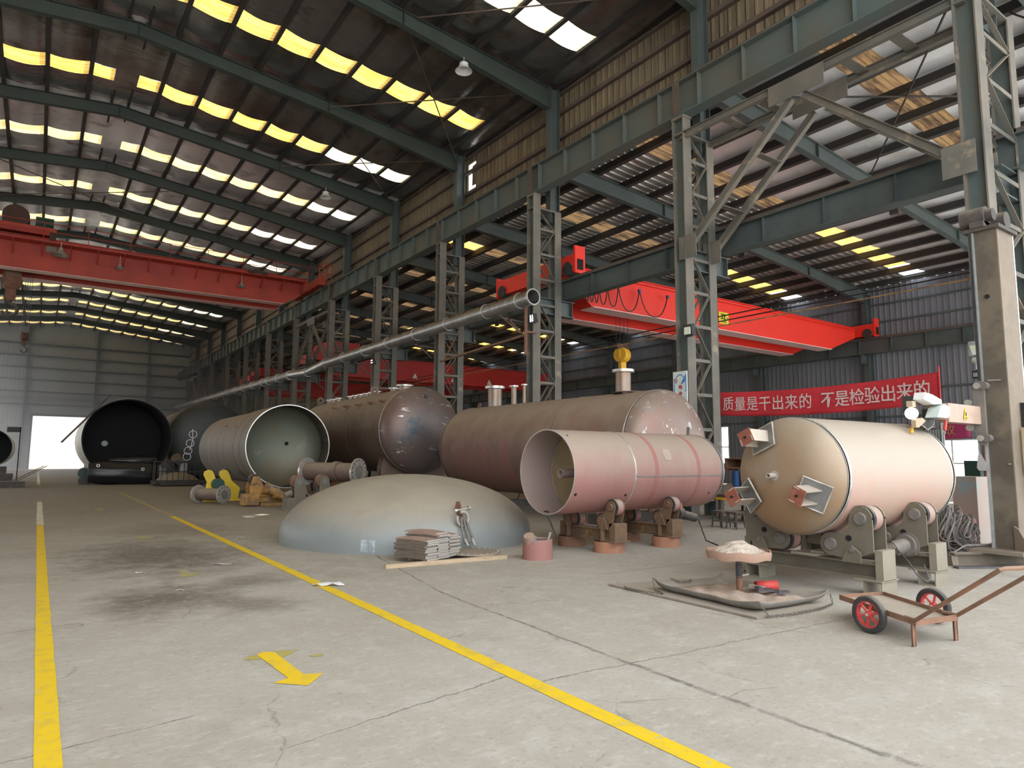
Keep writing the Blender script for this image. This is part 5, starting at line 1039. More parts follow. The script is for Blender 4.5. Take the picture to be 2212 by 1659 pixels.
for x, y in ((6.42, 20.6), (7.3, 20.9)):
    for yo in (0, 0.3):
        mb = MB(); mb.prism([(x + 0.02, 0.0), (x + 0.75, 0.0), (x + 0.62, 0.35), (x + 0.42, 0.5), (x + 0.32, 0.84)] + [(x + 0.17 + 0.16 * math.cos(math.radians(a)), 0.84 + 0.16 * math.sin(math.radians(a))) for a in range(10, 171, 20)] + [(x + 0.02, 0.5)], (0, y + yo, 0), (1, 0, 0), (0, 0, 1), 0.03); b_ = mb.build('side_plate', 'olive_paint', bs, True, 0)
        if yo == 0:
            mb = MB(); mb.tube((x + 0.17, y - 0.04, 0.82), (x + 0.17, y + 0.02, 0.82), 0.08, 16); mb.build('bearing_cap', 'carriage_grey', b_, True)
            mb = MB(); mb.tube((x + 0.4, y - 0.035, 0.42), (x + 0.4, y + 0.01, 0.42), 0.04, 12); mb.build('lightening_hole', 'dark_hole', b_, True)
    mb = MB(); mb.tube((x + 0.15, y + 0.05, 0.84), (x + 0.15, y + 0.28, 0.84), 0.2, 24); mb.build('roller', 'rust', bs, True)
mb = MB(); mb.ibeam((6.3, 20.75, 0.15), (9.2, 20.75, 0.15), 0.24, 0.2); mb.box(6.2, 6.5, 20.5, 20.95, 0, 0.36); mb.tube((6.2, 20.7, 0.42), (6.4, 20.7, 0.5), 0.1, 14); mb.box(6.05, 6.5, 20.2, 20.5, 0, 0.05); mb.build('frame_beam', 'olive_paint', bs, True, 0)
# flanged tubes
def ftube(label, a, b_, r_, fr, mf, n):
    t = thing('flanged_tube', label, 'tube', tuple(a)); a = Vector(a); b_ = Vector(b_); d = (b_ - a).normalized()
    mb = MB(); mb.tube(a, b_, r_, 28); mb.build('pipe', 'brown_tank', t, True)
    for p, s_ in ((a, -1), (b_, 1)):
        mb = MB(); mb.tube(p, p + d * s_ * 0.06, fr, 36); f = mb.build('flange', mf, t, True)
        u = d.cross(Vector((0, 0, 1))).normalized(); w_ = d.cross(u); mb = MB()
        for k in range(n): q = 2 * PI * k / n; c = p + d * s_ * 0.055 + (u * math.cos(q) + w_ * math.sin(q)) * fr * 0.86; mb.tube(c, c + d * s_ * 0.012, fr * 0.05, 8)
        if s_ > 0 :
            for i in range(-5, 6):
                for j in range(-5, 6):
                    h = Vector((i + 0.5 * (j % 2), j * 0.87, 0)) * fr * 0.1
                    if h.length < fr * 0.5: c = p + d * s_ * 0.055 + u * h.x + w_ * h.y; mb.tube(c, c + d * s_ * 0.012, fr * 0.028, 6)
        mb.build('bolt_hole', 'dark_hole', f, True, 0)
    return t
f2 = ftube('brown tube with shiny drilled end flanges lying on the brown roller stand', (7.5, 22.6, 1.12), (8.6, 21.0, 1.1), 0.3, 0.46, 'flange_bright', 16)
mb = MB(); mb.tube((8.1, 21.73, 1.11), (8.22, 21.55, 1.11), 0.34, 28); mb.build('expansion_ring', 'brown_tank', f2, True)
ftube('brown tube with grey drilled end flanges lying on the floor before the yellow bracket', (4.62, 25.2, 0.31), (5.22, 24.35, 0.31), 0.2, 0.31, 'dusty_flange', 12)
# dark mesh cage with a heap inside, behind the yellow rollers
cg = thing('wire_cage', 'low dark wire cage trolley left of the yellow brackets', 'cage', (6.3, 40.5, 0))
mb = MB(); mb.box(5.1, 7.6, 39.6, 41.2, 0.1, 0.3); mb.build('base_frame', 'cage_dark', cg, True, 0)
mb = MB()
for (xa, ya), (xb, yb) in (((5.15, 39.65), (7.55, 39.65)), ((5.15, 41.15), (7.55, 41.15)), ((5.15, 39.65), (5.15, 41.15)), ((7.55, 39.65), (7.55, 41.15))):
    for z in (0.75, 1.3): mb.bar((xa, ya, z), (xb, yb, z), 0.035, 0.035)
    n = 9 if ya == yb else 4
    for k in range(n + 1): t = k / n; mb.bar((xa + (xb - xa) * t, ya + (yb - ya) * t, 0.3), (xa + (xb - xa) * t, ya + (yb - ya) * t, 1.32), 0.03, 0.03)
mb.build('railing', 'cage_dark', cg, True, 0)
mb = MB()
for x in (5.3, 7.4): mb.tube((x, 39.6, 0.08), (x, 39.7, 0.08), 0.08, 12); mb.tube((x, 41.1, 0.08), (x, 41.2, 0.08), 0.08, 12)
mb.build('caster', 'rubber_dark', cg, True)
mb = MB(); mb.lathe([(0, 1.05), (0.2, 0.85), (0.38, 0.4), (0.42, 0.001)], (6.3, 40.4, 0.31), (0, 0, 1), 24); mb.v = [Vector((v.x, 40.4 + (v.y - 40.4) * 0.6, v.z)) for v in mb.v]; o = mb.build('flux_heap', 'brown_tank'); tag(o, 'low brown heap lying inside the dark wire cage', 'heap')
mb = MB(); mb.tube((6.35, 41.6, 1.5), (6.75, 41.9, 1.15), 0.22, 18); mb.tube((6.33, 41.58, 1.52), (6.35, 41.6, 1.5), 0.28, 18); mb.box(6.6, 6.95, 41.6, 42.0, 0, 1.2); mb.build('blower', 'galv')['label'] = 'grey blower with round mouth behind the dark wire cage'; bpy.data.objects['blower']['category'] = 'blower'

# ------------------------------------------------------------------ grey dome head and things around it
RD = 2.458; DC = Vector((6.206, 12.428, 0))
dm_ = thing('dished_head', 'huge grey dished steel head lying dome up on the floor', 'tank head', tuple(DC))
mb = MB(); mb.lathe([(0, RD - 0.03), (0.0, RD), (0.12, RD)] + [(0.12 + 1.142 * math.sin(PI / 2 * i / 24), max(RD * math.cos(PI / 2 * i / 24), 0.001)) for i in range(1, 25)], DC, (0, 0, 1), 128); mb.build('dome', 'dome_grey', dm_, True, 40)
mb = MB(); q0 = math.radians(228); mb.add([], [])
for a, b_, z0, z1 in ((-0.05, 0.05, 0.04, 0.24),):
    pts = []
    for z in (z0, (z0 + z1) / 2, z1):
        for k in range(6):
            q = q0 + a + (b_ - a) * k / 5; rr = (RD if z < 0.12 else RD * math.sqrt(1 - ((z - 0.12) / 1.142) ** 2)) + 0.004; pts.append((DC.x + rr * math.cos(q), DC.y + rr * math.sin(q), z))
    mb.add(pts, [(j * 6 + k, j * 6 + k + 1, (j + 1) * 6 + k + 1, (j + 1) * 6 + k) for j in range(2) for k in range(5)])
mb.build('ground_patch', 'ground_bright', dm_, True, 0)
lug = Vector((6.04, 10.2, 0.68))
mb = MB(); mb.prism([(-0.11, -0.15), (0.1, -0.15), (0.03, 0.16), (-0.04, 0.16)], lug + Vector((0.03, 0.02, 0)), (0.35, -0.95, 0), (0, 0, 1), 0.035); mb.build('lifting_lug', 'rust', dm_, True, 0)
tag(MB().pipe([Vector((8.25, 10.55, 0.55)), Vector((8.42, 10.42, 0.05))], 0.018, 8).sphere((8.25, 10.55, 0.57), 0.03, 6).build('steel_rod', 'pad_steel'), 'thin steel rod with a knob leaning on the right side of the grey dome', 'rod')
sl = thing('lifting_sling', 'shackle with two doubled wire ropes hanging from the lug of the grey dome', 'sling', (6.0, 9.8, 0.13))
mb = MB(); c = lug + Vector((0.02, -0.1, -0.06)); mb.pipe([c + Vector((0.07 + 0.0 * k, -0.02, 0)) * 0 + Vector((-0.02 + 0.11 * math.cos(q), -0.06 - 0.0 * k, -0.06 + 0.12 * math.sin(q))) for k, q in enumerate([math.radians(115 - 29 * i) for i in range(12)])], 0.028, 10)
mb.build('shackle', 'plate_edge', sl, True)
mb = MB(); mb.tube(lug + Vector((-0.1, -0.12, 0.02)), lug + Vector((0.16, -0.1, 0.05)), 0.018, 10); mb.tube(lug + Vector((0.14, -0.1, 0.05)), lug + Vector((0.18, -0.1, 0.055)), 0.04, 12); mb.tube(lug + Vector((-0.14, -0.12, 0.01)), lug + Vector((-0.1, -0.12, 0.02)), 0.035, 12); mb.build('shackle_pin', 'flange_bright', sl, True)
mb = MB(); a = c + Vector((-0.04, -0.06, -0.08))
for dx, dy in ((-0.03, 0), (0.04, 0.01), (0.1, 0.0)): mb.pipe([a + Vector((dx * 0.5, -0.02, 0.05)), a + Vector((dx, -0.05, -0.1)), Vector((6.0 + dx * 1.4, 9.82 + dy, 0.18))], 0.02, 8)
mb.build('wire_rope', 'carriage_grey', sl, True)
mb = MB()
for dx in (-0.02, 0.12): mb.tube((5.99 + dx, 9.84, 0.24), (6.02 + dx, 9.79, 0.13), 0.03, 10)
mb.build('rope_ferrule', 'dusty_flange', sl, True)
dp = thing('drilled_disc', 'flat dusty steel disc with small rim holes beside the stacked strips', 'disc', (5.95, 9.52, 0.06))
mb = MB(); mb.tube((5.95, 9.52, 0.06), (5.95, 9.52, 0.085), 0.44, 48); mb.build('plate', 'disc_plate', dp, True)
mb = MB()
for k in range(24): q = 2 * PI * k / 24; mb.tube((5.95 + 0.4 * math.cos(q), 9.52 + 0.4 * math.sin(q), 0.08), (5.95 + 0.4 * math.cos(q), 9.52 + 0.4 * math.sin(q), 0.088), 0.014, 8)
mb.build('bolt_hole', 'paper', dp, True, 0)
def beam(label, a, b_, w, h):
    mb = MB(); mb.bar(Vector(a) + Vector((0, 0, h / 2)), Vector(b_) + Vector((0, 0, h / 2)), w, h); return tag(mb.build('timber_bearer', 'timber', None, False, 0), label, 'timber', 'timbers under the strips')
beam('square timber lying in front under the stacked steel strips', (4.22, 9.17, 0), (6.25, 9.03, 0), 0.07, 0.06)
beam('square timber behind, under the far side of the stacked strips', (4.85, 9.68, 0), (5.6, 9.62, 0), 0.07, 0.06)
# steel strips stacked three across
ROWN = ['left', 'middle', 'right']
dirL = Vector((-0.62, 0.78, 0)).normalized(); dirW = Vector((0.80, 0.60, 0)).normalized(); dirL = Vector((-0.303, 0.953, 0)); dirW = Vector((0.953, 0.303, 0))
s0 = Vector((4.86, 9.1, 0.06))
def strip_mesh(L_, W_, th, arc, m):
    mb = MB(); n = 6; vs = []
    for i in range(n + 1):
        t = i / n; z = arc * 4 * t * (1 - t)
        for w_, zz in ((0, z), (W_, z), (W_, z + th), (0, z + th)): vs.append(dirL * (L_ * t) + dirW * w_ + Vector((0, 0, zz)))
    fs = [(0, 1, 2, 3), (n * 4 + 3, n * 4 + 2, n * 4 + 1, n * 4)] + [(i * 4 + k, i * 4 + (k + 1) % 4, (i + 1) * 4 + (k + 1) % 4, (i + 1) * 4 + k) for i in range(n) for k in range(4)]
    mb.add(vs, fs); o = mb.build('steel_strip', m, None, False, 0)
    mb = MB(); c = dirL * -0.002; mb.add([c + Vector((0, 0, 0.001)), c + dirW * W_ + Vector((0, 0, 0.001)), c + dirW * W_ + Vector((0, 0, th - 0.001)), c + Vector((0, 0, th - 0.001))], [(0, 1, 2, 3)]); mb.build('cut_end', 'plate_edge', o, False, 0); return o
proto = [strip_mesh(0.68, 0.25, 0.025, 0.016, 'strip_brown'), strip_mesh(0.68, 0.25, 0.025, 0.016, 'plate_pinkish')]
used = [False, False]; counts = [11, 14, 12]
for rI in range(3):
    for k in range(counts[rI]):
        pink = k >= counts[rI] - (2 if rI == 1 else 1) or (rI == 2 and k in (6,)); pi_ = 1 if pink else 0
        o = proto[pi_] if not used[pi_] else dup(proto[pi_], (0, 0, 0))
        used[pi_] = True
        o.location = s0 + dirW * (0.275 * rI + random.uniform(-0.014, 0.014)) + dirL * (random.uniform(-0.02, 0.05) + 0.03 * rI) + Vector((0, 0, 0.0275 * k))
        o.rotation_euler = (0, 0, random.uniform(-0.02, 0.02))
        top = counts[rI] - 1 - k; wd_ = 'topmost' if top == 0 else ('%s from the top' % (['', 'second'] + ORD[2:])[top]) 
        tag(o, '%s steel strip %s, %s row of the stack by the dome' % ('brown' if pink else 'grey', wd_, ROWN[rI]), 'steel strip', 'steel strips stacked by the grey dome')
# pink ring bucket with tools
bk = thing('steel_bucket', 'pink painted steel ring used as a bucket right of the grey dome', 'bucket', (6.66, 8.74, 0))
mb = MB(); mb.lathe([(0.01, 0.001), (0.01, 0.21), (0.30, 0.21), (0.31, 0.218), (0.31, 0.24), (0, 0.24), (0, 0.001)], (6.66, 8.74, 0), (0, 0, 1), 48); mb.build('body', 'pink_bucket', bk, True)
mb = MB(); mb.ring((6.66, 8.74, 0.305), (0, 0, 1), 0.008, 0.241, 0.215, 48); mb.build('rim', 'dusty_flange', bk, True)
tag(MB().tube((6.5, 8.72, 0.25), (6.44, 8.68, 0.385), 0.085, 18).build('round_slug', 'plate_pinkish'), 'round rusty disc sticking out of the pink bucket at left', 'disc')
tag(MB().tube((6.63, 8.78, 0.02), (6.63, 8.78, 0.36), 0.035, 14).build('pipe_end', 'dusty_flange'), 'short upright pipe end in the middle of the pink bucket', 'pipe')
tag(MB().tube((6.74, 8.68, 0.05), (6.86, 8.66, 0.41), 0.02, 10).build('round_bar', 'dusty_flange'), 'thin round bar leaning to the right in the pink bucket', 'bar')
tag(MB().box(6.68, 6.83, 8.74, 8.86, 0.02, 0.285).build('scrap_piece', 'thread_dark', None, False, 0), 'dark scrap block inside the pink bucket at the back', 'scrap')
# ------------------------------------------------------------------ flux tray stand, tarp and trolley
fs_ = thing('flux_stand', 'round tray heaped with pale flux on a screw post', 'stand', (6.88, 5.1, 0))
mb = MB(); mb.lathe([(0.44, 0.001), (0.44, 0.36), (0.5, 0.372), (0.535, 0.365), (0.535, 0.35), (0.46, 0.34), (0.46, 0.001)], (6.88, 5.1, 0), (0, 0, 1), 48)
for i, v in enumerate(mb.v): v.z += 0.008 * math.sin(7 * math.atan2(v.y - 5.1, v.x - 6.88))
mb.build('tray', 'tray_rust', fs_, True)
mb = MB(); n = 32
pr = [(0.49 + 0.15 * math.exp(-(r_ / 0.23) ** 2) , max(r_, 0.001)) for r_ in [0.355 - 0.355 * i / 12 for i in range(13)]]
mb.lathe(pr, (6.88, 5.1, 0), (0, 0, 1), n)
for v in mb.v: v.z += 0.014 * math.sin(v.x * 41 + v.y * 17) * math.sin(v.y * 37)
mb.build('flux_heap', 'sand_pale', fs_, True, 0)
mb = MB(); mb.tube((6.88, 5.1, 0.0), (6.88, 5.1, 0.24), 0.036, 16); mb.build('post', 'rust', fs_, True)
mb = MB(); prof = [(0.2, 0.03)]
for k in range(9): z = 0.21 + 0.019 * k; prof += [(z, 0.034), (z + 0.006, 0.042), (z + 0.013, 0.034)]
prof += [(0.39, 0.034), (0.4, 0.06), (0.44, 0.07)]; mb.lathe(prof, (6.88, 5.1, 0), (0, 0, 1), 18); mb.build('screw', 'thread_dark', fs_, True, 0)
mb = MB(); mb.tube((6.7, 5.2, 0.41), (6.82, 5.12, 0.41), 0.008, 6); mb.tube((6.9, 5.08, 0.235), (6.98, 5.04, 0.25), 0.012, 6); mb.build('locking_screw', 'flange_bright', fs_, True)
# thin sheet below and tarp above
P = [Vector((6.02, 6.42, 0)), Vector((6.02, 4.27, 0)), Vector((7.1, 4.2, 0)), Vector((7.2, 6.2, 0))]
mb = MB(); mb.prism([(p.x, p.y) for p in P], (0, 0, 0.004), (1, 0, 0), (0, 1, 0), 0.008); mb.prism([(6.02, 6.42), (6.06, 6.42), (6.06, 4.27), (6.02, 4.27)], (0, 0, 0.012), (1, 0, 0), (0, 1, 0), 0.012); o = mb.build('thin_plate', 'thin_sheet', None, False, 0); tag(o, 'thin steel plate lying under the flux tarp, longest edge towards the camera', 'plate')
A, B_, C_, D_ = Vector((6.27, 5.9, 0)), Vector((6.18, 4.36, 0)), Vector((7.38, 4.28, 0)), Vector((7.3, 5.66, 0))
def tarp(u, v):
    p = A.lerp(D_, u).lerp(B_.lerp(C_, u), v); e = min(u, 1 - u, v, 1 - v); cn = min(math.hypot(u, v), math.hypot(1 - u, v), math.hypot(u, 1 - v), math.hypot(1 - u, 1 - v))
    return p, e, cn
mb = MB(); n = 28
for i in range(n + 1):
    for j in range(n + 1):
        p, e, cn = tarp(i / n, j / n); z = 0.022 + 0.075 * max(0, 1 - e / 0.045) + 0.05 * max(0, 1 - cn / 0.2) ** 2; mb.v.append(Vector((p.x, p.y, z + 0.004 * math.sin(9 * p.x + 13 * p.y))))
mb.f = [(i * (n + 1) + j, (i + 1) * (n + 1) + j, (i + 1) * (n + 1) + j + 1, i * (n + 1) + j + 1) for i in range(n) for j in range(n)]
tp = mb.build('flux_tarp', 'tarp', None, False, 60); md = tp.modifiers.new('thick', 'SOLIDIFY'); md.thickness = 0.008; tag(tp, 'dark rubber sheet with turned up edges under the flux stand', 'tarp')
mb = MB(); n = 40
for i in range(n + 1):
    for j in range(n + 1):
        u, v = 0.06 + 0.88 * i / n, 0.06 + 0.88 * j / n; p, e, cn = tarp(u, v); k = min(1, (e - 0.06) / 0.12)
        mb.v.append(Vector((p.x, p.y, 0.03 + 0.05 * max(0, 1 - cn / 0.2) ** 2 + k * (0.024 + 0.014 * math.sin(11 * p.x + 3) * math.sin(9 * p.y) + 0.012 * math.sin(31 * p.x + 7 * p.y) + 0.009 * math.sin(23 * p.y - 17 * p.x)))))
mb.f = [(i * (n + 1) + j, (i + 1) * (n + 1) + j, (i + 1) * (n + 1) + j + 1, i * (n + 1) + j + 1) for i in range(n) for j in range(n)]
o = mb.build('spilled_flux', 'sand', None, False, 80); tag(o, 'spilled pinkish flux powder covering the rubber sheet', 'powder', None, 'stuff')
mb = MB(); mb.lathe([(0, 0.055), (0.26, 0.062)], (7.12, 5.05, 0.1), (0.86, -0.5, 0), 18); mb.v = [v for v in mb.v]; o = mb.build('red_sleeve', 'red_cloth'); md = o.modifiers.new('thick', 'SOLIDIFY'); md.thickness = 0.006; tag(o, 'bright red tube sleeve lying on the flux sheet', 'sleeve')
for i, (x, y, a, w, h, lb) in enumerate(((7.06, 4.98, 0.3, 0.3, 0.12, 'flat steel scrap beside the red sleeve on the flux sheet'), (6.98, 4.82, -0.5, 0.22, 0.1, 'dark steel scrap piece nearest the post on the flux sheet'), (7.02, 4.63, 0.1, 0.26, 0.05, 'narrow dark steel strip scrap at the right front of the flux sheet'))):
    mb = MB(); mb.box(-w / 2, w / 2, -h / 2, h / 2, 0, 0.02); mb.box(-w / 2, -w / 4, -h / 2, h / 2, 0.02, 0.04); o = mb.build('steel_scrap', 'thread_dark' if i else 'thin_sheet', None, False, 0); o.location = (x, y, 0.095); o.rotation_euler = (0.08, 0.06, a); tag(o, lb, 'scrap')
def chain(label, pts):
    mb = MB(); L = []
    for a, b_ in zip(pts[:-1], pts[1:]):
        a = Vector(a); b_ = Vector(b_); k = max(1, int((b_ - a).length / 0.034)); L += [a.lerp(b_, i / k) for i in range(k)]
    for i, p in enumerate(L[:-1]):
        d = (L[i + 1] - p).normalized(); u = d.cross(Vector((0, 0, 1))).normalized() if i % 2 else Vector((0, 0, 1)); c = (p + L[i + 1]) / 2
        mb.pipe([c + d * 0.023 * math.cos(q) + u * 0.011 * math.sin(q) for q in [2 * PI * j / 8 for j in range(9)]], 0.004, 5)
    return tag(mb.build('chain', 'dark_iron'), label, 'chain', 'chains on the flux sheet')
chain('thin chain lying along the front right edge of the flux sheet', [(6.18, 4.36, 0.13), (6.2, 4.26, 0.025), (6.14, 4.23, 0.025), (6.5, 4.16, 0.02), (6.95, 4.14, 0.02), (7.3, 4.2, 0.02), (7.38, 4.28, 0.14)])
chain('thin chain looping off the left corner of the flux sheet', [(6.27, 5.9, 0.14), (6.2, 5.8, 0.03), (6.12, 5.6, 0.03), (6.03, 5.75, 0.03), (6.0, 6.1, 0.03), (6.08, 6.2, 0.03)])
chain('thin chain lying on the back edge of the flux sheet', [(6.55, 5.86, 0.12), (6.6, 5.76, 0.09), (6.75, 5.72, 0.09), (6.85, 5.8, 0.12)])
# hand cart
ct = thing('hand_cart', 'rusty two wheeled flat hand cart with red spoked wheels', 'cart', (6.75, 3.3, 0))
c1, c2, c3, c4 = Vector((6.79, 3.83, 0.21)), Vector((7.33, 3.66, 0.21)), Vector((6.81, 2.76, 0.21)), Vector((6.29, 2.88, 0.21))
mb = MB(); mb.prism([(p.x, p.y) for p in (c4, c3, c2, c1)], (0, 0, 0.19), (1, 0, 0), (0, 1, 0), 0.01); mb.build('bed_plate', 'cart_bed', ct, True, 0)
mb = MB()
for a, b_ in ((c1, c2), (c2, c3), (c3, c4), (c4, c1)): mb.bar(a, b_, 0.01, 0.05)
mb.build('edge_frame', 'cart_rust', ct, True, 0)
for p in (c4, c3):
    q = p + (c1 - c4).normalized() * 0.03; mb = MB(); mb.bar((q.x, q.y, 0.0), (q.x, q.y, 0.2), 0.04, 0.006); mb.bar((q.x + 0.018, q.y + 0.01, 0.0), (q.x + 0.018, q.y + 0.01, 0.2), 0.006, 0.04); mb.build('leg', 'cart_rust', ct, True, 0)
ad = Vector((0.985, -0.17, 0)).normalized(); wc1 = Vector((6.45, 3.36, 0.17)); wc2 = Vector((7.44, 3.36, 0.17)); wc2 = wc1 + ad * 0.94
mb = MB(); mb.tube(wc1 - ad * 0.03, wc2 + ad * 0.03, 0.014, 10); mb.build('axle', 'cart_rust', ct, True)
for wc in (wc1, wc2):
    mb = MB(); mb.lathe([(-0.03, 0.122), (-0.035, 0.14), (-0.03, 0.16), (-0.015, 0.17), (0.015, 0.17), (0.03, 0.16), (0.035, 0.14), (0.03, 0.122)], wc, ad, 48, True); ty = mb.build('tyre', 'rubber_dark', ct, True)
    mb = MB(); mb.ring(wc - ad * 0.022, ad, 0.044, 0.124, 0.108, 40); mb.tube(wc - ad * 0.028, wc + ad * 0.028, 0.028, 16)
    u = ad.cross(Vector((0, 0, 1))).normalized()
    for k in range(6): q = 2 * PI * k / 6 + 0.3; e = u * math.cos(q) + Vector((0, 0, 1)) * math.sin(q); mb.bar(wc + e * 0.02, wc + e * 0.112, 0.014, 0.022, ad)
    rm = mb.build('rim', 'wheel_red', ct, True, 30)
    mb = MB(); mb.tube(wc - ad * 0.04, wc + ad * 0.04, 0.014, 12); mb.build('hub_nut', 'flange_bright', rm, True)
g1 = Vector((5.94, 2.1, 0.79)); g2 = Vector((6.45, 2.0, 0.78))
mb = MB(); mb.pipe([(6.36, 3.0, 0.225), c4 + Vector((0, 0, 0.02)), g1 + Vector((0.02, 0.04, -0.03)), g1, g1 + Vector((0.04, -0.02, 0.01)), g2, g2 + Vector((0.02, 0.02, -0.02)), c3 + Vector((0, 0, 0.02)), (6.86, 2.9, 0.225)], 0.017, 10); mb.build('handle', 'cart_rust', ct, True)

# ------------------------------------------------------------------ welding manipulator at right
ms = thing('welding_manipulator', 'tall dirty welding mast with boom and bright guide rails at the right edge', 'welding machine', (12.6, 4.25, 0))
mb = MB(); mb.box(12.3, 12.92, 4.07, 4.4, 0.25, 5.3); mb.build('mast', 'mast_steel', ms, True, 0)
mb = MB(); mb.box(12.3, 12.92, 4.055, 4.07, 0.25, 5.3); mb.build('front_plate', 'mast_dirty', ms, True, 0)
mb = MB(); mb.box(12.26, 12.3, 4.38, 4.42, 0.25, 5.3); mb.build('guide_rail', 'rail_bright', ms, True, 0)
mb = MB(); mb.box(12.92, 12.96, 4.05, 4.09, 0.25, 5.3); mb.build('guide_rail', 'rail_bright', ms, True, 0)
mb = MB(); mb.box(12.23, 12.26, 4.4, 4.44, 2.7, 5.3); mb.build('rack', 'cage_dark', ms, True, 0)
mb = MB(); mb.box(12.22, 13.0, 4.0, 4.5, 5.3, 5.36); cp = mb.build('cap_plate', 'dark_iron', ms, True, 0)
mb = MB(); mb.tube((12.36, 4.55, 5.56), (12.36, 4.2, 5.56), 0.16, 24); mb.tube((12.36, 4.2, 5.56), (12.36, 4.1, 5.56), 0.1, 20); mb.tube((12.75, 4.5, 5.53), (12.75, 4.05, 5.53), 0.14, 24); mb.box(12.2, 12.9, 4.2, 4.4, 5.36, 5.46); mb.build('lift_motor', 'dark_iron', ms, True)
mb = MB(); mb.tube((12.34, 4.25, 4.22), (12.28, 4.25, 4.22), 0.035, 14); mb.build('port_hole', 'dark_hole', ms, True)
mb = MB(); mb.tube((12.29, 4.15, 2.86), (12.2, 4.3, 2.86), 0.012, 8); mb.tube((12.29, 4.1, 1.55), (12.25, 4.12, 1.55), 0.01, 8); mb.build('rope_peg', 'carriage_grey', ms, True)
cr_ = MB(); cr_.prism([(4.34, 1.85), (4.44, 1.85), (4.5, 1.98), (4.5, 2.76), (4.45, 2.86), (4.34, 2.86)], (12.14, 0, 0), (0, 1, 0), (0, 0, 1), 0.06); ca = cr_.build('carriage', 'carriage_grey', ms, True, 0)
for y, z in ((4.42, 2.78), (4.42, 1.95), (4.56, 2.52), (4.56, 2.12)):
    mb = MB(); mb.tube((12.1, y, z), (12.28, y, z), 0.05, 18); mb.build('guide_roller', 'flange_bright', ca, True)
for y, z in ((4.34, 2.78), (4.34, 1.95)):
    mb = MB(); mb.tube((12.12, y, z), (12.24, y, z), 0.06, 18); mb.build('guide_roller', 'carriage_grey', ca, True)
mb = MB(); mb.box(11.0, 12.14, 4.4, 4.6, 2.17, 2.45); bo = mb.build('boom', 'boom_pink', ms, True, 0)
mb = MB(); mb.box(10.72, 11.0, 4.42, 4.58, 2.19, 2.43); mb.build('inner_boom', 'rust', bo, True, 0)
mb = MB(); mb.prism([(-0.07, 0), (0.07, 0), (0, 0.17)], (11.55, 4.39, 2.23), (1, 0, 0), (0, 0, 1), 0.006); mb.build('warning_sign', 'warn_yellow', bo, True, 0)
mb = MB(); mb.prism([(-0.012, 0.04), (0.012, 0.04), (0.02, 0.09), (-0.005, 0.11), (-0.02, 0.08)], (11.55, 4.383, 2.23), (1, 0, 0), (0, 0, 1), 0.004); mb.box(11.52, 11.58, 4.379, 4.383, 2.24, 2.255); mb.build('warning_symbol', 'ink_black', bo, True, 0)
mb = MB(); mb.prism([(-0.22, 0.0), (0.12, 0.0), (0.2, 0.06), (0.2, 0.16), (0.05, 0.2), (-0.1, 0.14)], (10.45, 4.4, 2.2), (1, 0, 0), (0, 0, 1), 0.16); wh = mb.build('wire_feeder', 'pale_green', ms, True, 0)
mb = MB(); mb.prism([(-0.25, 0.0), (0.05, -0.06), (0.3, -0.04), (0.3, 0.02), (0.02, 0.08), (-0.2, 0.1)], (10.2, 4.42, 2.44), (1, 0, 0), (0, 0, 1), 0.14); mb.build('flux_hopper', 'white_paint', wh, True, 0)
mb = MB(); mb.box(9.98, 10.12, 4.42, 4.58, 2.26, 2.5); mb.box(10.2, 10.6, 4.42, 4.56, 2.06, 2.2); mb.box(10.62, 10.72, 4.42, 4.6, 2.05, 2.35); mb.build('feed_motor', 'cage_dark', wh, True, 0)
mb = MB(); mb.sphere((9.93, 4.44, 2.25), 0.085, 12); lb_ = mb.build('bulb', 'bulb_on', wh, True); tag(lb_, 'white lamp bulb')
mb = MB(); mb.box(9.88, 9.98, 4.4, 4.48, 2.34, 2.42); mb.prism([(0, 0), (0.08, 0), (0.3, 0.1), (0.2, 0.14), (0, 0.1)], (9.86, 4.42, 2.05), (1, 0, 0), (0, 0, 1), 0.06); mb.build('lamp_holder', 'cabinet_tan', wh, True, 0)
mb = MB(); mb.tube((9.92, 4.45, 1.98), (9.93, 4.45, 2.05), 0.025, 10); mb.build('torch_tip', 'hook_yellow', wh, True)
mb = MB(); mb.pipe([(10.3, 4.4, 2.5), (10.6, 4.38, 2.47), (10.78, 4.38, 2.3), (10.82, 4.38, 2.08), (10.76, 4.38, 1.98)], 0.01, 6); mb.pipe([(10.1, 4.4, 2.1), (10.25, 4.38, 2.03), (10.4, 4.38, 2.08), (10.48, 4.38, 2.2)], 0.01, 6); mb.build('welding_cable', 'cable_grey', wh, True)
mb = MB(); mb.prism([(0, 0.02), (0.05, 0), (0.09, 0.12), (0.05, 0.16)], (10.72, 4.38, 2.03), (1, 0, 0), (0, 0, 1), 0.03); mb.build('red_clamp', 'red_cloth', wh, True, 0)
cb = MB(); cb.box(12.62, 13.3, 3.78, 4.05, 1.36, 2.12); cbo = cb.build('control_cabinet', 'cabinet_tan', ms, True, 0)
mb = MB(); mb.box(12.6, 12.62, 3.8, 4.03, 1.4, 2.08); mb.box(12.66, 13.26, 3.76, 3.78, 1.42, 2.06); dr = mb.build('cabinet_door', 'cabinet_tan', cbo, True, 0)
mb = MB(); mb.box(12.74, 12.77, 3.74, 3.76, 1.68, 1.8); mb.box(12.715, 12.76, 3.745, 3.765, 1.74, 1.76); mb.build('door_handle', 'flange_bright', dr, True, 0)
mb = MB(); mb.prism([(0, 0), (0.02, 0.05), (0.005, 0.05), (0.03, 0.1), (0.0, 0.04), (0.015, 0.04)], (12.8, 3.757, 1.84), (1, 0, 0), (0, 0, 1), 0.002); mb.build('lightning_mark', 'ink_red', dr, True, 0)
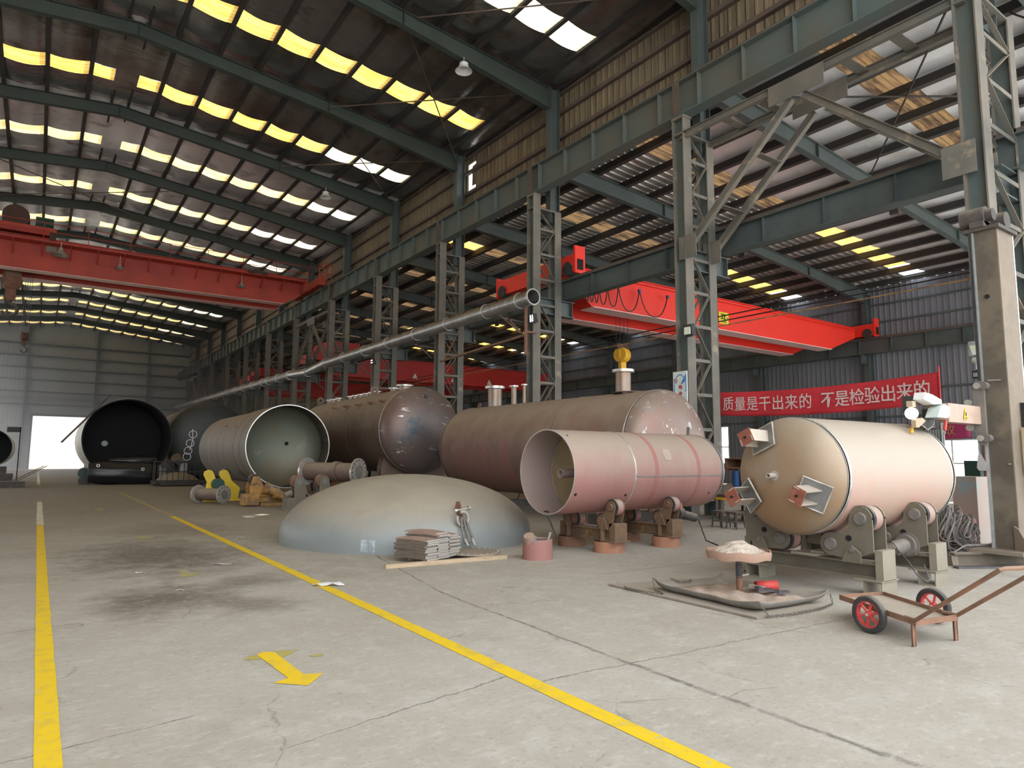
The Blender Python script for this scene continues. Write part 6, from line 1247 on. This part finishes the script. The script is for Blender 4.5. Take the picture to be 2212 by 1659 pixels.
mb = MB(); mb.box(12.76, 12.8, 3.755, 3.757, 2.0, 2.03); mb.box(12.775, 12.785, 3.754, 3.757, 1.99, 2.04); mb.build('maker_mark', 'ink_black', dr, True, 0)
mb = MB()
for k in range(16): mb.box(12.7, 12.82, 3.96, 4.05, 2.14 + k * 0.024, 2.158 + k * 0.024)
mb.build('cable_chain', 'cage_dark', ms, True, 0)
mb = MB(); mb.box(12.66, 12.72, 3.98, 4.05, 0.95, 1.28); mb.box(12.72, 13.2, 3.9, 4.05, 1.02, 1.06); mb.box(12.72, 13.2, 3.9, 4.05, 1.18, 1.22); mb.build('hose_bracket', 'dark_iron', ms, True, 0)
mb = MB(); mb.prism([(0, 0), (0.2, 0), (0.2, 0.12), (0.08, 0.32), (0, 0.36)], (12.28, 4.1, 0.25), (-0.4, -0.9, 0), (0, 0, 1), 0.03); mb.build('foot_gusset', 'mast_dirty', ms, True, 0)
mb = MB(); mb.box(11.9, 13.4, 3.9, 4.6, 0.2, 0.25); mb.build('base_plate', 'mast_dirty', ms, True, 0)
mb = MB(); a, b_ = Vector((11.55, 4.72, 0.1)), Vector((14.2, 3.2, 0.1)); mb.ibeam(a, b_, 0.2, 0.16, 0.02, 0.025); mb.ibeam(a + Vector((0.55, 0.75, 0)), b_ + Vector((0.55, 0.75, 0)), 0.2, 0.16, 0.02, 0.025); mb.build('base_beam', 'mast_steel', ms, True, 0)
mb = MB(); mb.prism([(-0.08, 0), (0.08, 0), (0.05, 0.16), (-0.05, 0.16)], a + Vector((-0.02, 0.02, -0.1)), (0.5, 0.87, 0), (0, 0, 1), 0.1); mb.build('end_wedge', 'mast_dirty', ms, True, 0)
mb = MB(); a = Vector((11.3, 4.55, 0.0)); mb.prism([(0, 0), (3.2, -1.85), (3.25, -1.75), (0.05, 0.1)], (11.3, 4.52, 0.0), (1, 0, 0), (0, 1, 0), 0.03); tag(mb.build('floor_rail', 'thread_dark', None, False, 0), 'flat dark rail on the floor before the base of the welding mast', 'rail')
# heap of welding cables
cz = thing('cable_heap', 'tangled heap of grey welding cables between the vessel and the mast', 'cables', (12.65, 4.95, 0))
rnd = random.Random(5); mb = MB()
for k in range(26):
    x, y, r_ = 12.6 + rnd.uniform(-0.3, 0.35), 4.95 + rnd.uniform(-0.2, 0.2), rnd.uniform(0.16, 0.34); tl = rnd.uniform(-0.6, 0.6); ph = rnd.uniform(0, 6); zc = rnd.uniform(0.38, 0.6)
    pts = []
    for i in range(22):
        q = ph + i * 0.36; zz = zc + r_ * math.sin(q) * 0.9
        pts.append((x + r_ * math.cos(q) * math.cos(tl), y + r_ * math.cos(q) * math.sin(tl) * 0.6 + 0.05 * math.sin(q * 2), max(0.03, zz)))
    mb.pipe(pts, 0.011, 6)
mb.build('coils', 'cable_grey', cz, True)
mb = MB()
for k in range(9):
    x = 12.2 + k * 0.06; mb.pipe([(x, 4.95, 0.6 - k * 0.03), (x + 0.1, 4.95, 0.3), (x + 0.25, 4.8, 0.12), (x + 0.6, 4.6, 0.27)], 0.012, 6)
mb.pipe([(11.3, 5.4, 0.6), (11.25, 5.2, 0.2), (11.6, 4.95, 0.02), (12.1, 4.72, 0.27), (13.2, 4.05, 0.28), (13.4, 3.8, 0.5)], 0.014, 6); mb.build('loose_ends', 'cable_grey', cz, True)
mb = MB(); mb.box(12.9, 13.3, 5.0, 5.3, 0, 0.6); mb.box(12.5, 12.9, 5.3, 5.5, 0.0, 0.4); tag(mb.build('scrap_box', 'red_plate', None, False, 0), 'low rusty red box behind the heap of welding cables', 'box')
mb = MB(); mb.box(13.35, 13.9, 4.98, 5.36, 0, 1.32); bx = mb.build('machine_box', 'box_pale', None, False, 0); tag(bx, 'pale pink and blue sheet metal box right of the vessel', 'box')
mb = MB(); mb.box(15.5, 15.9, 5.7, 5.98, 0, 1.6); tag(mb.build('tall_case', 'motor_green', None, False, 0), 'dark green tall case against the bright window right of the vessel', 'cabinet')
# things on the column behind the mast
mb = MB(); mb.box(14.18, 14.21, 4.8, 5.14, 0.1, 1.92); tag(mb.build('shield_plate', 'red_plate', None, False, 0), 'rusty red plate on the column behind the welding mast', 'plate')
mb = MB(); mb.prism([(0, 0.05), (0.03, 0.28), (0.07, 0.32), (0.22, 0.0), (0.03, 0.0)][::-1], (14.15, 5.25, 1.42), (0, -1, 0), (0, 0, 1), 0.006); tag(mb.build('paper_sheet', 'paper', None, False, 0), 'white paper sheet hung askew on the rusty red plate', 'paper')
el = thing('emergency_lamp', 'twin head emergency lamp above the exit sign on the column by the mast', 'lamp', (14.2, 4.9, 3.5))
mb = MB(); mb.box(14.18, 14.24, 4.95, 5.22, 3.42, 3.52); mb.build('lamp_box', 'pale_green', el, True, 0)
for y in (5.02, 5.16):
    mb = MB(); mb.lathe([(0, 0.001), (0.01, 0.05), (0.09, 0.04)], (14.12, y, 3.44), (1, 0, 0.3), 18); mb.build('lamp_head', 'flange_bright', el, True)
fl_ = thing('floodlight', 'pale blue green framed floodlight on the column behind the mast', 'floodlight', (14.2, 5.0, 3.6))
mb = MB(); mb.box(14.16, 14.24, 4.95, 5.26, 3.55, 3.82); mb.build('housing', 'ribbed_grey', fl_, True, 0)
mb = MB(); mb.prism([(4.97, 3.56), (5.2, 3.56), (5.24, 3.74), (4.97, 3.74)], (14.15, 0, 0), (0, 1, 0), (0, 0, 1), 0.01); mb.build('lens', 'lens_pale', fl_, True, 0)
mb = MB(); mb.box(14.17, 14.23, 4.95, 5.16, 3.29, 3.4); tag(mb.build('junction_box', 'white_paint', None, False, 0), 'white junction box between the emergency lamp and the exit sign', 'box')
ex = thing('exit_sign', 'dark green exit sign with a running figure on the column by the mast', 'sign', (14.2, 5.1, 3.15))
mb = MB(); mb.box(14.19, 14.23, 4.96, 5.24, 3.12, 3.27); mb.build('sign_board', 'cage_dark', ex, True, 0)
mb = MB(); mb.box(14.182, 14.19, 5.12, 5.22, 3.16, 3.172); mb.box(14.182, 14.19, 5.12, 5.22, 3.185, 3.197); mb.box(14.182, 14.19, 5.12, 5.22, 3.21, 3.222)
X = 14.182
for a, b_ in [((a0 + 0.16, b0 + 0.045), (a1 + 0.16, b1 + 0.045)) for (a0, b0), (a1, b1) in (((4.92, 3.09), (4.92, 3.2)), ((4.92, 3.2), (4.83, 3.2)), ((4.83, 3.2), (4.83, 3.14)), ((4.89, 3.17), (4.87, 3.13)), ((4.87, 3.13), (4.9, 3.1)), ((4.87, 3.13), (4.84, 3.1)), ((4.9, 3.16), (4.85, 3.15)))]: mb.bar((X, a[0], a[1]), (X, b_[0], b_[1]), 0.008, 0.012, (1, 0, 0))
mb.sphere((X, 5.045, 3.23), 0.012, 6); mb.build('running_figure', 'lamp_white', ex, True, 0)
mb = MB(); mb.tube((14.19, 5.1, 3.12), (14.19, 5.24, 2.6), 0.01, 6); tag(mb.build('sign_cable', 'cage_dark', None), 'thin dark cable running down from the exit sign', 'cable')
# ribbed sheet standing behind the vessel
rb = thing('ribbed_panel', 'grey ribbed metal panel standing behind the right end of the vessel', 'panel', (12.8, 5.35, 0))
mb = MB(); mb.box(12.8, 12.84, 5.22, 5.52, 0, 2.37); mb.build('sheet', 'ribbed_grey', rb, True, 0)
mb = MB()
for k in range(7): mb.box(12.76, 12.8, 5.23 + k * 0.042, 5.245 + k * 0.042, 0, 2.37)
mb.build('rib', 'ribbed_grey', rb, True, 0)
# banners
def banner(name, label, x, y0, y1, z0, z1, m, dz=0.0, n=48, wave=0.05):
    r = thing(name, label, 'banner', (x, (y0 + y1) / 2, z0)); mb = MB()
    for i in range(n + 1):
        y = y0 + (y1 - y0) * i / n; sag = 0.12 * 4 * (i / n) * (1 - i / n)
        for j in range(9): mb.v.append(Vector((x + wave * math.sin(i * 0.55 + j * 0.25) * (0.35 + 0.65 * (1 - j / 8)) * 0.5, y, z0 + (z1 - z0) * j / 8 - sag)))
    mb.f = [(i * 9 + j, (i + 1) * 9 + j, (i + 1) * 9 + j + 1, i * 9 + j + 1) for i in range(n) for j in range(8)]
    c = mb.build('cloth', m, r, True, 80); md = c.modifiers.new('thick', 'SOLIDIFY'); md.thickness = 0.004; return r
bn1 = banner('slogan_banner', 'red cloth banner with large white Chinese characters before the dark wall', 17.6, 7.2, 13.75, 2.98, 3.72, 'banner_red')
t_ = '\u8d28\u91cf\u662f\u5e72\u51fa\u6765\u7684'; t2_ = '\u4e0d\u662f\u68c0\u9a8c\u51fa\u6765\u7684'
def banner_text(par, chars, ys, size, x, zf, m, bold):
    for ch, y in zip(chars, ys): text_mesh(ch, size, m, 'lettering', par, (x, y, zf(y)), (0, -1, 0), (0, 0, 1), bold=bold, xs=0.9)
zb_ = lambda y: 3.32 - 0.12 * 4 * ((y - 7.2) / 6.55) * (1 - (y - 7.2) / 6.55)
banner_text(bn1, t_, [13.22 - 0.43 * i for i in range(7)], 0.46, 17.55, zb_, 'banner_text', 0.003)
banner_text(bn1, t2_, [9.98 - 0.4 * i for i in range(7)], 0.46, 17.55, zb_, 'banner_text', 0.004)
for y, lb in ((7.2, 'right'), (13.75, 'left')):
    mb = MB(); mb.tube((17.6, y, 2.85), (17.6, y, 3.85 if lb == 'right' else 4.1), 0.02, 8); mb.build('pole', 'banner_red', bn1, True)
for y, lb in ((13.75, 'first'), (13.5, 'second')):
    mb = MB(); mb.tube((17.55, y, 0.0), (17.5, y, 8.6), 0.012, 6); tag(mb.build('hanging_wire', 'purlin_dark'), '%s thin upright wire at the left end of the red banner' % lb, 'wire', 'wires by the red banner')
bn2 = banner('slogan_banner', 'purple red banner with gold Chinese characters on the far wall, mostly hidden', 37.85, 14.2, 20.5, 2.75, 3.62, 'banner_purple', 0, 24, 0.02)
banner_text(bn2, '\u60a3\u662f\u4e8b\u6545', [17.0 - 0.62 * i for i in range(4)], 0.62, 37.78, lambda y: 3.12, 'gold_text', 0.0)
banner_text(bn2, '\u63a8\u52a8\u7684\u7ea7', [20.0 - 0.62 * i for i in range(4)], 0.62, 37.78, lambda y: 3.05, 'gold_text', 0.0)
# poster, small floodlights
ps = thing('poster', 'blue and white poster with red characters on the column right of the long tank', 'poster', (14.2, 12.25, 2.9))
mb = MB(); mb.box(14.17, 14.2, 11.98, 12.46, 2.55, 3.97); pb_ = mb.build('board', 'poster_white', ps, True, 0)
mb = MB(); pts = [(0.22 + 0.2 * math.cos(q), 0.95 + 0.33 * math.sin(q)) for q in [PI * i / 12 for i in range(13)]]; mb.pipe([(14.165, 12.43 - p[0], 2.6 + p[1]) for p in [(0.42, 0.8)] + pts + [(0.02, 0.4)]], 0.012, 6); mb.build('blue_swoosh', 'ink_blue', ps, True, 0)
mb = MB(); mb.prism([(0, 0), (0.2, 0.1), (0.2, 0.3), (0.12, 0.2)], (14.168, 12.2, 3.6), (0, -1, 0), (0, 0, 1), 0.003); mb.build('blue_swoosh', 'ink_blue', ps, True, 0)
mb = MB(); mb.ring((14.166, 12.36, 3.72), (-1, 0, 0), 0.004, 0.06, 0.035, 18); mb.box(14.162, 14.166, 12.4, 12.44, 3.74, 3.76); mb.build('red_emblem', 'ink_red', ps, True, 0)
for i, ch in enumerate('\u52e4\u4fed\u8282\u7ea6'): text_mesh(ch, 0.13, 'ink_red', 'lettering', ps, (14.164, 12.2, 3.52 - 0.17 * i), (0, -1, 0), (0, 0, 1), bold=0.004)
for (y, z, lb, n_) in ((19.05, 6.55, 'small black floodlight lit with white points on the column under the duct mouth', 4), (12.05, 5.05, 'small white faced floodlight on the column with the poster', 1), (33.1, 6.6, 'small black floodlight on a column farther back under the duct', 2)):
    f = thing('floodlight', lb, 'floodlight', (14.2, y, z)); mb = MB(); mb.bar((14.1, y - 0.2, z - 0.02), (14.25, y - 0.2, z + 0.02), 0.26, 0.34); mb.build('housing', 'rubber_dark', f, True, 0)
    mb = MB()
    if n_ == 1: mb.box(14.07, 14.09, y - 0.3, y - 0.1, z - 0.12, z + 0.08)
    else:
        for a in (-0.06, 0.06):
            for b_ in ((-0.1, -0.03, 0.04, 0.1) if n_ == 4 else (-0.06, 0.06)): mb.box(14.06, 14.09, y - 0.2 + a - 0.02, y - 0.2 + a + 0.02, z + b_ - 0.02, z + b_ + 0.02)
    mb.build('lens', 'led_on' if n_ != 1 else 'lens_pale', f, True, 0)
lm = thing('bell_lamp', 'white bell lamp hanging from the first rafter near the top of the photo', 'lamp', (11.25, 19.05, 15.0), 0, 'bell lamps under the roof')
mb = MB(); mb.lathe([(0.3, 0.05), (0.26, 0.16), (0.12, 0.17), (0.0, 0.29), (-0.02, 0.3), (0.0, 0.27), (0.11, 0.14), (0.12, 0.001)], (0, 0, 0), (0, 0, 1), 28); mb.build('shade', 'lamp_white', lm)
mb = MB(); mb.tube((0, 0, 0.28), (0, 0, 0.5), 0.03, 8); mb.build('stem', 'galv', lm)
dup(lm, (11.3, 32.95, 14.95), 0, 'white bell lamp hanging from the third rafter before the skylight')
dup(lm, (9.6, 54.0, 15.4), 0, 'white bell lamp far back, hanging just above the old red crane')
# ------------------------------------------------------------------ work corner between pink shell and vessel
bc = thing('welding_machine', 'dark blue welding machine standing behind the gap between the two vessels', 'welding machine', (15.4, 12.0, 0))
def gapbox(x0, x1, y0, y1, z0, z1, name, m, par): mb = MB(); mb.box(x0, x1, y0, y1, z0, z1); return mb.build(name, m, par, True, 0)
bc.location = (15.0, 10.6, 0)
gapbox(14.7, 15.2, 10.3, 10.75, 0.72, 1.3, 'case', 'blue_dark', bc); gapbox(14.68, 14.7, 10.35, 10.7, 0.95, 1.2, 'control_panel', 'blue_paint', bc)
b2 = thing('gas_cylinder', 'bright blue gas cylinder left of the welding machine in the gap', 'cylinder', (14.8, 10.95, 0.7)); mb = MB(); mb.tube((14.8, 10.95, 0.7), (14.8, 10.95, 1.3), 0.11, 18); mb.build('body', 'blue_paint', b2, True); mb = MB(); mb.tube((14.8, 10.95, 1.3), (14.8, 10.95, 1.36), 0.04, 12); mb.build('valve', 'dark_iron', b2, True)
wb = thing('work_bench', 'dark steel work bench in the gap between the two vessels', 'bench', (15, 10.7, 0))
gapbox(14.5, 15.6, 10.0, 11.4, 0.62, 0.7, 'bench_top', 'dark_iron', wb)
for x in (14.55, 15.5):
    for y in (10.05, 11.3): gapbox(x, x + 0.06, y, y + 0.06, 0, 0.62, 'leg', 'dark_iron', wb)
gapbox(14.5, 15.6, 10.0, 11.4, 0.2, 0.24, 'shelf', 'rust', wb); gapbox(14.49, 14.5, 10.0, 11.4, 0.56, 0.62, 'yellow_strip', 'hook_yellow', wb)
rk = thing('tool_rack', 'rusty open tool rack above the welding machine in the gap', 'rack', (15, 10.7, 1.36))
mb = MB()
for y in (10.2, 11.2): mb.box(14.7, 15.2, y, y + 0.04, 1.3, 1.62)
mb.box(14.7, 15.2, 10.2, 11.24, 1.36, 1.39); mb.box(14.7, 15.2, 10.2, 11.24, 1.6, 1.63); mb.box(15.16, 15.2, 10.2, 11.2, 1.36, 1.62); mb.build('frame', 'rust', rk, True, 0)
mb = MB(); mb.box(14.75, 14.9, 10.5, 10.68, 1.39, 1.52); mb.sphere((14.75, 10.6, 1.45), 0.06, 6); tag(mb.build('tool_pouch', 'paper', None, True, 40), 'white bundle lying in the rusty tool rack', 'bundle')
cv = thing('covered_machine', 'grey draped machine cover in front of the bright window between the vessels', 'cover', (16.5, 11.0, 0)); mb = MB()
mb.prism([(10.2, 0.8), (11.5, 0.8), (11.75, 1.75), (11.3, 1.85), (11.1, 2.02), (10.7, 2.08), (10.3, 1.9), (10.1, 1.6)], (16.4, 0, 0), (0, 1, 0), (0, 0, 1), 0.5); mb.build('cover', 'carriage_grey', cv, True, 30); mb = MB(); mb.box(16.4, 16.9, 10.3, 11.4, 0, 0.8); mb.build('machine_body', 'dark_iron', cv, True, 0)
def stool(x, y, label):
    r = thing('steel_stool', label, 'stool', (x, y, 0), 0, 'low steel stools'); mb = MB(); mb.box(x - 0.16, x + 0.16, y - 0.14, y + 0.14, 0.36, 0.39); mb.build('seat', 'dark_iron', r, True, 0)
    for a in (-1, 1):
        for b_ in (-1, 1):
            mb = MB(); mb.bar((x + a * 0.13, y + b_ * 0.12, 0.36), (x + a * 0.16, y + b_ * 0.14, 0), 0.025, 0.025); mb.build('leg', 'dark_iron', r, True, 0)
    mb = MB(); mb.box(x - 0.14, x + 0.14, y - 0.12, y + 0.12, 0.14, 0.16); mb.build('stretcher', 'dark_iron', r, True, 0)
stool(13.35, 10.35, 'low dark steel stool on the floor in the gap, left one'); stool(13.35, 9.95, 'low dark steel stool on the floor in the gap, right one')
mb = MB()
for k in range(7): mb.pipe([(13.9 + 0.1 * k, 9.5 - 0.06 * k + 0.25 * math.cos(q), 0.26 + 0.22 * math.sin(q)) for q in [0.5 * i for i in range(9)]], 0.014, 6)
mb.pipe([(13.2, 10.0, 0.02), (13.6, 9.6, 0.02), (14.0, 9.5, 0.03)], 0.014, 6); tag(mb.build('cable_coil', 'cable_grey'), 'loose grey cable coils on the floor behind the vessel legs', 'cables')
mb = MB(); mb.pipe([(10.3, 8.5, 0.45), (10.25, 8.3, 0.1), (10.0, 7.6, 0.02), (9.3, 6.7, 0.02), (8.7, 6.3, 0.02), (8.3, 6.05, 0.03)], 0.012, 6); tag(mb.build('floor_cable', 'black_cable'), 'thin black cable trailing from the rusty gear motor across the floor', 'cable')
mb = MB(); mb.pipe([(9.2, 4.4, 0.46), (9.14, 4.3, 0.4), (9.08, 4.2, 0.33), (8.95, 4.05, 0.2), (9.05, 3.98, 0.12), (9.2, 4.02, 0.13), (9.22, 4.08, 0.3)], 0.008, 6); tag(mb.build('motor_lead', 'thread_dark'), 'thin loop of cable hanging below the second olive gear motor', 'cable')
# supports below the long tank
for y, lb in ((12.5, 'near'), (18.3, 'far')):
    r = thing('roller_stand', 'dark roller stand under the %s end of the long brown tank' % lb, 'roller stand', (12.4, y, 0)); mb = MB(); mb.box(11.2, 13.6, y - 0.15, y + 0.15, 0, 0.25); mb.build('frame_beam', 'dark_iron', r, True, 0)
    for s_ in (-1, 1):
        mb = MB(); mb.prism([(s_ * 0.6, 0.25), (s_ * 1.2, 0.25), (s_ * 1.1, 0.75), (s_ * 0.85, 0.75)], (12.4, y - 0.12, 0), (1, 0, 0), (0, 0, 1), 0.05); mb.build('side_plate', 'rust', r, True, 0)
        xx = 12.4 + s_ * 0.93; mb = MB(); mb.tube((xx, y - 0.1, 0.66), (xx, y + 0.14, 0.66), 0.17, 20); mb.build('roller', 'rubber_dark', r, True)
mb = MB(); mb.tube((9.95, 21.0, 0.75), (10.2, 21.0, 0.75), 0.3, 20); mb.box(9.9, 10.25, 20.8, 21.3, 0, 0.6); tag(mb.build('spare_roller', 'dark_iron'), 'dark spare roller on a block under the big tank behind the dome', 'roller')
hc = thing('hose_coil', 'small coil of hose on a hook at the lower left end of the long tank', 'hose', (10.9, 18.6, 0)); mb = MB(); mb.pipe([(10.85 + 0.2 * math.cos(q), 18.4 + 0.02 * i, 0.75 + 0.2 * math.sin(q)) for i, q in enumerate([0.5 * k for k in range(26)])], 0.03, 8); mb.build('coil', 'black_cable', hc, True); mb = MB(); mb.box(10.8, 10.95, 18.4, 18.9, 0, 0.56); mb.build('stand', 'dark_iron', hc, True, 0)
# ------------------------------------------------------------------ painted marks and litter on the floor
def strip_line(label, x0, y0, x1, y1, w, m, jag=0.0):
    mb = MB(); n = max(2, int((y1 - y0) / 0.3)); rn = random.Random(int(y0 * 10) + 3)
    for i in range(n + 1):
        t = i / n; x = x0 + (x1 - x0) * t; y = y0 + (y1 - y0) * t; mb.v += [Vector((x - w / 2 + rn.uniform(-jag, jag), y, 0.003)), Vector((x + w / 2 + rn.uniform(-jag, jag), y, 0.003))]
    mb.f = [(2 * i, 2 * i + 1, 2 * i + 3, 2 * i + 2) for i in range(n)]
    return tag(mb.build('floor_line', m, None, False, 0), label, 'painted line')
strip_line('wide yellow floor line running straight along the left side', 0.155, 1.2, 0.165, 19.0, 0.125, 'line_yellow', 0.0025)
strip_line('worn white part of the left floor line farther down the hall', 0.165, 19.05, 0.18, 28.5, 0.14, 'line_white', 0.01)
strip_line('faint far end of the left floor line near the doorway', 0.18, 45, 0.2, 95, 0.14, 'line_white', 0.01)
strip_line('long yellow floor line running from the right foreground past the dome', 3.0, 1.0, 3.05, 20.0, 0.14, 'line_yellow', 0.0025)
strip_line('fading far part of the right yellow floor line', 3.05, 20.02, 3.05, 34, 0.13, 'line_yellow_dull', 0.015)
def flat(label, pts, m, name, cat, z=0.003):
    mb = MB(); mb.add([(x, y, z) for x, y in pts], [tuple(range(len(pts)))]); return tag(mb.build(name, m, None, False, 0), label, cat)
flat('yellow arrow painted on the floor in the left foreground', [(1.565, 5.8), (1.63, 5.86), (1.705, 5.79), (1.72, 5.1), (1.85, 5.05), (1.665, 4.84), (1.48, 5.03), (1.6, 5.08)], 'line_yellow', 'floor_arrow', 'painted arrow', 0.004)
flat('faded olive smudge under the tail of the yellow arrow', [(1.44, 5.72), (1.52, 5.84), (1.83, 5.82), (1.9, 5.75), (1.72, 5.62), (1.55, 5.66)], 'paint_olive', 'paint_smudge', 'paint mark', 0.002)
flat('dull yellow arrow mark in the dark stain on the floor', [(1.72, 10.57), (1.83, 10.59), (1.85, 10.26), (1.95, 10.17), (1.77, 9.96), (1.6, 10.07), (1.72, 10.2)], 'paint_olive', 'floor_arrow', 'painted arrow')
flat('small yellow mark farther along the floor beyond the stain', [(1.74, 15.5), (1.9, 15.5), (1.99, 15.0), (1.71, 14.9)], 'paint_olive', 'paint_mark', 'paint mark')
flat('tiny yellow mark far along the lane', [(1.55, 24.2), (1.75, 24.2), (1.7, 23.2), (1.5, 23.4)], 'line_yellow_dull', 'paint_mark', 'paint mark')
flat('little olive paint dab right of the arrow tail', [(1.9, 5.55), (2.02, 5.54), (2.0, 5.48), (1.93, 5.48)], 'paint_olive', 'paint_mark', 'paint mark')
def litter(label, x, y, s_, m, seed, flatn=0.04):
    rn = random.Random(seed); mb = MB(); n = 6
    for i in range(n + 1):
        for j in range(3): mb.v.append(Vector(((i / n - 0.5) * s_ * 2, (j / 2 - 0.5) * s_ * 0.6 * (1 - abs(i / n - 0.5)), 0.006 + flatn * rn.random() * (1 if 0 < i < n else 0.2))))
    mb.f = [(i * 3 + j, (i + 1) * 3 + j, (i + 1) * 3 + j + 1, i * 3 + j + 1) for i in range(n) for j in range(2)]
    o = mb.build('paper_scrap', m, None, False, 60); o.location = (x, y, 0); o.rotation_euler = (0, 0, -0.55); return tag(o, label, 'litter')
litter('crumpled white paper lying across the right yellow line', 3.08, 8.35, 0.2, 'paper', 3)
litter('small white scrap of paper left of the grey dome', 3.42, 14.05, 0.14, 'paper', 4, 0.02)
litter('thin white scrap at the upper edge of the dark floor stain', 1.25, 10.6, 0.08, 'paper', 5, 0.015)
litter('tiny pale scrap in the middle of the dark floor stain', 1.5, 9.0, 0.05, 'paper', 6, 0.015)
litter('white stick of scrap right of the dull yellow arrow mark', 2.35, 10.8, 0.14, 'paper', 8, 0.01)
# haze drifting in the far part of the tall bay
def haze():
    m = bpy.data.materials.new('haze'); m.use_nodes = True; nt = m.node_tree; nt.nodes.remove(nt.nodes['Principled BSDF'])
    v = nd(nt, 'ShaderNodeVolumeScatter'); v.inputs['Color'].default_value = (0.82, 0.91, 1.0, 1); v.inputs['Density'].default_value = HAZE; v.inputs['Anisotropy'].default_value = 0.6
    nt.links.new(v.outputs[0], nt.nodes['Material Output'].inputs['Volume']); MATS['haze'] = m
    mb = MB(); mb.box(-11.2, 13.8, 54, 95.5, 0.05, 14.6); o = mb.build('haze', 'haze', None, False, 0); tag(o, 'thin bluish welding haze hanging before the far end wall', 'haze', None, 'stuff')
HAZE = 0.032
if HAZE > 0: haze()
